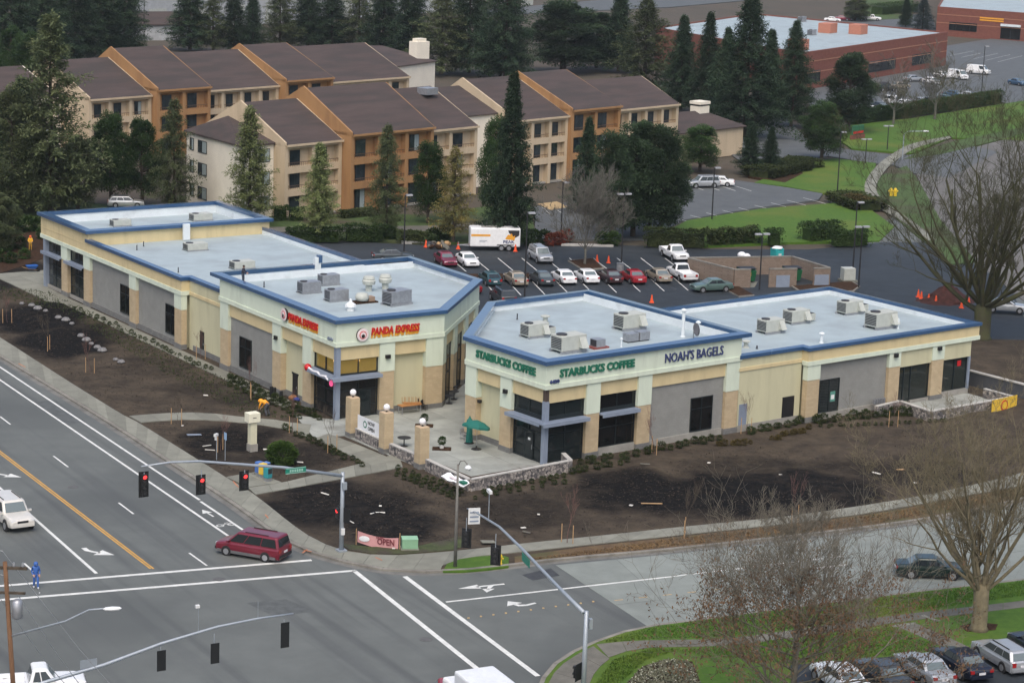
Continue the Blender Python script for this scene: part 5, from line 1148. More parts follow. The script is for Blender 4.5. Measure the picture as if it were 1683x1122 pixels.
# big bare trees
def big_bare(seed, H_, wid, trunk_r, fork, limbs, ang=(18, 70), levels=4, min_r=.012, leader=False, curl=.25, kids=(3, 4)):
    "trunk that forks low into many limbs; every limb branches again down to twigs"
    r_ = random.Random(seed); mb = MB(); ends = []
    def grow(p, d, L, rad, lev):
        n_ = 5 if lev == 0 else (4 if lev < 2 else 3); pts = [Vector(p)]; rs = [rad]; q = Vector(p); dd = Vector(d)
        for k in range(n_):
            dd = (dd+Vector((r_.gauss(0, curl*.55), r_.gauss(0, curl*.55), r_.gauss(.10, curl*.3)))).normalized(); q = q+dd*L/n_; pts.append(Vector(q)); rs.append(max(min_r, rad*(1-.6*(k+1)/n_)))
        mb.tube(pts, rs, 7 if lev == 0 else (5 if lev < 2 else 3), False)
        if lev >= levels: ends.append((q, dd)); return
        for k in range(r_.randint(*kids)+(1 if lev else 2)):
            i = r_.randint(1, n_); per = dd.cross(Vector((r_.gauss(0, 1), r_.gauss(0, 1), r_.gauss(0, 1)))).normalized()
            grow(pts[i], (dd*.75+per*r_.uniform(.45, 1.0)+Vector((0, 0, .18))).normalized(), L*r_.uniform(.38, .62), max(min_r, rs[i]*.55), lev+1)
    zf = H_*fork
    if leader:
        mb.tube([(0, 0, -.1), (.1, 0, H_*.4), (0, .1, H_*.75), (.05, 0, H_)], [trunk_r, trunk_r*.7, trunk_r*.35, min_r], 8)
        for k in range(limbs):
            t = fork+(1-fork)*(k/limbs)**.9; z = H_*t; a = k*2.4+r_.uniform(-.4, .4); L = wid/2*(1.05-t)**.8*r_.uniform(.8, 1.15)
            grow(Vector((0, 0, z)), Vector((math.cos(a), math.sin(a), r_.uniform(.25, .6))).normalized(), L, max(min_r*2, trunk_r*.38*(1.1-t)), 1)
    else:
        mb.tube([(0, 0, -.1), (0, 0, .25), (.05, 0, zf*.55), (0, 0, zf), (.1, .1, zf*1.25)], [trunk_r*1.45, trunk_r*1.1, trunk_r, trunk_r*1.05, trunk_r*.5], 12)
        for k in range(limbs):
            a = k*2.4+r_.uniform(-.3, .3); th = R(r_.uniform(*ang)) if k else R(6)
            L = (H_-zf)*.80/max(.5, math.cos(th*.8)); L = min(L, wid*.60/max(.3, math.sin(th)+.25))
            grow(Vector((0, 0, zf*r_.uniform(.8, 1.1))), Vector((math.sin(th)*math.cos(a), math.sin(th)*math.sin(a), math.cos(th))), L, trunk_r*r_.uniform(.22, .38), 0)
    return mb, ends
def bare_tree(label, px, seed, mtr, leaves=0, lmax=1.0, **kw):
    mb, ends = big_bare(seed, **kw); t = thing('bare_tree', label, 'tree', G(*px), 0)
    mb.build('trunk', mtr, t, True)
    if leaves:
        r_ = random.Random(seed); lf = MB(); E2 = [e for e in ends if e[0].z < kw['H_']*lmax]
        for k in range(leaves):
            q, d = r_.choice(E2); spray(lf, q-d*r_.random()*.9+Vector((r_.gauss(0, .12), r_.gauss(0, .12), r_.gauss(0, .12))), Vector((r_.uniform(-1, 1), r_.uniform(-1, 1), -.4)), .15, .045, r_)
        lf.build('crown', M_brownl, t)
    return t
bare_tree('large mossy bare tree at the right end of the shop building', (1612, 556), 5, M_moss, H_=18.5, wid=23, trunk_r=.85, fork=.17, limbs=18, ang=(8, 80), levels=5, min_r=.009, kids=(2, 4))
bare_tree('bare tree with many upright limbs on the near right lawn', (1608, 1034), 12, mat('olive_bark', (.17, .145, .09, 1), .95, .3, 2, 6), H_=12.8, wid=13.5, trunk_r=.48, fork=.2, limbs=14, ang=(10, 66), levels=5, min_r=.0065, kids=(2, 4))
bare_tree('bare tree with rusty leaves at the bottom of the picture', (1296, 1222), 23, mat('twig_bark', (.15, .135, .105, 1), .95, .3, 2, 6), leaves=10000, lmax=.75, H_=12.6, wid=17, trunk_r=.22, fork=.12, limbs=70, levels=4, min_r=.007, leader=True, kids=(3, 5))
bare_tree('pale leafless tree on the island among the parked cars', (961, 434), 31, M_greyb, H_=8.6, wid=9, trunk_r=.13, fork=.2, limbs=12, ang=(10, 65), levels=4, min_r=.014)
bare_tree('leafless tree on the far lawn beside the hedge, left one', (1468, 204), 41, M_greyb, H_=11, wid=7, trunk_r=.2, fork=.25, limbs=9, levels=3, min_r=.03); bare_tree('leafless tree on the far lawn beside the hedge, right one', (1536, 196), 43, M_greyb, H_=11, wid=7, trunk_r=.2, fork=.25, limbs=9, levels=3, min_r=.03)
# young staked trees
YT = [(12, 530, 3.4, 'at the far left of the dark soil'), (80, 575, 4.2, 'on the soil left of the walk, second'), (148, 612, 4.4, 'on the soil above the road, third'), (176, 508, 3.6, 'before the left grey block wall'), (250, 547, 3.6, 'before the second grey block wall'), (330, 590, 3.4, 'beside the small dark door'), (412, 655, 4.2, 'before the wall left of the red sign'), (290, 697, 3.2, 'left on the triangular bed'), (362, 742, 3.8, 'beside the blue sign post'), (482, 712, 4.2, 'in the shrub row by the plaza path'), (546, 742, 4.6, 'in the shrub row before the brick piers'), (1075, 745, 4.4, 'before the wall under the navy letters'), (1226, 712, 4.0, 'beside the blue grey door'), (1125, 882, 5.0, 'on the verge right of the signal, tall'), (932, 892, 4.8, 'on the verge behind the green street sign'), (1306, 860, 4.4, 'on the verge at the right'), (1340, 680, 3.2, 'before the tan pier of the long wall'), (1468, 700, 3.6, 'before the right stone planter')]
for i, (x, y, h, w_) in enumerate(YT):
    key = 'young%d' % (i % 3)
    if key not in PROTO: PROTO[key] = bare_mesh(90+i % 3, 4, levels=4, spread=.42, trunk=.03, tl=.36, min_r=.006, up=.5, kids=(2, 3))[0].mesh(key, M_redb if i % 3 != 1 else M_bark)
    if 'stake' not in PROTO: PROTO['stake'] = MB().tube([(0, 0, -.1), (0, 0, 1.35)], .032, 6).mesh('stake', M_stake)
    t = thing('young_tree', 'young bare staked tree '+w_, 'tree', G(x, y), i*1.3, 'young staked trees'); t.scale = (h/5.2,)*3 if False else (1, 1, 1)
    inst('trunk', PROTO[key], t, sc=h/5.0)
    inst('stake', PROTO['stake'], t, (.42, .1, 0)); inst('stake', PROTO['stake'], t, (-.42, -.1, 0))
# shrubs
def shrub(name, key, mm, px, sc, label, group, seeds=3, n_=300, rx=.5, rz=.45, size=.17, cat='shrub', z=0, rot_=None):
    k = '%s%d' % (key, rnd.randrange(seeds))
    if k not in PROTO: PROTO[k] = bush_mesh(hash(key) % 97+len(PROTO), n_, rx, rz, size).mesh(k, mm)
    o = inst(name, PROTO[k], None, G(px[0], px[1], z), rnd.uniform(0, 6.28), sc); return tag(o, label, cat, group)
M_shr = leafmat('shrub_leaves', (.022, .036, .012, 1), (.055, .068, .024, 1)); M_shr2 = leafmat('bronze_shrub', (.07, .05, .018, 1), (.10, .085, .03, 1)); M_red = MATS['sign_red']
def row(a, b, n_, jit, mm, key, sc, label, group, n_l=300):
    for k in range(n_):
        t = (k+.5)/n_; x = a[0]+(b[0]-a[0])*t+rnd.uniform(-jit, jit); y = a[1]+(b[1]-a[1])*t+rnd.uniform(-jit, jit)*.5
        shrub('shrub', key, mm, (x, y), sc*rnd.uniform(.75, 1.2), label, group, n_=n_l)
row((372, 622), (530, 692), 22, 3, M_shr, 'shr', .62, 'small evergreen shrub in the row along the red sign shop walk', 'shrubs along the left walk')
row((375, 632), (500, 690), 12, 3, M_shr, 'shr', .5, 'small evergreen shrub in the row along the red sign shop walk', 'shrubs along the left walk')
row((120, 505), (350, 612), 26, 5, M_shr, 'shr', .4, 'low seedling shrub on the strip below the grey block walls', 'seedlings below the block walls')
row((465, 704), (600, 768), 15, 4, M_shr, 'shr', .5, 'small shrub lining the path to the brick piers', 'shrubs lining the pier path')
for dy in (0, 7, 14): row((648, 768+dy*.9), (765-dy, 812+dy*.7), 10, 2, M_shr, 'shr', .42, 'low shrub in the rows under the stone planter wall', 'shrubs under the stone wall')
row((790, 812), (936, 782), 11, 3, M_shr, 'shr', .45, 'small shrub along the front of the stone patio wall', 'shrubs before the patio wall'); row((770, 820), (940, 792), 9, 3, M_shr, 'shr', .36, 'small shrub along the front of the stone patio wall', 'shrubs before the patio wall')
row((945, 765), (1190, 722), 18, 5, M_shr, 'shr', .6, 'evergreen shrub below the navy lettered wall', 'shrubs below the navy sign wall'); row((930, 780), (1040, 758), 8, 4, M_shr, 'shr', .5, 'evergreen shrub below the navy lettered wall', 'shrubs below the navy sign wall')
row((1225, 713), (1320, 694), 9, 4, M_shr, 'shr', .6, 'evergreen shrub before the plain yellow wall', 'shrubs before the yellow wall'); row((1176, 734), (1240, 728), 9, 4, M_shr2, 'brz', .5, 'bronze leaved plant near the blue grey door', 'bronze plants by the door'); row((1270, 724), (1330, 706), 16, 5, M_shr2, 'brz', .42, 'golden low plant in the patch beside the dark doorway', 'golden plants by the doorway')
row((1340, 694), (1500, 680), 14, 3, M_shr, 'shr', .75, 'rounded shrub in the long row under the grey block wall right', 'shrubs under the right block wall'); row((1345, 702), (1560, 692), 22, 3, M_shr, 'shr', .32, 'low seedling in front of the long shrub row right', 'seedlings of the right row')
o = inst('bush', bush_mesh(7, 2600, 1.15, .85, .2, .07).mesh('bigbush', leafmat('round_bush_leaves', (.028, .058, .010, 1), (.06, .10, .022, 1))), None, G(463, 762)); tag(o, 'large round green bush beside the newspaper boxes', 'bush')
for lb, px in (('potted topiary ball in front of the patio doorway', (697, 700)), ('potted topiary ball nearer the brick pier with globe', (726, 738))):
    t = thing('topiary', lb, 'plant', G(px[0], px[1], .03), 0, 'potted topiary balls'); inst('foliage', PROTO.setdefault('topi', bush_mesh(3, 420, .3, .3, .1, .04).mesh('topi', M_hedge)), t, (0, 0, .42)); MB().lathe([(.16, 0), (.22, .4), (.2, .42)], 12).build('pot', plain('pot_white', (.6, .6, .58, 1), .6), t); MB().box(-.75, -.42, 0, .75, .42, .1).build('tray', M_mulch, t)
# hedges
def hedge(label, a, b, wdt, h, mm=None, dens=260, name='hedge'):
    A_, B_ = G(*a), G(*b); d = B_-A_; L = d.length; r_ = random.Random(int(L*10)); mb = MB(); sd = r_.uniform(0, 50)
    for k in range(int(dens*L*max(1, wdt/2))):
        x = r_.uniform(-.2, L+.2); f_ = r_.random(); y = r_.uniform(-wdt/2, wdt/2); n0 = noise.noise(Vector((x*.55, sd, 0))); hh = h*(1+.20*n0+.08*noise.noise(Vector((x*1.9, sd, y)))); ww = wdt*(1+.22*noise.noise(Vector((x*.7, 0, sd))))
        z = r_.uniform(.05, hh)
        if f_ < .5: z = hh*r_.uniform(.86, 1.04)*(1-.25*(abs(y)/(wdt/2))**3)
        elif f_ < .92: y = ww/2*r_.choice((-1, 1))*r_.uniform(.82, 1.06)
        spray(mb, Vector((x, y, z)), Vector((r_.uniform(-1, 1), 2*y/wdt, r_.uniform(-.2, 1))), .27, .10, r_)
    t = thing(name, label, 'hedge', A_, math.atan2(d.y, d.x)); mb.build('foliage', mm or M_hedge, t); MB().box(.3, -wdt*.30, 0, L-.3, wdt*.30, h*.72).build('branches', mm or M_hedge, t)
hedge('long clipped hedge along the far car park', (1400, 204), (1642, 169), 2.2, 2.4)
hedge('low hedge behind the car park left of the trailer', (472, 396), (560, 397), 1.8, 1.6, M_hedge); hedge('low hedge under the thin conifer behind the car park', (565, 395), (632, 395), 2.0, 1.9, M_hedge); hedge('low green strip hedge near the black post', (655, 396), (700, 398), 1.6, 1.2, M_shr)
hedge('dark hedge behind the white pickup', (1060, 404), (1160, 406), 2.0, 2.2, M_shr); hedge('hedge along the lawn edge right of the pickup', (1162, 402), (1240, 397), 1.8, 1.8, M_shr)
hedge('square clipped hedge on the lawn above the green toilet, left', (1322, 395), (1345, 393), 2.6, 2.0); hedge('square clipped hedge on the lawn above the green toilet, right', (1347, 392), (1378, 390), 2.6, 2.2); hedge('dark hedge behind the lamp posts', (1366, 404), (1425, 402), 2.0, 1.9); hedge('small hedge left of the green toilet', (1260, 401), (1283, 401), 2.2, 1.9)
hedge('low hedge at the foot of the white hotel wall', (448, 362), (472, 361), 1.6, 1.8); hedge('low hedge under the first hotel balconies', (476, 362), (500, 361), 1.5, 1.6)
hedge('shrub border under the rust hotel bay', (560, 358), (610, 353), 1.4, .9, M_shr); hedge('shrub bed at the bend of the curved footpath', (1385, 328), (1432, 346), 5, 1.3, M_shr); hedge('rust coloured shrub bed by the curved footpath', (1398, 337), (1424, 345), 2.5, 1.5, M_shr2)
hedge('dark shrub bank between the driveway and the lawn', (1245, 292), (1325, 272), 5, 1.4, M_shr); hedge('green hedge beyond the yard at the top right', (1440, 24), (1500, 18), 6, 3, M_hedge, 60)
for i, (x, y) in enumerate([(868, 402), (876, 398), (894, 399), (1180, 401), (1198, 400), (1218, 399), (1240, 399), (990, 402), (1008, 402), (640, 392), (712, 396), (730, 392)]): shrub('shrub', 'mid', M_hedge, (x, y), 1.7, 'rounded green shrub on the border behind the car park', 'border shrubs', 2, 500)
for i, (x, y) in enumerate([(918, 401), (924, 398), (905, 402), (932, 396)]): shrub('shrub', 'redl', leafmat('red_shrub_leaves', (.16, .03, .02, 1), (.10, .05, .03, 1)), (x, y), 1.5, 'red leaved shrub behind the silver sport utility car', 'red shrubs', 1, 400)
for i, (x, y, s_) in enumerate([(4, 392, 2.0), (22, 384, 2.2), (44, 380, 2.0), (62, 378, 1.6), (10, 412, 1.6), (32, 408, 1.5), (-6, 430, 1.6), (18, 432, 1.3), (70, 392, 1.4), (40, 425, 1.2)]): shrub('shrub', 'lef', M_hedge, (x, y), s_, 'dark shrub on the planted bank at the far left of the pavilion', 'left bank shrubs', 2, 500)

# pale flowering bed near corner, dry verge tufts, soil litter: nobody could count these
def scatter(name, poly, n_, mm, size, wdt, z=.02, seed=1, upb=.6, label=None):
    P_ = [Vector((G(x, y).x, G(x, y).y)) for x, y in poly]; r_ = random.Random(seed); mb = MB(); x0, x1 = min(p.x for p in P_), max(p.x for p in P_); y0, y1 = min(p.y for p in P_), max(p.y for p in P_); c = 0
    while c < n_:
        p = Vector((r_.uniform(x0, x1), r_.uniform(y0, y1)))
        if not inside(p, P_): continue
        c += 1; spray(mb, Vector((p.x, p.y, z)), Vector((r_.uniform(-1, 1), r_.uniform(-1, 1), upb)), size*r_.uniform(.5, 1.4), wdt, r_)
    o = stuff(mb.build(name, mm)); o['label'] = label; return o
NEARL = [(980, 1056), (1064, 1031), (1140, 1021), (1386, 989), (1640, 959), (1700, 955), (1700, 1045), (1560, 1068), (1300, 1090), (1200, 1060), (1083, 1050)]
scatter('grass_blades', [(985, 1056), (1064, 1032), (1386, 990), (1683, 955), (1683, 978), (1475, 1008), (1332, 1028), (1200, 1046), (1083, 1049)], 9000, M_grass, .14, .03, 0, 2, 1.2, 'short grass of the near right verge')
scatter('grass_blades', [(1100, 1070), (1332, 1045), (1468, 1030), (1555, 1068), (1300, 1090)], 6000, M_grass, .14, .03, 0, 3, 1.2, 'short grass of the lawn by the near car park')
scatter('grass_blades', [(1008, 1084), (1070, 1066), (1120, 1066), (1060, 1085), (1010, 1130), (975, 1130)], 2500, M_grass, .14, .03, 0, 9, 1.2, 'short grass of the near corner lawn')
scatter('ground_cover', [(1032, 1122), (1058, 1096), (1095, 1084), (1136, 1088), (1148, 1122), (1138, 1160), (1025, 1160)], 3500, mat('bed_cover', (.15, .145, .10, 1), .9, .4, .6, 5, c2=(.08, .09, .05, 1)), .2, .05, .03, 4, .5, 'low planted ground cover near the corner'); scatter('pale_flowers', [(1032, 1122), (1058, 1096), (1095, 1084), (1136, 1088), (1148, 1122), (1138, 1150), (1030, 1150)], 260, plain('pale_petal', (.36, .36, .28, 1), .8), .10, .04, .15, 5, .4, 'pale flowers scattered over the corner bed')
scatter('dry_grass', [(846, 922), (1120, 884), (1440, 846), (1683, 801), (1683, 815), (1440, 860), (1083, 900), (925, 915)], 8000, mat('straw', (.20, .13, .06, 1), .95, .4, .3, 4, c2=(.075, .045, .025, 1)), .2, .03, .0, 6, .6, 'dry grass and leaves on the roadside verge')
SO_ = [(560, 800), (700, 790), (780, 830), (1000, 775), (1200, 740), (1560, 700), (1683, 720), (1683, 765), (1475, 815), (1120, 860), (862, 885), (700, 890), (570, 885), (440, 815)]
scatter('soil_litter', SO_, 6000, mat('soil_crumbs', (.075, .062, .048, 1), .95, .5, 1.2, 6, c2=(.02, .018, .018, 1), spec=.05), .13, .06, .03, 7, .25, 'clods and bark litter over the soil bank')
scatter('soil_litter', [(0, 505), (100, 500), (330, 620), (420, 680), (210, 680), (0, 548)], 2500, MATS['soil_crumbs'], .13, .06, .03, 8, .25, 'clods and bark litter over the left soil strip')
scatter('soil_litter', [(240, 695), (400, 696), (590, 757), (470, 790), (350, 770)], 1500, MATS['soil_crumbs'], .12, .05, .03, 10, .25, 'clods and bark litter over the triangular bed')
scatter('weeds', [(0, 470), (80, 480), (330, 600), (480, 690), (400, 680), (280, 620), (100, 510), (0, 492)], 2600, M_shr, .2, .05, .02, 11, .8, 'weedy growth along the left strip')
# ================================================================== vehicles
M_tyre = plain('tyre_rubber', (.012, .012, .013, 1), .85); M_rim = plain('wheel_rim', (.42, .43, .45, 1), .35, .7); M_cglass = glass('car_glass', (.018, .024, .028, 1), .05, 0, .8)
M_cglass2 = glass('windscreen_glass', (.12, .15, .155, 1), .05, 0, .8)  # lighter base colour stands in for reflections on windscreens and sedan rear windows
M_tail = plain('tail_light', (.30, .012, .012, 1), .25, 0, .6, coat=.4); M_head = plain('head_light', (.62, .64, .66, 1), .15, 0, .7); M_plate = plain('number_plate', (.6, .6, .62, 1), .5); M_trim = plain('black_trim', (.02, .02, .021, 1), .6); M_bedm = plain('bed_liner', (.03, .03, .032, 1), .8)
def paint(name, c, metal=0.25): return plain('paint_'+name, c, .32, metal, .5, coat=.6)
PAINT = {k: paint(k, c, mt) for k, c, mt in [('white', (.74, .75, .75, 1), 0), ('silver', (.44, .46, .48, 1), .5), ('gold', (.36, .31, .24, 1), .4), ('teal', (.03, .085, .10, 1), .3), ('slate', (.055, .068, .075, 1), .3), ('darkred', (.17, .012, .022, 1), .2), ('red', (.30, .010, .018, 1), .2), ('maroonblack', (.05, .022, .025, 1), .3), ('seafoam', (.10, .16, .145, 1), .3), ('navy', (.010, .014, .03, 1), .3), ('darkgrey', (.045, .05, .055, 1), .4), ('bottle', (.012, .028, .024, 1), .3), ('blue', (.06, .12, .2, 1), .3), ('beigewhite', (.62, .60, .55, 1), .1), ('burgundy', (.19, .02, .045, 1), .25), ('wine', (.175, .012, .028, 1), .25)]}
# type: length, half width, height, belt, ground clearance; cowl, rear base of glass, roof front, roof rear (fractions of half length); hood height, tail height
CT = {'sedan': (4.7, .89, 1.42, .93, .22, .44, -.64, .12, -.36, .86, .98), 'hatch': (4.3, .86, 1.42, .92, .22, .46, -.86, .14, -.52, .86, .95), 'wagon': (4.6, .88, 1.46, .93, .2, .46, -.95, .16, -.78, .86, .95),
      'suv': (4.75, .92, 1.76, 1.06, .3, .46, -.96, .22, -.88, 1.0, 1.08), 'minivan': (5.0, .97, 1.74, 1.02, .22, .62, -.975, .30, -.90, .93, 1.02), 'van': (5.2, .98, 2.05, 1.15, .25, .72, -.985, .46, -.95, 1.05, 1.15), 'pickup': (5.6, .96, 1.78, 1.08, .34, .40, -.13, .22, -.06, 1.04, 1.06)}
CARS = {}
def car_proto(typ, col_):
    key = (typ, col_)
    if key in CARS: return CARS[key]
    L, W, H_, zb, gc, cowl, rb, rf, rr, hood, tail = CT[typ]; h = L/2; parts = {}
    body = MB()
    pk = typ == 'pickup'
    st = [(1.0, .80, hood-.22, .42), (.965, .90, hood-.1, gc+.06), (.80, .97, hood, gc), (cowl+.02, 1.0, zb, gc), (.1, 1.0, zb, gc), (-.12, 1.0, zb, gc)]
    if pk: st += [(-.14, 1, zb, gc), (-.1405, 1, .82, gc), (-.955, .98, .82, gc), (-.956, .98, .82, gc), (-1.0, .96, .80, .45)]
    else: st += [(-.45, 1.0, zb+.01, gc), (rb, .985, tail if typ in ('sedan',) else zb+.01, gc), (-.90 if rb > -.85 else rb-.005, .95, tail-.01, gc+.04), (-.975 if rb > -.9 else -.99, .92, tail-.1, gc+.1), (-1.0, .84, tail-.26, .42)]
    ring = []
    for x, wf, zt, z0 in st:
        w_ = W*wf; zm = z0+(zt-z0)*.45
        half = [(0, z0), (w_*.86, z0), (w_*.96, z0+.08), (w_, zm), (w_*.985, zt-.16 if zt-.16 > zm else zm+.02), (w_*.93, zt-.035), (w_*.72, zt+.012), (0, zt+.035)]
        ring.append([(x*h, y, z) for y, z in half]+[(x*h, -y, z) for y, z in half[-2:0:-1]])
    n_ = len(ring[0]); vs = [p for r_ in ring for p in r_]; fs = []
    for i in range(len(ring)-1):
        for k in range(n_): fs.append((i*n_+k, i*n_+(k+1) % n_, (i+1)*n_+(k+1) % n_, (i+1)*n_+k))
    fs += [tuple(range(n_))[::-1], tuple((len(ring)-1)*n_+k for k in range(n_))]
    body.add(vs, fs)
    # cabin
    wb, wr = W*.93, W*.73 if typ not in ('van', 'minivan', 'suv') else W*.80
    def cab(z):
        t = (z-zb)/(H_-zb); e = t**1.05
        return (cowl+(rf-cowl)*e)*h, (rb+(rr-rb)*e)*h, wb+(wr-wb)*t
    zs = [zb-.05, zb, H_-.09, H_-.03, H_]; lev = []
    for i, z in enumerate(zs):
        a, b, ww = cab(min(max(z, zb), H_-.09)); k = [0, 0, 0, .05, .16][i]
        c_ = .10
        lev.append([(a-k, ww-c_-k, z), (a-c_-k, ww-k, z), (b+c_+k, ww-k, z), (b+k, ww-c_-k, z), (b+k, -(ww-c_-k), z), (b+c_+k, -(ww-k), z), (a-c_-k, -(ww-k), z), (a-k, -(ww-c_-k), z)])
    vs = [p for r_ in lev for p in r_]; fs = []
    for i in range(len(lev)-1):
        for k in range(8): fs.append((i*8+(k+1) % 8, i*8+k, (i+1)*8+k, (i+1)*8+(k+1) % 8))
    fs.append(tuple(range(32, 40))[::-1]); body.add(vs, fs)
    if pk:
        for s_ in (-1, 1): body.box(-.995*h, s_*W*.98-.05*(1+s_)/1 if s_ > 0 else -W*.98, .8, -.15*h, W*.98 if s_ > 0 else -W*.98+.1, zb)
        body.box(-1.0*h, -W*.95, .6, -.985*h, W*.95, zb-.01); body.box(-.2*h, -W*.9, .8, -.15*h, W*.9, zb)
    parts['body'] = body.mesh('car_body', PAINT[col_], False)
    # glass
    def quadpatch(P_, off):
        a, b, c, d = [Vector(p) for p in P_]; nn = (b-a).cross(d-a).normalized()*off
        mb = MB(); mb.add([a+nn, b+nn, c+nn, d+nn, a-nn, b-nn, c-nn, d-nn], [(0, 1, 2, 3), (7, 6, 5, 4), (0, 4, 5, 1), (1, 5, 6, 2), (2, 6, 7, 3), (3, 7, 4, 0)]); return mb
    zl, zh = zb+.04, H_-.13; al, bl, wl = cab(zl); ah, bh, wh_ = cab(zh)
    ws = quadpatch([(al+.008, -(wl-.14), zl), (al+.008, wl-.14, zl), (ah+.008, wh_-.13, zh), (ah+.008, -(wh_-.13), zh)], .012).mesh('windscreen', M_cglass2)
    rw = quadpatch([(bl-.008, wl-.16, zl+(.02 if typ != 'minivan' else .06)), (bl-.008, -(wl-.16), zl+.02), (bh-.008, -(wh_-.15), zh), (bh-.008, wh_-.15, zh)], .012).mesh('rear_window', M_cglass2 if typ in ('sedan', 'wagon') else M_cglass)
    sw = []
    ncut = {'sedan': [.0, .5, 1], 'hatch': [0, .52, 1], 'wagon': [0, .38, .7, 1], 'suv': [0, .36, .68, 1], 'minivan': [0, .30, .66, 1], 'van': [0, .28], 'pickup': [0, .55, 1]}[typ]
    for s_ in (-1, 1):
        for c0, c1 in zip(ncut, ncut[1:]):
            def X(t, a, b, m0=.16, m1=.14): return a-m0+(b+m1-(a-m0))*t
            P_ = [(X(c0, al, bl)-.03, s_*(wl+.006), zl), (X(c1, al, bl)+.03, s_*(wl+.006), zl), (X(c1, ah, bh)+.03, s_*(wh_+.006), zh), (X(c0, ah, bh)-.03, s_*(wh_+.006), zh)]
            sw.append(quadpatch(P_ if s_ < 0 else P_[::-1], .01).mesh('side_window', M_cglass))
    parts['glass'] = [('windscreen', ws)]+([('rear_window', rw)] if typ != 'van' else [])+[('side_window', s_) for s_ in sw]
    r_w = .32 if typ in ('sedan', 'hatch', 'wagon', 'minivan') else .37
    tyre = MB(); 
    def cylY(mb, r0, y0, y1, n=18, c=(0, 0, 0)):
        vs = [(c[0]+r0*math.cos(2*math.pi*k/n), y, c[2]+r0*math.sin(2*math.pi*k/n)) for y in (y0, y1) for k in range(n)]
        mb.add(vs, [(k, (k+1) % n, n+(k+1) % n, n+k) for k in range(n)]+[tuple(range(n))[::-1], tuple(range(n, 2*n))])
    cylY(tyre, r_w, -.11, .11); rim = MB(); cylY(rim, r_w*.64, -.125, .125, 14); ar = MB(); cylY(ar, r_w*1.16, -.10, .10, 18)
    parts['tyre'], parts['rim'], parts['arch'] = tyre.mesh('tyre', M_tyre), rim.mesh('rim', M_rim), ar.mesh('arch', M_trim)
    # lights, plates, bumpers
    hl = MB().box(-.06, -.17, -.08, .05, .17, .08); parts['head'] = hl.mesh('head_light', M_head)
    tl = MB().box(-.05, -.13, -.13 if typ not in ('sedan',) else -.09, .06, .13, .13 if typ not in ('sedan',) else .09); parts['tail'] = tl.mesh('tail_light', M_tail)
    parts['plate'] = MB().box(-.02, -.22, -.07, .02, .22, .07).mesh('number_plate', M_plate)
    bmb = MB().box(-.06, -W*.84, -.1, .06, W*.84, .1); parts['bumper'] = bmb.mesh('bumper', PAINT[col_] if typ not in ('suv', 'minivan', 'pickup') else (M_trim if typ == 'minivan' else PAINT[col_]))
    parts['grille'] = MB().box(-.03, -W*.4, -.07, .03, W*.4, .07).mesh('grille', M_trim)
    parts['mirror'] = MB().box(-.08, -.1, -.06, .06, .1, .07).mesh('mirror', PAINT[col_])
    parts['rail'] = MB().box(-.9, -.02, 0, .9, .02, .05).mesh('roof_rail', M_trim)
    parts['sill'] = MB().box(-h*.9, -.02, -.1, h*.9, .02, .1).mesh('side_cladding', plain('cladding_grey', (.11, .11, .115, 1), .6))
    CARS[key] = parts; return parts
def car(typ, col_, px, az, label, z=ROADZ, sc=1, name=None, cat='car', group='parked and driving cars', pos=None):
    L, W, H_, zb, gc, cowl, rb, rf, rr, hood, tail = CT[typ]; h = L/2; pt = car_proto(typ, col_)
    t = thing(name or {'pickup': 'pickup_truck', 'minivan': 'minivan', 'van': 'delivery_van'}.get(typ, 'car'), label, cat, pos or G(px[0], px[1], z), rot(az), group); t.scale = (sc, sc, sc)
    b = inst('body', pt['body'], t)
    m_ = b.modifiers.new('bevel', 'BEVEL'); m_.width = .035; m_.segments = 2; m_.limit_method = 'ANGLE'; m_.angle_limit = R(25)
    for nm, me in pt['glass']: inst(nm, me, t)
    r_w = .32 if typ in ('sedan', 'hatch', 'wagon', 'minivan') else .37
    for xx in (.62, -.58):
        for s_ in (-1, 1):
            inst('wheel_arch', pt['arch'], t, (xx*h, s_*(W-.085), r_w+.02))
            tw = inst('wheel', pt['tyre'], t, (xx*h, s_*(W-.085), r_w)); inst('rim', pt['rim'], tw)
    for s_ in (-1, 1):
        inst('head_light', pt['head'], t, (h*.965, s_*W*.64, hood-.2)); inst('tail_light', pt['tail'], t, (-h*.985 if typ != 'pickup' else -h, s_*W*.74, tail-.2)); inst('mirror', pt['mirror'], t, (h*(cowl-.06), s_*(W+.06), zb+.03))
    inst('bumper', pt['bumper'], t, (h*.985, 0, gc+.22)); inst('bumper', pt['bumper'], t, (-h*.99, 0, gc+.22)); inst('number_plate', pt['plate'], t, (-h*1.005, 0, tail-.32)); inst('grille', pt['grille'], t, (h*.995, 0, hood-.24))
    if typ in ('suv', 'minivan', 'wagon'):
        for s_ in (-1, 1): inst('roof_rail', pt['rail'], t, (-.25*h, s_*W*.62, H_+.0))
    if typ == 'minivan':
        for s_ in (-1, 1): inst('side_cladding', pt['sill'], t, (0, s_*(W-.005), gc+.12))
    return t
AR = azpx((835.8, 480.7), (819.7, 470))            # direction of the stall lines, nose away from the camera
NR = AR
LZ_ = LOTZ+.002
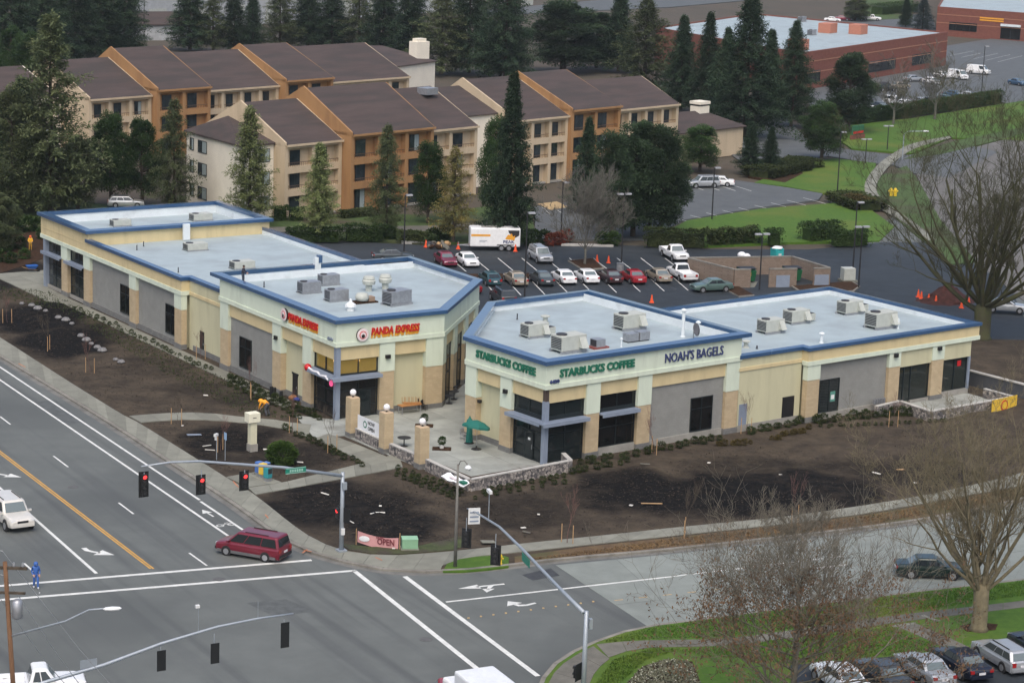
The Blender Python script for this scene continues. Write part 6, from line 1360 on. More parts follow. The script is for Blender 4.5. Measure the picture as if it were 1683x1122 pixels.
for px, ty, cl, lb in [((805, 466), 'hatch', 'teal', 'dark teal hatchback at the left of the parked row'), ((847, 466), 'sedan', 'gold', 'beige sedan second from left in the parked row'), ((890, 465.5), 'sedan', 'slate', 'dark slate sedan left of the two white sedans'), ((926, 463), 'sedan', 'white', 'white sedan, left of the two parked side by side'), ((963.5, 462), 'sedan', 'white', 'white sedan, right of the two parked side by side'), ((1002, 462.5), 'sedan', 'maroonblack', 'nearly black maroon sedan right of the white sedans'), ((1040, 462.5), 'sedan', 'red', 'red sedan in the parked row'), ((1082, 460.5), 'sedan', 'gold', 'beige sedan between the red sedan and the white pickup')]:
    car(ty, cl, px, NR, lb, LZ_)
car('pickup', 'white', (1120, 458), NR, 'white pickup with open bed at the right of the parked row', LZ_, cat='pickup')
car('sedan', 'darkred', (771, 478), NR, 'dark red car mostly hidden behind the roof edge between the buildings', LZ_)
FR = AR+180
car('sedan', 'burgundy', (732, 434), FR, 'burgundy sedan facing the camera beside a white sedan', LZ_); car('sedan', 'white', (768, 435), FR, 'white sedan facing the camera beside the burgundy one', LZ_)
car('suv', 'silver', (888, 429), FR, 'silver sport utility car parked alone facing the camera', LZ_); car('pickup', 'white', (1108, 425), FR, 'white extended cab pickup facing the camera with boards beside it', LZ_, cat='pickup')
car('sedan', 'seafoam', (1169, 478), azpx((1203, 477), (1135, 480)), 'grey green sedan driving across the car park', LZ_)
car('sedan', 'slate', (645, 428), 75, 'dark car roof showing above the corner roof edge', LZ_); car('suv', 'darkgrey', (826, 497), NR, 'grey car roof showing between the two buildings', LZ_)
car('suv', 'silver', (1155, 308), azpx((1185, 306), (1125, 307)), 'silver sport utility car in the hotel car park', -.028); car('sedan', 'white', (1180, 305), azpx((1200, 306), (1160, 304)), 'white sedan behind the silver car in the hotel car park', -.028)
car('wagon', 'silver', (207, 340), 80, 'silver car roof behind the far left pavilion', 0)
for px, ty, cl, a, lb in [((1608, 122), 'van', 'white', 120, 'white delivery van beside the brick building, right one'), ((1574, 130), 'van', 'white', 150, 'white delivery van beside the brick building, left one'), ((1531, 138), 'sedan', 'white', 150, 'white car left of the two white vans'), ((1500, 134), 'sedan', 'silver', 60, 'pale car under the brick building wall'), ((1470, 172), 'suv', 'white', 140, 'white sport utility car behind the long hedge'), ((1488, 176), 'sedan', 'white', 150, 'white sedan low behind the long hedge'), ((1568, 160), 'sedan', 'blue', 130, 'blue car behind the hedge'), ((1592, 162), 'sedan', 'silver', 115, 'silver car at the right of the hedge'), ((1555, 168), 'hatch', 'teal', 140, 'dark green car behind the hedge'), ((1515, 172), 'sedan', 'silver', 150, 'silver car in the gap behind the hedge'), ((1447, 180), 'sedan', 'darkgrey', 150, 'dark car at the left end of the hedge'), ((1430, 186), 'sedan', 'white', 150, 'white car furthest left behind the hedge'), ((1455, 150), 'suv', 'darkgrey', 60, 'dark vehicle under the brick wall, left one'), ((1478, 146), 'sedan', 'gold', 60, 'beige car under the brick wall'), ((1548, 128), 'sedan', 'white', 150, 'white car just behind the left white van'), ((1535, 176), 'suv', 'slate', 150, 'slate vehicle behind the middle of the hedge'), ((1672, 140), 'sedan', 'blue', 150, 'blue car cut by the right edge of the far car park'), ((1432, 34), 'pickup', 'white', 100, 'white pickup in the yard behind the brick roof'), ((1384, 34), 'sedan', 'burgundy', 100, 'dark red car in the yard behind the brick roof'), ((1368, 36), 'sedan', 'white', 100, 'white car in the yard behind the brick roof'), ((1408, 34), 'sedan', 'seafoam', 100, 'grey green car in the yard behind the brick roof'), ((930, 100), 'sedan', 'silver', 60, 'pale car half seen under the pines behind the hotel'), ((965, 104), 'sedan', 'darkgrey', 60, 'grey car half seen under the pines behind the hotel')]:
    car(ty, cl, px, a, lb, -.05, cat='van' if ty == 'van' else ('pickup' if ty == 'pickup' else 'car'))
# moving traffic
car('minivan', 'wine', (416, 912), azpx((472, 918), (361, 899)), 'red minivan turning at the corner beside the bike lane', ROADZ, cat='minivan')
car('suv', 'beigewhite', (18, 860), R1-1, 'white and beige sport utility car at the left edge facing the crosswalk', ROADZ, 1.06)
car('sedan', 'bottle', (1527, 946), azpx((1478, 940), (1576, 944)), 'very dark green car on the concrete road behind bare branches', ROADZ)
car('pickup', 'white', (58, 1142), azpx((0, 1150), (118, 1142)), 'white pickup with a rack cut by the bottom left corner', ROADZ, cat='pickup')
car('sedan', 'silver', (1652, 512), azpx((1610, 515), (1690, 520)), 'silver grey car half hidden behind the large mossy tree', 0)
# near car park
NP = azpx((1640, 1110), (1575, 1070))
for px, ty, cl, lb in [((1380, 1128), 'sedan', 'white', 'white car hidden behind the rusty leaved tree'), ((1448, 1122), 'sedan', 'darkgrey', 'dark grey sedan left in the near car park'), ((1518, 1112), 'sedan', 'silver', 'silver sedan in the near car park between two dark ones'), ((1578, 1102), 'sedan', 'navy', 'navy blue sedan in the near car park'), ((1646, 1090), 'wagon', 'silver', 'silver wagon with dark roof in the near car park'), ((1706, 1076), 'sedan', 'navy', 'dark car cut by the right edge of the near car park')]:
    car(ty, cl, px, NP, lb, .01)
# box truck and red pickup at the bottom edge
t = thing('box_truck', 'white box truck roof at the bottom edge of the picture', 'truck', G(806, 1214, ROADZ), rot(azpx((884, 1110), (665, 946))))
bx_ = MB().box(-4.2, -1.2, .9, 2.4, 1.2, 3.3).build('cargo_box', plain('truck_white', (.66, .69, .71, 1), .5), t, bevel=.12); MB().box(2.5, -1.1, .6, 4.2, 1.1, 2.3).build('cab', PAINT['white'], t, bevel=.15); MB().box(4.1, -.95, 1.45, 4.22, .95, 2.15).build('windscreen', M_cglass, t); MB().box(-4.2, -.9, .55, 4.1, .9, .85).build('chassis', M_trim, t)
for xx in (3.2, -2.6):
    for s_ in (-1, 1): tw = inst('wheel', car_proto('pickup', 'white')['tyre'], t, (xx, s_*1.05, .42), 0, 1.14); inst('rim', car_proto('pickup', 'white')['rim'], tw)
car('pickup', 'red', (740, 1168), azpx((780, 1150), (660, 1150)), 'red vehicle roof beside the white box truck at the bottom edge', ROADZ, cat='pickup')
# enclosed trailer behind the car park
ta = azpx((768, 408), (852, 409)); t = thing('cargo_trailer', 'white enclosed trailer with orange stripe and mountain emblem', 'trailer', G(812, 410, LOTZ), rot(ta))
MB().box(-3.0, -1.05, .5, 3.0, 1.05, 2.75).build('body', plain('trailer_white', (.78, .79, .79, 1), .4, coat=.3), t, bevel=.12)
MB().box(-2.9, -1.063, 1.75, -.6, -1.051, 2.0).build('stripe', M_orange, t); MB().box(-1.9, -1.062, 1.2, -1.0, -1.051, 1.26).build('lettering_line', M_greysteel, t); MB().box(-1.9, -1.062, 1.05, -1.2, -1.051, 1.1).build('lettering_line', M_greysteel, t)
em = MB(); em.add([(1.15, -1.062, 1.45), (2.3, -1.062, 1.3), (2.35, -1.062, 1.9), (2.1, -1.062, 1.75), (1.95, -1.062, 2.15), (1.7, -1.062, 1.95), (1.5, -1.062, 2.0)], [(0, 1, 2, 3, 4, 5, 6)]); em.build('mountain_emblem', M_orange, t)
em = MB(); em.add([(1.6, -1.057, 2.2), (2.35, -1.057, 1.6), (2.85, -1.057, 1.9), (2.85, -1.057, 2.5), (1.5, -1.057, 2.5)], [(0, 1, 2, 3, 4)]); em.build('emblem_field', M_trim, t)
text('lettering', 'PEAK', .5, M_navy, t, (1.6, -1.075, 1.1), 0, .01, .01, width=1.35)
MB().box(-1.6, -.5, 2.751, .2, .5, 2.8).build('roof_panel', M_sill, t)
for xx in (.75, 1.65):
    for s_ in (-1, 1): tw = inst('wheel', car_proto('pickup', 'white')['tyre'], t, (xx, s_*1.0, .37)); inst('rim', car_proto('pickup', 'white')['rim'], tw)
MB().box(.2, -1.12, .72, 2.2, -1.06, .8).build('fender', M_trim, t); MB().tube([(-3.0, -.6, .55), (-4.4, 0, .5), (-3.0, .6, .55)], .06, 6).build('tow_frame', M_unit2, t); MB().tube([(-4.3, 0, 0), (-4.3, 0, .9)], .05, 6).build('jack', M_unit2, t)
# ================================================================== street furniture
M_galv = plain('galvanised_steel', (.33, .37, .41, 1), .45, .35, .5); M_black = plain('signal_black', (.012, .013, .014, 1), .5); M_sgreen = plain('street_sign_green', (.01, .19, .13, 1), .45); M_swhite = plain('sign_white', (.66, .67, .66, 1), .5)
M_pole = mat('weathered_pole', (.16, .155, .14, 1), .8, .2, 2); M_bpole = plain('black_pole', (.018, .018, .02, 1), .5)
def signal_head(parent, loc, rz, n_=3, lit=0, back=False):
    h = .36*n_; b = MB().box(-.12, -.2, -h/2, .12, .2, h/2).build('signal_head', M_black, parent, bevel=.02); b.location = loc; b.rotation_euler = (0, 0, rz)
    MB().box(-.125, -.34, -h/2-.14, -.1, .34, h/2+.14).build('backplate', M_black, b)
    for k in range(n_):
        z = h/2-.18-k*.36; on = k == lit
        l = MB().lathe([(.13, 0), (.14, .03), (.02, .06)], 14).build('lens', plain('signal_red', (.6, .02, .02, 1), .3, emit=((1, .04, .04, 1), 1.6)) if on else plain('signal_off', (.03, .03, .03, 1), .4), b); l.location = (.12, 0, z); l.rotation_euler = (0, R(90), 0)
        v = MB(); nn = 8
        pts = [(.15*math.cos(a), .15*math.sin(a)) for a in [math.pi*k2/nn for k2 in range(nn+1)]]
        v.add([(.12, p, z+q) for p, q in pts]+[(.22, p, z+q-.01) for p, q in pts], [(i, i+1, nn+2+i, nn+1+i) for i in range(nn)]); v.build('visor', M_black, b)
    return b
CC_ = None
def mast(label, base, az, path_px, pole_px_top, heads, group='traffic signal masts', pole_r=.17, arm_from=None):
    "pole at base; the arm follows photo points on the vertical plane through the pole along az"
    t = thing('signal_mast', label, 'traffic signal', base, rot(az), group)
    sz = [onplane(x, y, base, azv(az)) for x, y in path_px]
    zt = sz[0][1]+.25
    MB().tube([(0, 0, 0), (0, 0, zt*.5), (0, 0, zt)], [pole_r, pole_r*.85, pole_r*.7], 10).build('pole', M_galv, t, True); MB().box(-.3, -.3, -.05, .3, .3, .12).build('base_plate', M_galv, t)
    n_ = len(sz); MB().tube([(max(0, s_), 0, z) for s_, z in sz], [.12-.07*k/(n_-1) for k in range(n_)], 8).build('arm', M_galv, t, True)
    for px, secs, lit, facing, drop in heads:
        s_, z = onplane(px[0], px[1], base, azv(az)); signal_head(t, (s_, 0, z), facing, secs, lit).scale = (1, .72, .82) if base is CC_ else (1, 1, 1)
        MB().tube([(s_, 0, z+.18*secs), (s_, 0, z+.18*secs+drop)], .03, 6).build('hanger', M_galv, t)
    return t, sz
BA = G(561, 905, .03); AZA = -120.5
tA, sA = mast('signal mast arm with three red lights over the left road', BA, AZA, [(566, 782), (465, 768.5), (328, 758.5), (280, 760), (232, 767)], None, [((237, 797), 4, 0, R(90), .1), ((331, 797.5), 3, 0, R(90), .5), ((402, 791), 3, 0, R(90), .2)])
s_, z = onplane(485, 773, BA, azv(AZA)); sg = MB().box(s_-.75, -.05, z-.18, s_+.75, -.02, z+.22).build('street_sign', M_sgreen, tA); 
sg.location.y = .14
for k in range(6): MB().box(s_-.52+k*.17, -.016, z-.07, s_-.40+k*.17, -.006, z+.1).build('lettering', plain('sign_pale_green', (.3, .5, .42, 1), .5), sg)
for q in ((-.74, -.17, .74, -.13), (-.74, .17, .74, .21)): MB().box(s_+q[0], -.017, z+q[1], s_+q[2], -.007, z+q[3]).build('border', MATS['sign_pale_green'], sg)
signal_head(tA, (.1, -.35, 2.6), R(0), 2, 0); signal_head(tA, (-.25, .3, 2.6), R(200), 2, 5); MB().box(-.12, -.12, 1.2, .12, .25, 1.65).build('control_box', M_swhite, tA); MB().box(-.2, .1, 4.4, .1, .3, 4.9).build('terminal_box', M_galv, tA)
BB = G(957, 1172, ROADZ+.15); AZB = azpx((957, 1172), (780, 960))
tB, sB = mast('signal mast arm reaching over the right road with a green street sign', BB, AZB, [(959, 1006), (918, 965), (859, 903), (821, 866), (784, 843), (768, 836)], None, [((766, 885), 3, 7, R(150), .9), ((814, 913), 3, 7, R(150), .9)])
s_, z = onplane(868, 919, BB, azv(AZB)); MB().box(s_-.8, .13, z-.3, s_+.8, .16, z+.2).build('street_sign', M_sgreen, tB)
s_, z = onplane(778, 848, BB, azv(AZB)); 
sw_ = MB().box(s_-.03, -.45, z-.55, s_, .35, z+.55).build('lane_sign', M_swhite, tB); 
for k in range(3): MB().box(s_-.05, -.35, z-.4+k*.3, s_-.031, .25, z-.3+k*.3).build('sign_line', M_greysteel, sw_)
s_, z = onplane(803, 852, BB, azv(AZB)); MB().tube([(s_, 0, z), (s_, 0, z+1.7)], .03, 6).build('camera_post', M_galv, tB); MB().box(s_-.35, -.1, z+1.7, s_+.35, .1, z+1.9).build('camera', M_swhite, tB)
signal_head(tB, (.1, .38, 2.5), R(40), 2, 7); MB().box(-.12, -.35, 5.0, .12, -.17, 5.6).build('terminal_box', M_galv, tB)
CC = G(25, 1139, 5.2); CC.z = ROADZ+.1; CC_ = CC; AZC = 59.5
tC, sC = mast('near signal mast arm with three black light housings at the bottom left', CC, AZC, [(35, 1133), (79, 1118), (171, 1091), (265, 1056), (357, 1028.5), (424, 1015), (482, 1007)], None, [((264, 1083), 3, 7, R(90), .35), ((352, 1071), 3, 7, R(90), .5), ((467, 1041), 4, 7, R(90), .1)])
s_, z = onplane(424, 1014, CC, azv(AZC)); MB().tube([(s_, 0, z), (s_, 0, z+.9)], .012, 5).build('antenna', M_galv, tC); s_, z = onplane(326, 1036, CC, azv(AZC)); MB().tube([(s_, 0, z), (s_, 0, z+1.35)], .015, 5).build('camera_post', M_galv, tC); MB().box(s_-.16, -.08, z+1.3, s_+.05, .08, z+1.45).build('camera', M_swhite, tC)
s_, z = onplane(150, 1098, CC, azv(AZC)); MB().box(s_-.6, -.04, z+.1, s_+.3, -.02, z+.55).build('sign_back', M_galv, tC)
# street lamp at the corner
b = G(748, 930, .02); t = thing('street_lamp', 'tall weathered street lamp with a curved arm at the corner lawn', 'street lamp', b)
MB().tube([(0, 0, 0), (0, 0, 3.5), (0, 0, 7.1)], [.13, .10, .075], 10).build('pole', M_pole, t, True); MB().tube([(0, 0, 6.9), (.15, -.1, 7.35), (.42, -.2, 7.42), (.66, -.3, 7.15)], .035, 7).build('arm', M_pole, t, True); MB().lathe([(.05, .2), (.2, .08), (.26, 0), (.16, -.12), (.03, -.16)], 14, (.68, -.3, 6.95)).build('lamp_head', plain('lamp_white', (.7, .72, .72, 1), .4), t, True)
# utility pole, lamp arm and wires at the bottom left
b = G(44, 1460, ROADZ); t = thing('utility_pole', 'brown wooden utility pole with transformer and cross arms at the left edge', 'utility pole', b)
s_, zt = onplane(8, 918, b, azv(90)); 
MB().tube([(0, 0, 0), ((s_)*.5, 0, zt/2), (s_, 0, zt)], [.125, .115, .10], 10).build('pole', mat('creosote_wood', (.14, .075, .04, 1), .9, .35, 2, 6, stretch=(6, 6, .5)), t, True)
MB().box(-1.0+s_, -.06, zt-.35, 1.0+s_, .06, zt-.22).build('cross_arm', M_bark, t); MB().box(-.6+s_, -.06, zt-1.5, .9+s_, .06, zt-1.4).build('cross_arm', M_bark, t)
MB().lathe([(.2, 0), (.24, .05), (.24, .8), (.1, .9)], 14, (s_+.55, -.1, zt-2.6)).build('transformer', M_unit2, t, True); MB().lathe([(.18, 0), (.2, .05), (.2, .6), (.1, .7)], 14, (s_-.5, -.1, zt-2.4)).build('transformer', M_unit2, t, True)
for dx in (-.8, -.3, .4, .8): MB().lathe([(.05, 0), (.07, .06), (.04, .2)], 8, (s_+dx, 0, zt-.22)).build('insulator', M_unit2, t)
sa, za = onplane(18, 1040, b, azv(90)); sl, zl = onplane(185, 986, b, azv(90)); sm, zm = onplane(110, 1012, b, azv(90)); sn, zn = onplane(150, 991, b, azv(90))
MB().tube([(sa, 0, za), (sm, -.3, zm), (sn, -.5, zn), (sl, -.7, zl)], [.05, .045, .04, .035], 8).build('lamp_arm', M_galv, t, True)
lh = MB().lathe([(.02, -.42), (.13, -.3), (.17, 0), (.13, .32), (.02, .42)], 12).build('lamp_head', MATS['lamp_white'], t, True); lh.location = (sl+.12, -.75, zl); lh.rotation_euler = (0, R(86), 0); lh.scale = (.55, 1, 1)
for i, (p0, q) in enumerate([((4, 905), (185, 1124)), ((8, 945), (135, 1125)), ((2, 985), (112, 1125))]):
    s0, z0 = onplane(p0[0], p0[1], b, azv(90)); A_ = b+azv(90)*s0; A_.z = z0
    B_ = G(q[0], q[1], 8.0); B_ = A_+(B_-A_)*1.35
    mid = (A_+B_)/2; mid.z -= .25
    o = MB().tube([tuple(A_+azv(90)*-40+Vector((0, 8, 3))), tuple(A_), tuple(mid), tuple(B_)], [.018]*4, 5).build('overhead_wire', plain('wire_grey', (.32, .33, .34, 1), .6)); tag(o, ['upper', 'middle', 'lower'][i]+' overhead wire running down right from the wooden pole', 'wire', 'overhead wires')
# car park light columns
def column(label, px, top, arms=2, h=None, m_=None):
    b = G(*px); ppm = (px[1]+266)/CAMH; h = (px[1]-top)/ppm*1.03; t = thing('lamp_column', label, 'lamp post', b, rot(70), 'lamp columns')
    MB().tube([(0, 0, 0), (0, 0, h)], [.1, .07], 8).build('pole', M_bpole, t)
    for s_ in ((-1, 1) if arms == 2 else (1,)): MB().box(.12*s_ if s_ > 0 else -.85, -.2, h-.05, .85 if s_ > 0 else -.12, .2, h+.12).build('lamp_head', plain('lamp_grey', (.35, .36, .38, 1), .5), t)
    MB().box(-.12, -.03, h, .12, .03, h+.06).build('bracket', M_bpole, t)
column('black double lamp post before the bin enclosure', (1248, 476), 383); column('black double lamp post at the right of the bin enclosure', (1411, 472), 370); column('slim black post left of that double lamp', (1402, 440), 330, 1)
column('lamp post between the parked rows near the shrub island', (1021, 436), 318); column('tall dark post in front of the parked beige sedan', (862, 490), 350, 1); column('dark lamp post left of the trailer', (664, 418), 322, 1); column('lamp post in the hotel car park near the lawn', (1170, 360), 275, 1); column('dark lamp post beside the hotel ramp', (922, 390), 300, 1)
column('tall lamp post on the lawn near the driveway sign', (1376, 318), 215, 1); column('lamp post with white heads on the driveway lawn', (1422, 268), 228); column('lamp post with white heads before the hedge', (1458, 246), 206); column('tall lamp post at the end of the long hedge', (1612, 168), 72, 1); column('thin wooden pole behind the hotel roof', (237, 70), -40, 1)
b = G(1483, 262); t = thing('street_lamp', 'pale grey street lamp with straight arm over the curved path', 'street lamp', b, rot(88)); MB().tube([(0, 0, 0), (0, 0, 4.0), (.6, 0, 4.5), (3.2, 0, 4.6)], [.1, .08, .06, .05], 8).build('pole', M_galv, t); MB().box(3.0, -.18, 4.5, 3.9, .18, 4.72).build('lamp_head', MATS['lamp_white'], t, bevel=.05)
# brick piers with globes, stone walls
def pier(label, px, h, wdt=.84):
    t = thing('globe_pier', label, 'pier', G(px[0], px[1], 0), rzL, 'brick piers with globe lamps'); MB().box(-wdt/2, -wdt/2, .4, wdt/2, wdt/2, h).build('pier', M_brick, t); MB().box(-wdt/2-.02, -wdt/2-.02, -.1, wdt/2+.02, wdt/2+.02, .401).build('base', M_base, t); MB().box(-wdt/2+.02, -wdt/2+.02, h, wdt/2-.02, wdt/2-.02, h+.06).build('cap', plain('pier_cap', (.55, .42, .28, 1), .8), t)
    MB().lathe([(.09, 0), (.07, .06), (.1, .16)], 10, (0, 0, h+.06)).build('lamp_base', M_black, t); MB().ball((0, 0, h+.44), .27, 16, 10).build('globe', plain('globe_white', (.8, .8, .82, 1), .25), t, True)
PP = [(579, 717), (634, 743), (692.5, 768)]
for i, p in enumerate(PP): pier(['brick pier with globe lamp nearest the red sign shop', 'middle brick pier with globe lamp', 'brick pier with globe lamp nearest the patio wall'][i], p, 3.25)
M_stone = stonewall('rubble_stone'); M_capst = mat('wall_cap', (.42, .41, .38, 1), .85, .12, 1)
def stone_wall(label, pts, h, th=.34):
    L = [Vector(p) for p in pts]; t = thing('stone_wall', label, 'wall', L[0], 0)
    for a, b_ in zip(L, L[1:]):
        d = (b_-a); n_ = Vector((-d.y, d.x, 0)).normalized()*th/2; q = [a-n_-L[0], b_-n_-L[0], b_+n_-L[0], a+n_-L[0]]
        MB().prism([(p.x, p.y) for p in q], -.3, h).build('wall', M_stone, t); e = n_*1.12; q = [a-e-L[0], b_-e-L[0], b_+e-L[0], a+e-L[0]]; m_ = max(1, round(d.length/1.2))
        for k in range(m_):
            A0, A1, B0, B1 = q[0].lerp(q[1], k/m_+.003), q[0].lerp(q[1], (k+1)/m_-.003), q[3].lerp(q[2], (k+1)/m_-.003), q[3].lerp(q[2], k/m_+.003)
            MB().prism([(p.x, p.y) for p in (A0, A1, B0, B1)], h+.002, h+.07).build('cap_stone', M_capst, t)
    return t
g3 = [G(x, y) for x, y in PP]; n_ = lambda a, b_, t0, t1: [a.lerp(b_, t0), a.lerp(b_, t1)]
stone_wall('low stone wall between the first and middle globe piers', n_(g3[0], g3[1], .14, .86), .85); stone_wall('low stone wall between the middle and last globe piers', n_(g3[1], g3[2], .14, .86), .85)
cw = [g3[2].lerp(G(772, 806), .12), G(772, 806), G(937, 774), G(925, 762)]; stone_wall('stone planter wall round the patio corner under the green sign', cw, .85)
def planter(pts): struct(MB().prism([(p.x, p.y) for p in pts], -.1, .35).build('planter_soil', M_mulch))
planter([G(706, 771), G(772, 799), G(926, 769), G(918, 765), G(774, 790), G(720, 767)])
planter([G(596, 726), G(621, 737), G(626, 733), G(602, 722)]); planter([G(650, 751), G(678, 763), G(684, 758), G(656, 747)])
W2 = [G(1440, 668, .85), G(1479, 659, .85), G(1530, 676, .85), G(1666, 652, .85), G(1618, 639, .85)]; W2 = [Vector((p.x, p.y, 0)) for p in W2]
stone_wall('stone planter wall at the right end of the long shop', W2, .85); slab_area('patio', [W2[1], W2[2], W2[3], W2[4], Rp(48.9, -.6), Rp(40, -.6)], RAZ, 2, 2, -.1, .04, M_plaza)
# banners
t = thing('banner', 'white banner reading now open between two brick piers', 'banner', g3[0].lerp(g3[1], .5)+Vector((0, 0, .92)), math.atan2((g3[1]-g3[0]).y, (g3[1]-g3[0]).x)); L_ = (g3[1]-g3[0]).length*.34
MB().box(-L_, -.02, .0, L_, .0, 1.15).build('cloth', plain('banner_white', (.74, .76, .78, 1), .7), t); o = MB().lathe([(.3, 0), (.29, .012)], 20).build('emblem', M_green, t); o.location = (-.65, -.021, .58); o.rotation_euler = (R(90), 0, 0); o = MB().lathe([(.19, 0), (.18, .012)], 16).build('emblem_centre', MATS['banner_white'], t); o.location = (-.65, -.034, .58); o.rotation_euler = (R(90), 0, 0)
text('lettering', 'NOW', .42, M_lamp, t, (.35, -.03, .82), 0, .004, .01); text('lettering', 'OPEN', .42, M_lamp, t, (.38, -.03, .36), 0, .004, .01)
a0, a1 = G(729, 783, .9), G(766, 799, .9); d = a1-a0; t = thing('banner', 'white banner lying on the stone wall near the street lamp', 'banner', Vector((a0.x, a0.y, .93)), math.atan2(d.y, d.x)); MB().add if False else None
c_ = MB(); nn = 10
c_.add([(d.length*k/nn, -.25+.05*math.sin(k*1.3), .05*math.cos(k)) for k in range(nn+1)]+[(d.length*k/nn, .35+.05*math.sin(k), .25+.08*math.sin(k*1.7)) for k in range(nn+1)], [(k, k+1, nn+2+k, nn+1+k) for k in range(nn)]); c_.build('cloth', MATS['banner_white'], t); MB().box(d.length*.78, -.2, .12, d.length*.97, .2, .26).build('print', M_green, t); MB().box(d.length*.3, -.1, .13, d.length*.6, .15, .2).build('print_line', M_disc, t)
a0, a1 = G(588, 872, 1.0), G(655, 880, .95); d = a1-a0; t = thing('banner', 'pink banner reading open sagging between posts at the corner', 'banner', Vector((a0.x, a0.y, 0)), math.atan2(d.y, d.x)); c_ = MB(); nn = 14; D_ = d.length
top = [(D_*k/nn, 0, 1.0-.28*math.sin(math.pi*k/nn*.8)-.04*k/nn) for k in range(nn+1)]; c_.add([(x, .02, z) for x, y, z in top]+[(x, -.04, z-.78) for x, y, z in top], [(nn+1+k, nn+2+k, k+1, k) for k in range(nn)]); M_pink = plain('banner_pink', (.52, .27, .27, 1), .75); c_.build('cloth', M_pink, t)
text('lettering', 'OPEN', .62, plain('banner_maroon', (.16, .03, .04, 1), .7), t, (D_*.70, -.07, .40), 0, .004, .015, width=D_*.42); text('lettering', 'NOW', .2, MATS['banner_maroon'], t, (D_*.55, -.05, .68), 0, .004, .01); o = MB().ball((0, 0, 0), .3, 14, 6).build('emblem', MATS['banner_white'], t); o.location = (D_*.17, -.06, .5); o.scale = (1.3, .06, .7)
for x in (-.1, D_+.1): MB().tube([(x, 0, 0), (x, 0, 1.15)], .03, 6).build('post', M_stake, t)
a0, a1 = G(1627, 662, .8), G(1668, 653, .8); d = a1-a0; t = thing('banner', 'yellow banner with red print on the right stone wall', 'banner', Vector((a0.x, a0.y-.05, 0)), math.atan2(d.y, d.x)); MB().box(0, -.24, -.15, d.length, -.2, 1.1).build('cloth', plain('banner_yellow', (.72, .47, .04, 1), .7), t); o = MB().lathe([(.5, 0), (.49, .01)], 16).build('print', M_red, t); o.location = (d.length*.5, -.241, .4); o.rotation_euler = (R(90), 0, 0); o = MB().lathe([(.36, 0), (.35, .01)], 16).build('print_centre', MATS['banner_yellow'], t); o.location = (d.length*.5, -.252, .4); o.rotation_euler = (R(90), 0, 0)
# sign totem, news boxes, hydrant, utility box, sign post, umbrella, tables
t = thing('sign_totem', 'cream sign column with blank tilted head on the triangular bed', 'sign', G(414.5, 740), rzL); MB().box(-.33, -.33, -.1, .33, .33, .58).build('base', M_sill, t); MB().box(-.27, -.27, .581, .27, .27, 2.35).build('column', plain('totem_cream', (.60, .58, .42, 1), .8), t); hd = MB().box(-.5, -.4, 0, .5, .4, .75).build('head', plain('totem_head', (.72, .70, .55, 1), .7), t, bevel=.02); hd.location = (0, 0, 2.351); MB().box(-.15, -.405, .36, .15, -.4, .42).build('print', M_lamp, hd)
for lb, px, c_, sc in (('teal newspaper box at the front of the group', (440, 790), (.03, .25, .28, 1), 1), ('yellow newspaper box in the middle', (432, 784), (.65, .45, .05, 1), .95), ('blue newspaper box at the back', (426, 781), (.06, .15, .42, 1), .95), ('pale blue newspaper box right of the group', (437, 782), (.10, .2, .5, 1), .9)):
    t = thing('newspaper_box', lb, 'newspaper box', G(px[0], px[1], .03), rzL+.3, 'newspaper boxes'); MB().box(-.26, -.24, .25, .26, .24, 1.1).build('cabinet', plain('box_'+lb.split()[0], c_, .4), t, bevel=.05); MB().box(-.2, -.2, 0, .2, .2, .249).build('pedestal', M_unit2, t); MB().box(-.2, -.252, .6, .2, -.241, 1.0).build('window', M_cglass, t)
t = thing('fire_hydrant', 'yellow fire hydrant at the edge of the corner grass', 'hydrant', G(822, 927, 0)); MB().lathe([(.14, 0), (.15, .08), (.11, .1), (.11, .5), (.15, .52), (.15, .56), (.12, .66), (.05, .74), (.04, .8)], 14).build('barrel', plain('hydrant_yellow', (.65, .45, .02, 1), .5), t, True); MB().tube([(-.22, 0, .42), (.22, 0, .42)], .06, 10).build('nozzles', MATS['hydrant_yellow'], t)
for i, px in enumerate([(1464, 322), (1471, 322)]):
    t = thing('fire_hydrant', ['left', 'right'][i]+' of two yellow bollard hydrants beside the curved path', 'hydrant', G(px[0], px[1]), 0, 'far hydrants'); MB().lathe([(.25, 0), (.25, .9), (.15, 1.1), (.02, 1.15)], 12).build('barrel', MATS['hydrant_yellow'], t); MB().tube([(-.4, 0, .7), (.4, 0, .7)], .1, 8).build('nozzles', MATS['hydrant_yellow'], t)
t = thing('utility_cabinet', 'pale green utility box at the corner beside the banner', 'utility box', G(673, 901), R(8)); MB().box(-.55, -.4, .08, .55, .4, .72).build('cabinet', plain('utility_green', (.22, .40, .25, 1), .6), t, bevel=.04); MB().box(-.62, -.46, -.05, .62, .46, .079).build('plinth', M_conc, t); MB().box(-.56, -.43, .721, .56, .43, .8).build('lid', plain('utility_green_lid', (.26, .46, .30, 1), .6), t, bevel=.02)
t = thing('sign_post', 'blue sign on a thin post beside the triangular bed', 'sign', G(370, 758), rot(60)); MB().tube([(0, 0, 0), (0, 0, 2.3)], .03, 6).build('post', M_galv, t); MB().box(-.02, -.2, 1.75, .03, .2, 2.3).build('panel', plain('sign_blue', (.25, .40, .6, 1), .5), t)
t = thing('camera_post', 'thin post with a white camera head left of the blue sign', 'camera', G(356, 756), rot(200)); MB().tube([(0, 0, 0), (0, 0, 1.95)], .035, 6).build('post', M_galv, t); MB().box(-.1, -.1, 1.95, .32, .1, 2.15).build('camera', M_swhite, t); MB().box(.1, -.08, 1.65, .2, .08, 1.94).build('bracket', M_swhite, t)
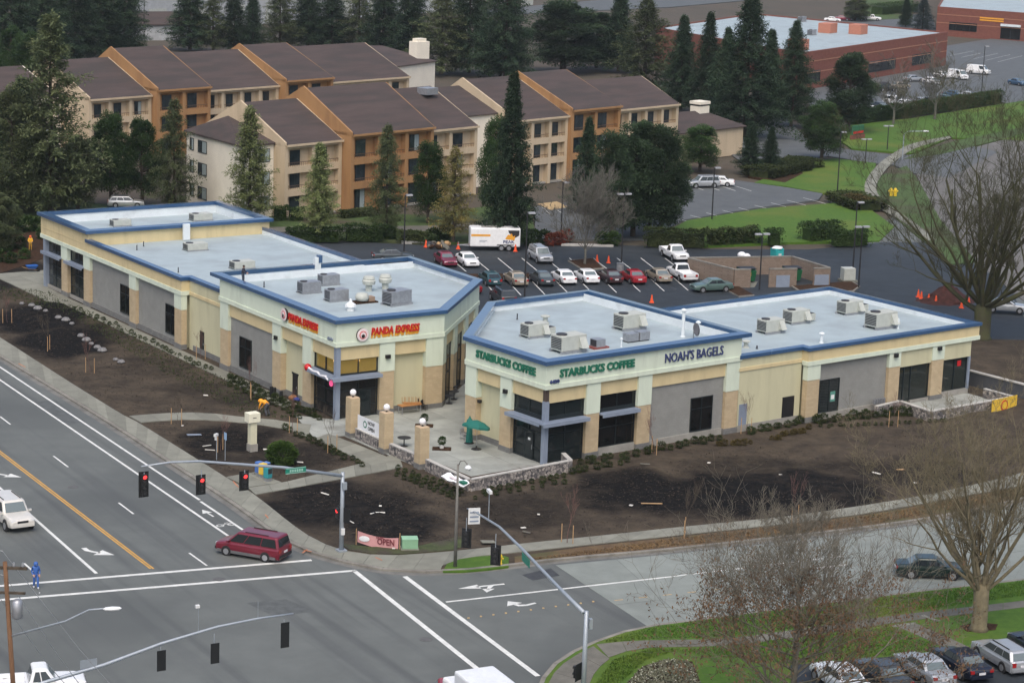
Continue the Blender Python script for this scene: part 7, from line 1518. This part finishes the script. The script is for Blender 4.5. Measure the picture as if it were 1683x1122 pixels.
b = G(783, 738, .03); t = thing('patio_umbrella', 'green patio umbrella leaning over on its stand beside the shop wall', 'umbrella', b); M_umb = plain('umbrella_green', (.008, .13, .105, 1), .7)
MB().lathe([(.42, 0), (.4, .05), (.08, .08), (.06, .3)], 16).build('stand', M_trim, t); MB().tube([(0, 0, 0), (0, 0, 1.95)], .025, 8).build('pole', M_unit2, t)
cn = MB(); nn = 8; rim = [(1.15*math.cos(2*math.pi*k/nn+.2), 1.15*math.sin(2*math.pi*k/nn+.2), -.42) for k in range(nn)]; mid = [(x*.55, y*.55, -.12) for x, y, z in rim]; val = [(x*1.01, y*1.01, -.6) for x, y, z in rim]
cn.add([(0, 0, .05)]+mid+rim+val, [(0, 1+k, 1+(k+1) % nn) for k in range(nn)]+[(1+k, 1+nn+k, 1+nn+(k+1) % nn, 1+(k+1) % nn) for k in range(nn)]+[(1+nn+k, 1+2*nn+k, 1+2*nn+(k+1) % nn, 1+nn+(k+1) % nn) for k in range(nn)]); o = cn.build('canopy', M_umb, t); o.location = (0, .1, 2.35); o.rotation_euler = (R(-8), R(9), 0)
b = G(771, 728, .03); t = thing('closed_umbrella', 'furled green patio umbrella standing behind the open one', 'umbrella', b); MB().lathe([(.3, .1), (.28, .5), (.24, 1.2), (.26, 1.9), (.1, 2.1), (.02, 2.3)], 9).build('canopy', M_umb, t); MB().lathe([(.4, 0), (.38, .05), (.06, .09), (.05, .12)], 14).build('stand', M_trim, t)
def round_table(label, px, r_=.45, m_=None, grp='round cafe tables'):
    t = thing('cafe_table', label, 'table', G(px[0], px[1], .03), 0, grp); MB().lathe([(r_, .70), (r_, .735), (.02, .74)], 18).build('table_top', m_ or M_trim, t); MB().lathe([(.3, 0), (.28, .03), (.05, .06), (.04, .70)], 12).build('pedestal', M_trim, t)
round_table('dark round table just inside the middle globe pier wall', (664, 733), .55); round_table('dark round table nearest the gap between the shops', (746, 656)); round_table('dark round table behind in the gap between the shops', (738, 663)); round_table('dark round table deepest in the gap', (742, 648))
def chair(label, px, rz, m_=None, grp='patio chairs'):
    t = thing('patio_chair', label, 'chair', G(px[0], px[1], .03), rz, grp); mm = m_ or M_unit2
    MB().box(-.22, -.22, .43, .22, .22, .47).build('seat', mm, t); MB().box(-.22, .2, .5, .22, .24, .9).build('backrest', mm, t)
    for x in (-.2, .2):
        for y in (-.2, .2): MB().tube([(x, y, 0), (x, y, .43 if y < 0 else .88)], .018, 5).build('leg', mm, t)
chair('metal chair beside the furled green umbrella', (762, 722), .8); chair('dark chair right of the wooden tables', (697, 674), 1.2, M_trim); chair('dark chair at the end of the wooden tables', (691, 671), 1.9, M_trim)
M_wood = mat('warm_wood', (.38, .18, .06, 1), .6, .2, 3, 4, stretch=(1, 8, 1))
t = thing('wooden_table', 'long wooden table with upturned chairs against the yellow wall', 'table', G(673, 678, .03), rzL); MB().box(-1.0, -.38, .68, 1.0, .38, .74).build('table_top', M_wood, t)
for x in (-.9, .9):
    for y in (-.3, .3): MB().tube([(x, y, 0), (x, y, .68)], .03, 6).build('leg', M_unit2, t)
for k in range(5):
    c_ = thing('upturned_chair', ['first', 'second', 'third', 'fourth', 'fifth'][k]+' wooden chair upturned on the long table from the left', 'chair', G(664+k*6.0, 677, .03)+Vector((0, .1, .77)), rzL, 'upturned wooden chairs'); MB().box(-.14, -.2, 0, .14, .2, .04).build('seat', M_wood, c_)
    for x in (-.12, .12): MB().tube([(x, .15, .04), (x, .18, .5)], .02, 5).build('leg', M_wood, c_)
t = thing('brick_pile', 'low heap of brown bags and a blue tarp beside the dark side door', 'heap', G(483, 655, .03), rzL); MB().ball((0, 0, .1), .5, 10, 5, .5).build('bags', mat('brown_bag', (.28, .13, .06, 1), .9), t); o = MB().ball((.0, -.6, .1), .38, 10, 5, .4).build('tarp', plain('tarp_blue', (.03, .05, .25, 1), .6), t)
for i, px in enumerate([(446, 652), (451, 654), (462, 660)]): 
    o = MB().lathe([(.16, 0), (.15, .9), (.16, .92), (.1, .95)], 10).build('bollard', M_black); o.location = G(px[0], px[1], .02); tag(o, ['left', 'middle', 'right'][i]+' of three short black bollards near the dark side door', 'bollard', 'black bollards')
# cones
if True:
    cm = [MB().lathe([(.17, .04), (.12, .3), (.05, .72), (.03, .73)], 12).mesh('cone', plain('cone_orange', (.75, .09, .02, 1), .5)), MB().box(-.22, -.22, 0, .22, .22, .04).mesh('cone_base', MATS['cone_orange'])]
    CN = [((700, 406), 'left of the rubble pile by the kerb'), ((753, 409), 'between the rubble and the trailer hitch'), ((847, 413), 'at the right rear of the trailer'), ((981, 430), 'left of the pair by the shrub island'), ((1000, 432), 'right of the pair by the shrub island'), ((1071, 497), 'peeking over the white sedan side roof edge'), ((1509, 488), 'first at the mulch heap'), ((1514, 491), 'second at the mulch heap'), ((1526, 495), 'third at the mulch heap'), ((1538, 498), 'fourth at the mulch heap'), ((1580, 506), 'fifth at the mulch heap near the trunk'), ((1592, 501), 'sixth at the mulch heap against the trunk')]
    for px, lb in CN:
        t = thing('traffic_cone', 'orange traffic cone '+lb, 'cone', G(px[0], px[1], LOTZ+.01), 0, 'traffic cones'); inst('cone', cm[0], t, sc=1.15); inst('base', cm[1], t, sc=1.15)
def heap(name, label, px, rx, ry, h, mm, seed=1, cat='heap'):
    r_ = random.Random(seed); mb = MB(); n1, n2 = 28, 10; vs = []; 
    for j in range(n2+1):
        for k in range(n1):
            a = 2*math.pi*k/n1; t_ = j/n2; rr = (1-t_); z = h*(math.cos(rr*math.pi)+1)/2*(1 if j < n2 else 1)
            vs.append((rx*rr*math.cos(a)*(1+.12*r_.uniform(-1, 1)), ry*rr*math.sin(a)*(1+.12*r_.uniform(-1, 1)), z*(1+.15*r_.uniform(-1, 1))))
    mb.add(vs, [(j*n1+k, j*n1+(k+1) % n1, (j+1)*n1+(k+1) % n1, (j+1)*n1+k) for j in range(n2) for k in range(n1)]); o = mb.build(name, mm, None, True); o.location = G(px[0], px[1], -.12); o.rotation_euler = (0, 0, rot(60)); return tag(o, label, cat)
heap('mulch_heap', 'dark reddish heap of bark mulch beside the mossy tree', (1556, 494), 3.6, 2.6, 1.7, mat('red_mulch', (.05, .018, .014, 1), .95, .5, 2, 8, bump=1, bscale=9), 3)
rr_ = random.Random(9)
for k in range(16):
    o = MB().ball((0, 0, 0), rr_.uniform(.25, .6), 6, 4, rr_.uniform(.4, .9)).build('rubble_piece', [M_mulch, M_dark, M_greyb, M_stake][k % 4]); o.location = G(rr_.uniform(704, 745), rr_.uniform(400, 406), .15); o.rotation_euler = (rr_.random(), rr_.random(), rr_.random()*3); tag(o, 'piece of the rubble pile left of the white trailer', 'rubble', 'rubble pieces by the trailer')
# bin enclosure, bins, portable toilet, ground boxes
M_split = courses('split_block', (.24, .19, .15, 1), (.20, .155, .12, 1), (.16, .12, .1, 1), .4, .2)
E0, E1, E2, E3, E4 = G(1176, 467), G(1208, 466), G(1262, 428), G(1345, 429), G(1384, 452)
t = thing('bin_enclosure', 'open topped block wall enclosure for rubbish bins behind the shops', 'wall', G(1240, 468, LOTZ), 0); o0 = t.location.copy()
def seg(a, b_, h, th=.25):
    d = (b_-a); n_ = Vector((-d.y, d.x, 0)).normalized()*th/2; q = [a-n_-o0, b_-n_-o0, b_+n_-o0, a+n_-o0]; MB().prism([(p.x, p.y) for p in q], -.1, h).build('wall', M_split, t); n_ *= 1.25; q = [a-n_-o0, b_-n_-o0, b_+n_-o0, a+n_-o0]; MB().prism([(p.x, p.y) for p in q], h+.002, h+.12).build('coping', M_kerb, t)
PE = [G(1174, 450, 0), G(1236, 468, 0)]
C0, C1, C2, C3, C4 = G(1177, 455), G(1206, 471), G(1236, 469), G(1262, 436), G(1345, 440)
eo = G(1206, 471); ex = azv(75); ey = azv(-22)
ept = lambda x, y: eo+ex*x+ey*y
seg(ept(0, 0), ept(1.9, 0), 2.0); seg(ept(0, .13), ept(-2.0, 7.4), 2.0); seg(ept(-1.9, 7.5), ept(10.5, 7.5), 2.0); seg(ept(4.1, 0), ept(7.4, 0), 2.0); seg(ept(9.4, 0), ept(11.4, 0), 2.0); seg(ept(11.4, .13), ept(10.6, 7.4), 2.0)
for i, (x0, x1) in enumerate([(4.9, 6.5), (9.5, 11.2)]): 
    q = [ept(x0, -.22)-o0, ept(x1, -.22)-o0, ept(x1, -.16)-o0, ept(x0, -.16)-o0]; MB().prism([(p.x, p.y) for p in q], .0, 1.35).build('gate_panel', M_greysteel, t)
for lb, x, y in (('left green rubbish bin inside the enclosure', 2.9, 3.0), ('right green rubbish bin inside the enclosure', 8.4, 3.0)):
    t = thing('rubbish_bin', lb, 'bin', ept(x, y), rot(75), 'green rubbish bins'); MB().hexa([(-.8, -.6, .1), (.8, -.6, .1), (.8, .6, .1), (-.8, .6, .1)], [(-.95, -.75, 1.3), (.95, -.75, 1.3), (.95, .75, 1.5), (-.95, .75, 1.5)]).build('hopper', plain('bin_green', (.01, .10, .04, 1), .5), t); MB().box(-.97, -.7, 1.51, .97, .78, 1.58).build('lid', M_trim, t); MB().box(-.3, -.73, .7, .3, -.70, 1.1).build('label_panel', M_orange, t)
sheet('concrete_pad', [(1208, 473), (1240, 472), (1246, 462), (1216, 462)], LOTZ+.01, M_conc); sheet('concrete_pad', [(1262, 470), (1300, 468), (1300, 458), (1266, 458)], LOTZ+.01, M_conc)
for i, px in enumerate([(1218, 437), (1226, 440)]):
    o = MB().ball((0, 0, .4), .5, 10, 6, .8).build('rubbish_bag', MATS['banner_white']); o.location = G(px[0], px[1], 0)+Vector((0, 0, .9)); tag(o, ['left', 'right'][i]+' white rubbish bag on top inside the enclosure', 'bag', 'white rubbish bags')
t = thing('portable_toilet', 'teal portable toilet with white roof behind the bin enclosure', 'toilet', G(1276, 436, LOTZ), rot(60)); M_teal = plain('toilet_teal', (.02, .30, .30, 1), .5); MB().box(-.58, -.58, .05, .58, .58, 2.05).build('cabin', M_teal, t, bevel=.05); MB().lathe([(.82, 0), (.8, .06), (.5, .2), (.1, .26)], 4, (0, 0, 2.06)).build('roof', M_swhite, t); MB().box(-.4, -.6, .2, .4, -.585, 1.9).build('door', plain('toilet_door', (.03, .38, .38, 1), .5), t); MB().box(-.2, -.61, 1.2, .2, -.601, 1.5).build('notice', M_swhite, t)
t = thing('transformer_box', 'pale transformer box on a concrete pad right of the enclosure', 'utility box', G(1393, 461, 0), rot(75)); MB().box(-.7, -.6, .15, .7, .6, 1.5).build('cabinet', M_unit, t, bevel=.04); MB().box(-.9, -.8, -.1, .9, .8, .149).build('plinth', M_conc, t)
o = MB().lathe([(.4, 0), (.42, .5), (.42, .9), (.45, .95)], 12).build('waste_bin', M_unit2); o.location = G(1019, 446, 0); tag(o, 'grey waste bin between the two parked rows', 'bin')
# debris on the soil
M_chip = plain('white_scrap', (.62, .60, .55, 1), .8)
for i, (x, y, l_, w_, a, mm) in enumerate([(340, 735, .9, .08, 40, M_chip), (345, 742, .8, .06, 80, M_chip), (319, 717, 1.2, .3, 60, M_greysteel), (534, 814, .7, .12, 120, M_chip), (615, 846, .8, .1, 40, M_chip), (625, 845, .7, .15, 70, M_chip), (577, 860, .7, .06, 140, M_chip), (625, 834, .3, .2, 0, M_chip), (1071, 830, 1.7, .12, 70, M_stake), (802, 893, 1.0, .5, 70, M_conc), (1037, 833, .3, .25, 20, M_chip), (885, 848, .25, .2, 0, M_chip), (865, 877, .6, .15, 110, M_greyb), (1060, 765, .8, .2, 75, M_greyb), (1165, 763, .3, .2, 30, M_chip), (1440, 780, .7, .15, 120, M_chip), (1505, 796, .3, .3, 0, M_chip), (338, 652, .4, .2, 70, M_chip), (436, 741, .35, .2, 70, M_chip), (493, 762, .5, .2, 80, M_chip), (860, 870, .4, .2, 50, M_chip), (1283, 783, .3, .15, 90, M_chip), (300, 702, .25, .15, 10, M_chip), (647, 904, .2, .2, 0, M_chip), (1480, 774, .8, .2, 60, M_stake)]):
    o = MB().box(-l_/2, -w_/2, 0, l_/2, w_/2, .06).build('scrap_piece', mm, bevel=.01); p = G(x, y); o.location = (p.x, p.y, .12); o.rotation_euler = (.05, .08, rot(a)); tag(o, 'bit of %s scrap lying on the soil near %s' % ({'white_scrap': 'white', 'grey_blue_steel': 'grey', 'timber_stake': 'timber', 'sidewalk_concrete': 'concrete', 'grey_bark': 'bark'}[mm.name], ['the road sign camera', 'the camera post foot', 'the left path', 'the path corner', 'the pink banner', 'the banner top', 'the signal pole', 'the signal pole top', 'the middle of the bank', 'the sidewalk edge', 'the bank middle', 'the lamp', 'the second signal', 'the navy wall', 'the wall window', 'the right bank', 'the far right bank', 'the left strip', 'the totem', 'the round bush', 'the third signal', 'the yellow wall', 'the young tree', 'the green box', 'the right sidewalk'][i]), 'scrap')
for i, (x, y) in enumerate([(36, 500), (52, 503), (62, 508), (75, 512), (96, 523), (108, 527), (118, 533), (133, 553), (142, 560), (150, 566), (160, 572), (168, 577), (190, 592), (199, 596)]):
    o = MB().ball((0, 0, .1), .28+.1*(i % 3), 7, 4, .6).build('boulder', mat('boulder_grey', (.10, .10, .105, 1), .8, .6, 3, 4, c2=(.25, .25, .25, 1))); o.location = G(x, y); tag(o, 'dark grey boulder in the line across the left soil', 'boulder', 'boulder line')
o = MB().box(-1.2, -.2, 0, 1.2, .2, .02).build('boards', M_stake); MB().v
o.location = G(1140, 436, .6); o.rotation_euler = (0, R(8), rot(AR)); tag(o, 'long boards sticking out beside the white pickup', 'boards')
stripe_z = None
for i, (a, b_) in enumerate([((660, 397.5), (702, 399)), ((922, 402), (1008, 404))]): 
    A_, B_ = G(*a), G(*b_); d = B_-A_; o = MB().box(0, -.2, -.2, d.length, .2, .14).build('white_kerb', M_capst); o.location = A_; o.rotation_euler = (0, 0, math.atan2(d.y, d.x)); struct(o)
t = thing('driveway_sign', 'green and red monument sign beside the driveway', 'sign', G(1409, 228), rot(40)); MB().box(-2.0, -.25, 0, 2.0, .25, .7).build('base', M_rbrick, t); MB().box(-1.8, -.15, .701, 1.8, .15, 2.3).build('panel', plain('sign_dkgreen', (.03, .12, .06, 1), .5), t, bevel=.1); MB().box(-1.6, -.17, .9, 1.6, -.151, 1.3).build('red_panel', M_red, t)
# railing fence at the right end of the long shop
fa, fb = G(1592, 632), G(1760, 676); d = fb-fa; t = thing('block_fence', 'dark low wall running right from the end of the long shop', 'wall', fa, math.atan2(d.y, d.x)); MB().box(0, -.12, -.1, d.length, .12, 1.3).build('wall', plain('fence_grey', (.07, .075, .085, 1), .8), t); MB().box(0, -.2, 1.301, d.length, .2, 1.42).build('coping', M_capst, t)

t = thing('warning_sign', 'yellow diamond warning sign behind the near bare tree', 'sign', G(1604, 968), rot(70)); MB().tube([(0, 0, 0), (0, 0, 2.5)], .03, 6).build('post', M_galv, t)
o = MB().lathe([(.48, 0), (.47, .02)], 4).build('panel', plain('warning_yellow', (.62, .33, .02, 1), .5), t); o.location = (0, -.04, 2.3); o.rotation_euler = (R(90), 0, R(-70))
# ================================================================== people
def person(label, loc, rz, pose, mats, hood=None, cap=None, sc=1):
    J = pose; names = list(J); idx = {k: i for i, k in enumerate(names)}
    E_ = [('pel', 'chest'), ('chest', 'neck'), ('neck', 'head'), ('head', 'crown'), ('chest', 'shL'), ('shL', 'elL'), ('elL', 'wrL'), ('chest', 'shR'), ('shR', 'elR'), ('elR', 'wrR'), ('pel', 'hipL'), ('hipL', 'knL'), ('knL', 'anL'), ('anL', 'toL'), ('pel', 'hipR'), ('hipR', 'knR'), ('knR', 'anR'), ('anR', 'toR')]
    rad = {'pel': .165, 'chest': .175, 'neck': .07, 'head': .105, 'crown': .085, 'sh': .085, 'el': .06, 'wr': .042, 'hip': .115, 'kn': .08, 'an': .06, 'to': .05}
    V_ = [Vector(J[k]) for k in names]; R_ = [rad.get(k, rad.get(k[:2], rad.get(k[:3], .05))) for k in names]
    # five fingers on each hand
    for s_ in 'LR':
        w0 = Vector(J['wr'+s_]); d = (w0-Vector(J['el'+s_])).normalized(); sd = d.cross(Vector((1, 0, 0))).normalized(); up_ = d.cross(sd).normalized()
        V_.append(w0+d*.09); R_.append(.036); names.append('palm'+s_); idx['palm'+s_] = len(V_)-1; E_.append(('wr'+s_, 'palm'+s_))
        for k, (o_, L_) in enumerate([(-.03, .075), (-.01, .085), (.012, .08), (.032, .06)]):
            b0 = w0+d*.12+sd*o_; V_.append(b0); R_.append(.010); names.append('k%s%d' % (s_, k)); idx[names[-1]] = len(V_)-1; E_.append(('palm'+s_, names[-1]))
            V_.append(b0+d*L_*.8+up_*.03); R_.append(.009); names.append('f%s%d' % (s_, k)); idx[names[-1]] = len(V_)-1; E_.append((names[-2], names[-1]))
        V_.append(w0+d*.1+sd*-.055+up_*.02); R_.append(.011); names.append('t'+s_); idx[names[-1]] = len(V_)-1; E_.append(('palm'+s_, names[-1]))
    me = bpy.data.meshes.new('person_skeleton'); me.from_pydata([tuple(v) for v in V_], [(idx[a], idx[b]) for a, b in E_], []); o = bpy.data.objects.new('tmp', me); col.objects.link(o)
    m1 = o.modifiers.new('skin', 'SKIN'); m2 = o.modifiers.new('sub', 'SUBSURF'); m2.levels = 2; m2.render_levels = 2
    sk = me.skin_vertices[0].data
    for i, r_ in enumerate(R_): sk[i].radius = (r_, r_); sk[i].use_root = (i == idx['pel'])
    dg = bpy.context.evaluated_depsgraph_get(); dg.update(); bm_ = bpy.data.meshes.new_from_object(o.evaluated_get(dg)); bpy.data.objects.remove(o)
    bm_.materials.clear()
    for m_ in mats: bm_.materials.append(m_)       # 0 jacket 1 trousers 2 skin 3 shoes
    bm_.shade_smooth()
    def cls(c):
        best, w_ = None, 1e9
        for a, b in E_:
            A_, B_ = V_[idx[a]], V_[idx[b]]; t = max(0, min(1, (c-A_).dot(B_-A_)/max(1e-9, (B_-A_).dot(B_-A_)))); d = (c-A_-(B_-A_)*t).length
            if d < w_: w_ = d; best = (a, b)
        a, b = best
        if a.startswith('an') or b.startswith('to'): return 3
        if a in ('neck', 'head'): return 2
        if a.startswith(('wr', 'palm', 'k', 'f', 't')) and not a.startswith('kn'): return 2
        if a.startswith(('hip', 'kn')) or b.startswith(('hip',)): return 1
        return 0
    for p in bm_.polygons: p.material_index = cls(p.center)
    t = thing('person', label, 'person', loc, rz); t.scale = (sc,)*3; b = inst('body', bm_, t)
    h = Vector(J['head']); c = Vector(J['crown']); ax = (c-Vector(J['neck'])).normalized(); f_ = Vector(J.get('face', (1, 0, 0)))
    if hood:
        hd = MB().lathe([(.10, -.14), (.135, -.05), (.145, .06), (.11, .15), (.02, .19)], 14).build('hood', hood, t, True); hd.location = h-f_*.025; hd.rotation_euler = Vector((0, 0, 1)).rotation_difference(ax).to_euler()
    else:
        hd = MB().lathe([(.115, .0), (.118, .05), (.095, .11), (.02, .14)], 14).build('hair', cap or plain('hair_dark', (.03, .02, .015, 1), .8), t, True); hd.location = h+ax*.02-f_*.015; hd.rotation_euler = Vector((0, 0, 1)).rotation_difference(ax).to_euler()
    ns = MB().ball(tuple(h+f_*.115-ax*.005), .018, 6, 4).build('nose', mats[2], b)
    return t
M_skin = plain('skin', (.45, .27, .19, 1), .6); M_rain = plain('rain_blue', (.035, .11, .36, 1), .55); M_shoe = plain('shoe_dark', (.03, .03, .035, 1), .7); M_shoe2 = plain('shoe_white', (.55, .57, .6, 1), .6)
walk = {'pel': (0, 0, .95), 'chest': (.03, 0, 1.30), 'neck': (.05, 0, 1.50), 'head': (.08, 0, 1.62), 'crown': (.08, 0, 1.73), 'shL': (.03, .19, 1.42), 'elL': (-.02, .26, 1.14), 'wrL': (.14, .22, .95), 'shR': (.03, -.19, 1.42), 'elR': (-.02, -.26, 1.14), 'wrR': (.16, -.2, .97), 'hipL': (0, .1, .9), 'knL': (.14, .1, .5), 'anL': (.16, .1, .08), 'toL': (.3, .11, .04), 'hipR': (0, -.1, .9), 'knR': (.02, -.1, .5), 'anR': (-.18, -.1, .1), 'toR': (-.06, -.11, .04), 'face': (1, 0, 0)}
person('person in a blue hooded rain suit walking in the left crosswalk', G(59, 966, ROADZ+.01), rot(155), walk, [M_rain, M_rain, M_skin, M_shoe2], M_rain)
stand = {'pel': (0, 0, .95), 'chest': (.02, 0, 1.30), 'neck': (.05, 0, 1.50), 'head': (.08, 0, 1.61), 'crown': (.09, 0, 1.72), 'shL': (.03, .19, 1.42), 'elL': (.12, .24, 1.16), 'wrL': (.36, .14, 1.08), 'shR': (.03, -.19, 1.42), 'elR': (.12, -.26, 1.16), 'wrR': (.36, -.18, 1.06), 'hipL': (0, .1, .9), 'knL': (.04, .11, .5), 'anL': (-.02, .12, .08), 'toL': (.12, .13, .04), 'hipR': (0, -.1, .9), 'knR': (.03, -.11, .5), 'anR': (-.03, -.12, .08), 'toR': (.11, -.13, .04), 'face': (1, 0, 0)}
person('person in dark clothes standing on the roof behind the blue edge', Lp(1.6, 20.4, 7.81), rot(100), stand, [plain('navy_cloth', (.02, .02, .032, 1), .8), plain('jeans', (.05, .06, .08, 1), .8), M_skin, M_shoe])
M_hivis = plain('hi_vis_orange', (.85, .36, .02, 1), .5); M_hivy = plain('hi_vis_yellow', (.75, .42, .03, 1), .5)
bend = {'pel': (0, 0, .82), 'chest': (.34, 0, .98), 'neck': (.52, 0, 1.0), 'head': (.63, 0, .97), 'crown': (.73, 0, .93), 'shL': (.42, .2, 1.0), 'elL': (.5, .27, .72), 'wrL': (.62, .18, .48), 'shR': (.42, -.2, 1.0), 'elR': (.5, -.27, .72), 'wrR': (.66, -.16, .46), 'hipL': (0, .11, .8), 'knL': (.12, .13, .44), 'anL': (-.03, .14, .08), 'toL': (.11, .15, .04), 'hipR': (0, -.11, .8), 'knR': (.1, -.13, .44), 'anR': (-.05, -.14, .08), 'toR': (.09, -.15, .04), 'face': (.3, 0, -.95)}
person('person in a bright orange jacket bending over beside the path', G(440, 683, .0), rot(-60), bend, [M_hivis, plain('grey_trousers', (.06, .065, .075, 1), .8), M_skin, M_shoe], M_hivis, sc=1.2)
person('worker in orange and yellow standing by the far left pavilion', G(50, 412, 0), rot(160), stand, [M_hivy, plain('yellow_trousers', (.45, .25, .03, 1), .7), M_skin, M_shoe], plain('hood_orange', (.75, .12, .02, 1), .5))
for i, (px, c_) in enumerate([((52, 447), (.02, .12, .45, 1))]):
    t = thing('wheelbarrow', 'blue wheelbarrow near the far left pavilion', 'wheelbarrow', G(px[0], px[1]), rot(60)); MB().hexa([(-.35, -.2, .35), (.4, -.2, .35), (.4, .2, .35), (-.35, .2, .35)], [(-.6, -.4, .75), (.65, -.4, .75), (.65, .4, .75), (-.6, .4, .75)]).build('tray', plain('barrow_blue', c_, .5), t); MB().tube([(.7, -.15, .2), (.7, .15, .2)], .2, 12).build('wheel', M_tyre, t)
    for s_ in (-1, 1): MB().tube([(.7, s_*.12, .2), (-.3, s_*.25, .4), (-1.0, s_*.3, .6)], .02, 6).build('handle', M_stake, t)

# ================================================================== damp winter air
hz = MB().box(-1520, -12, -1.7, 1520, 3015, 51.5).build('haze', None); stuff(hz); hz['label'] = 'thin damp haze in the air'
hm = bpy.data.materials.new('haze'); hm.use_nodes = True; hn = hm.node_tree; hn.nodes.remove(hn.nodes['Principled BSDF'])
pv = hn.nodes.new('ShaderNodeVolumePrincipled'); pv.inputs['Color'].default_value = (.86, .92, .95, 1); pv.inputs['Density'].default_value = .00009; pv.inputs['Anisotropy'].default_value = .3
hn.links.new(pv.outputs[0], hn.nodes['Material Output'].inputs['Volume']); hz.data.materials.append(hm)
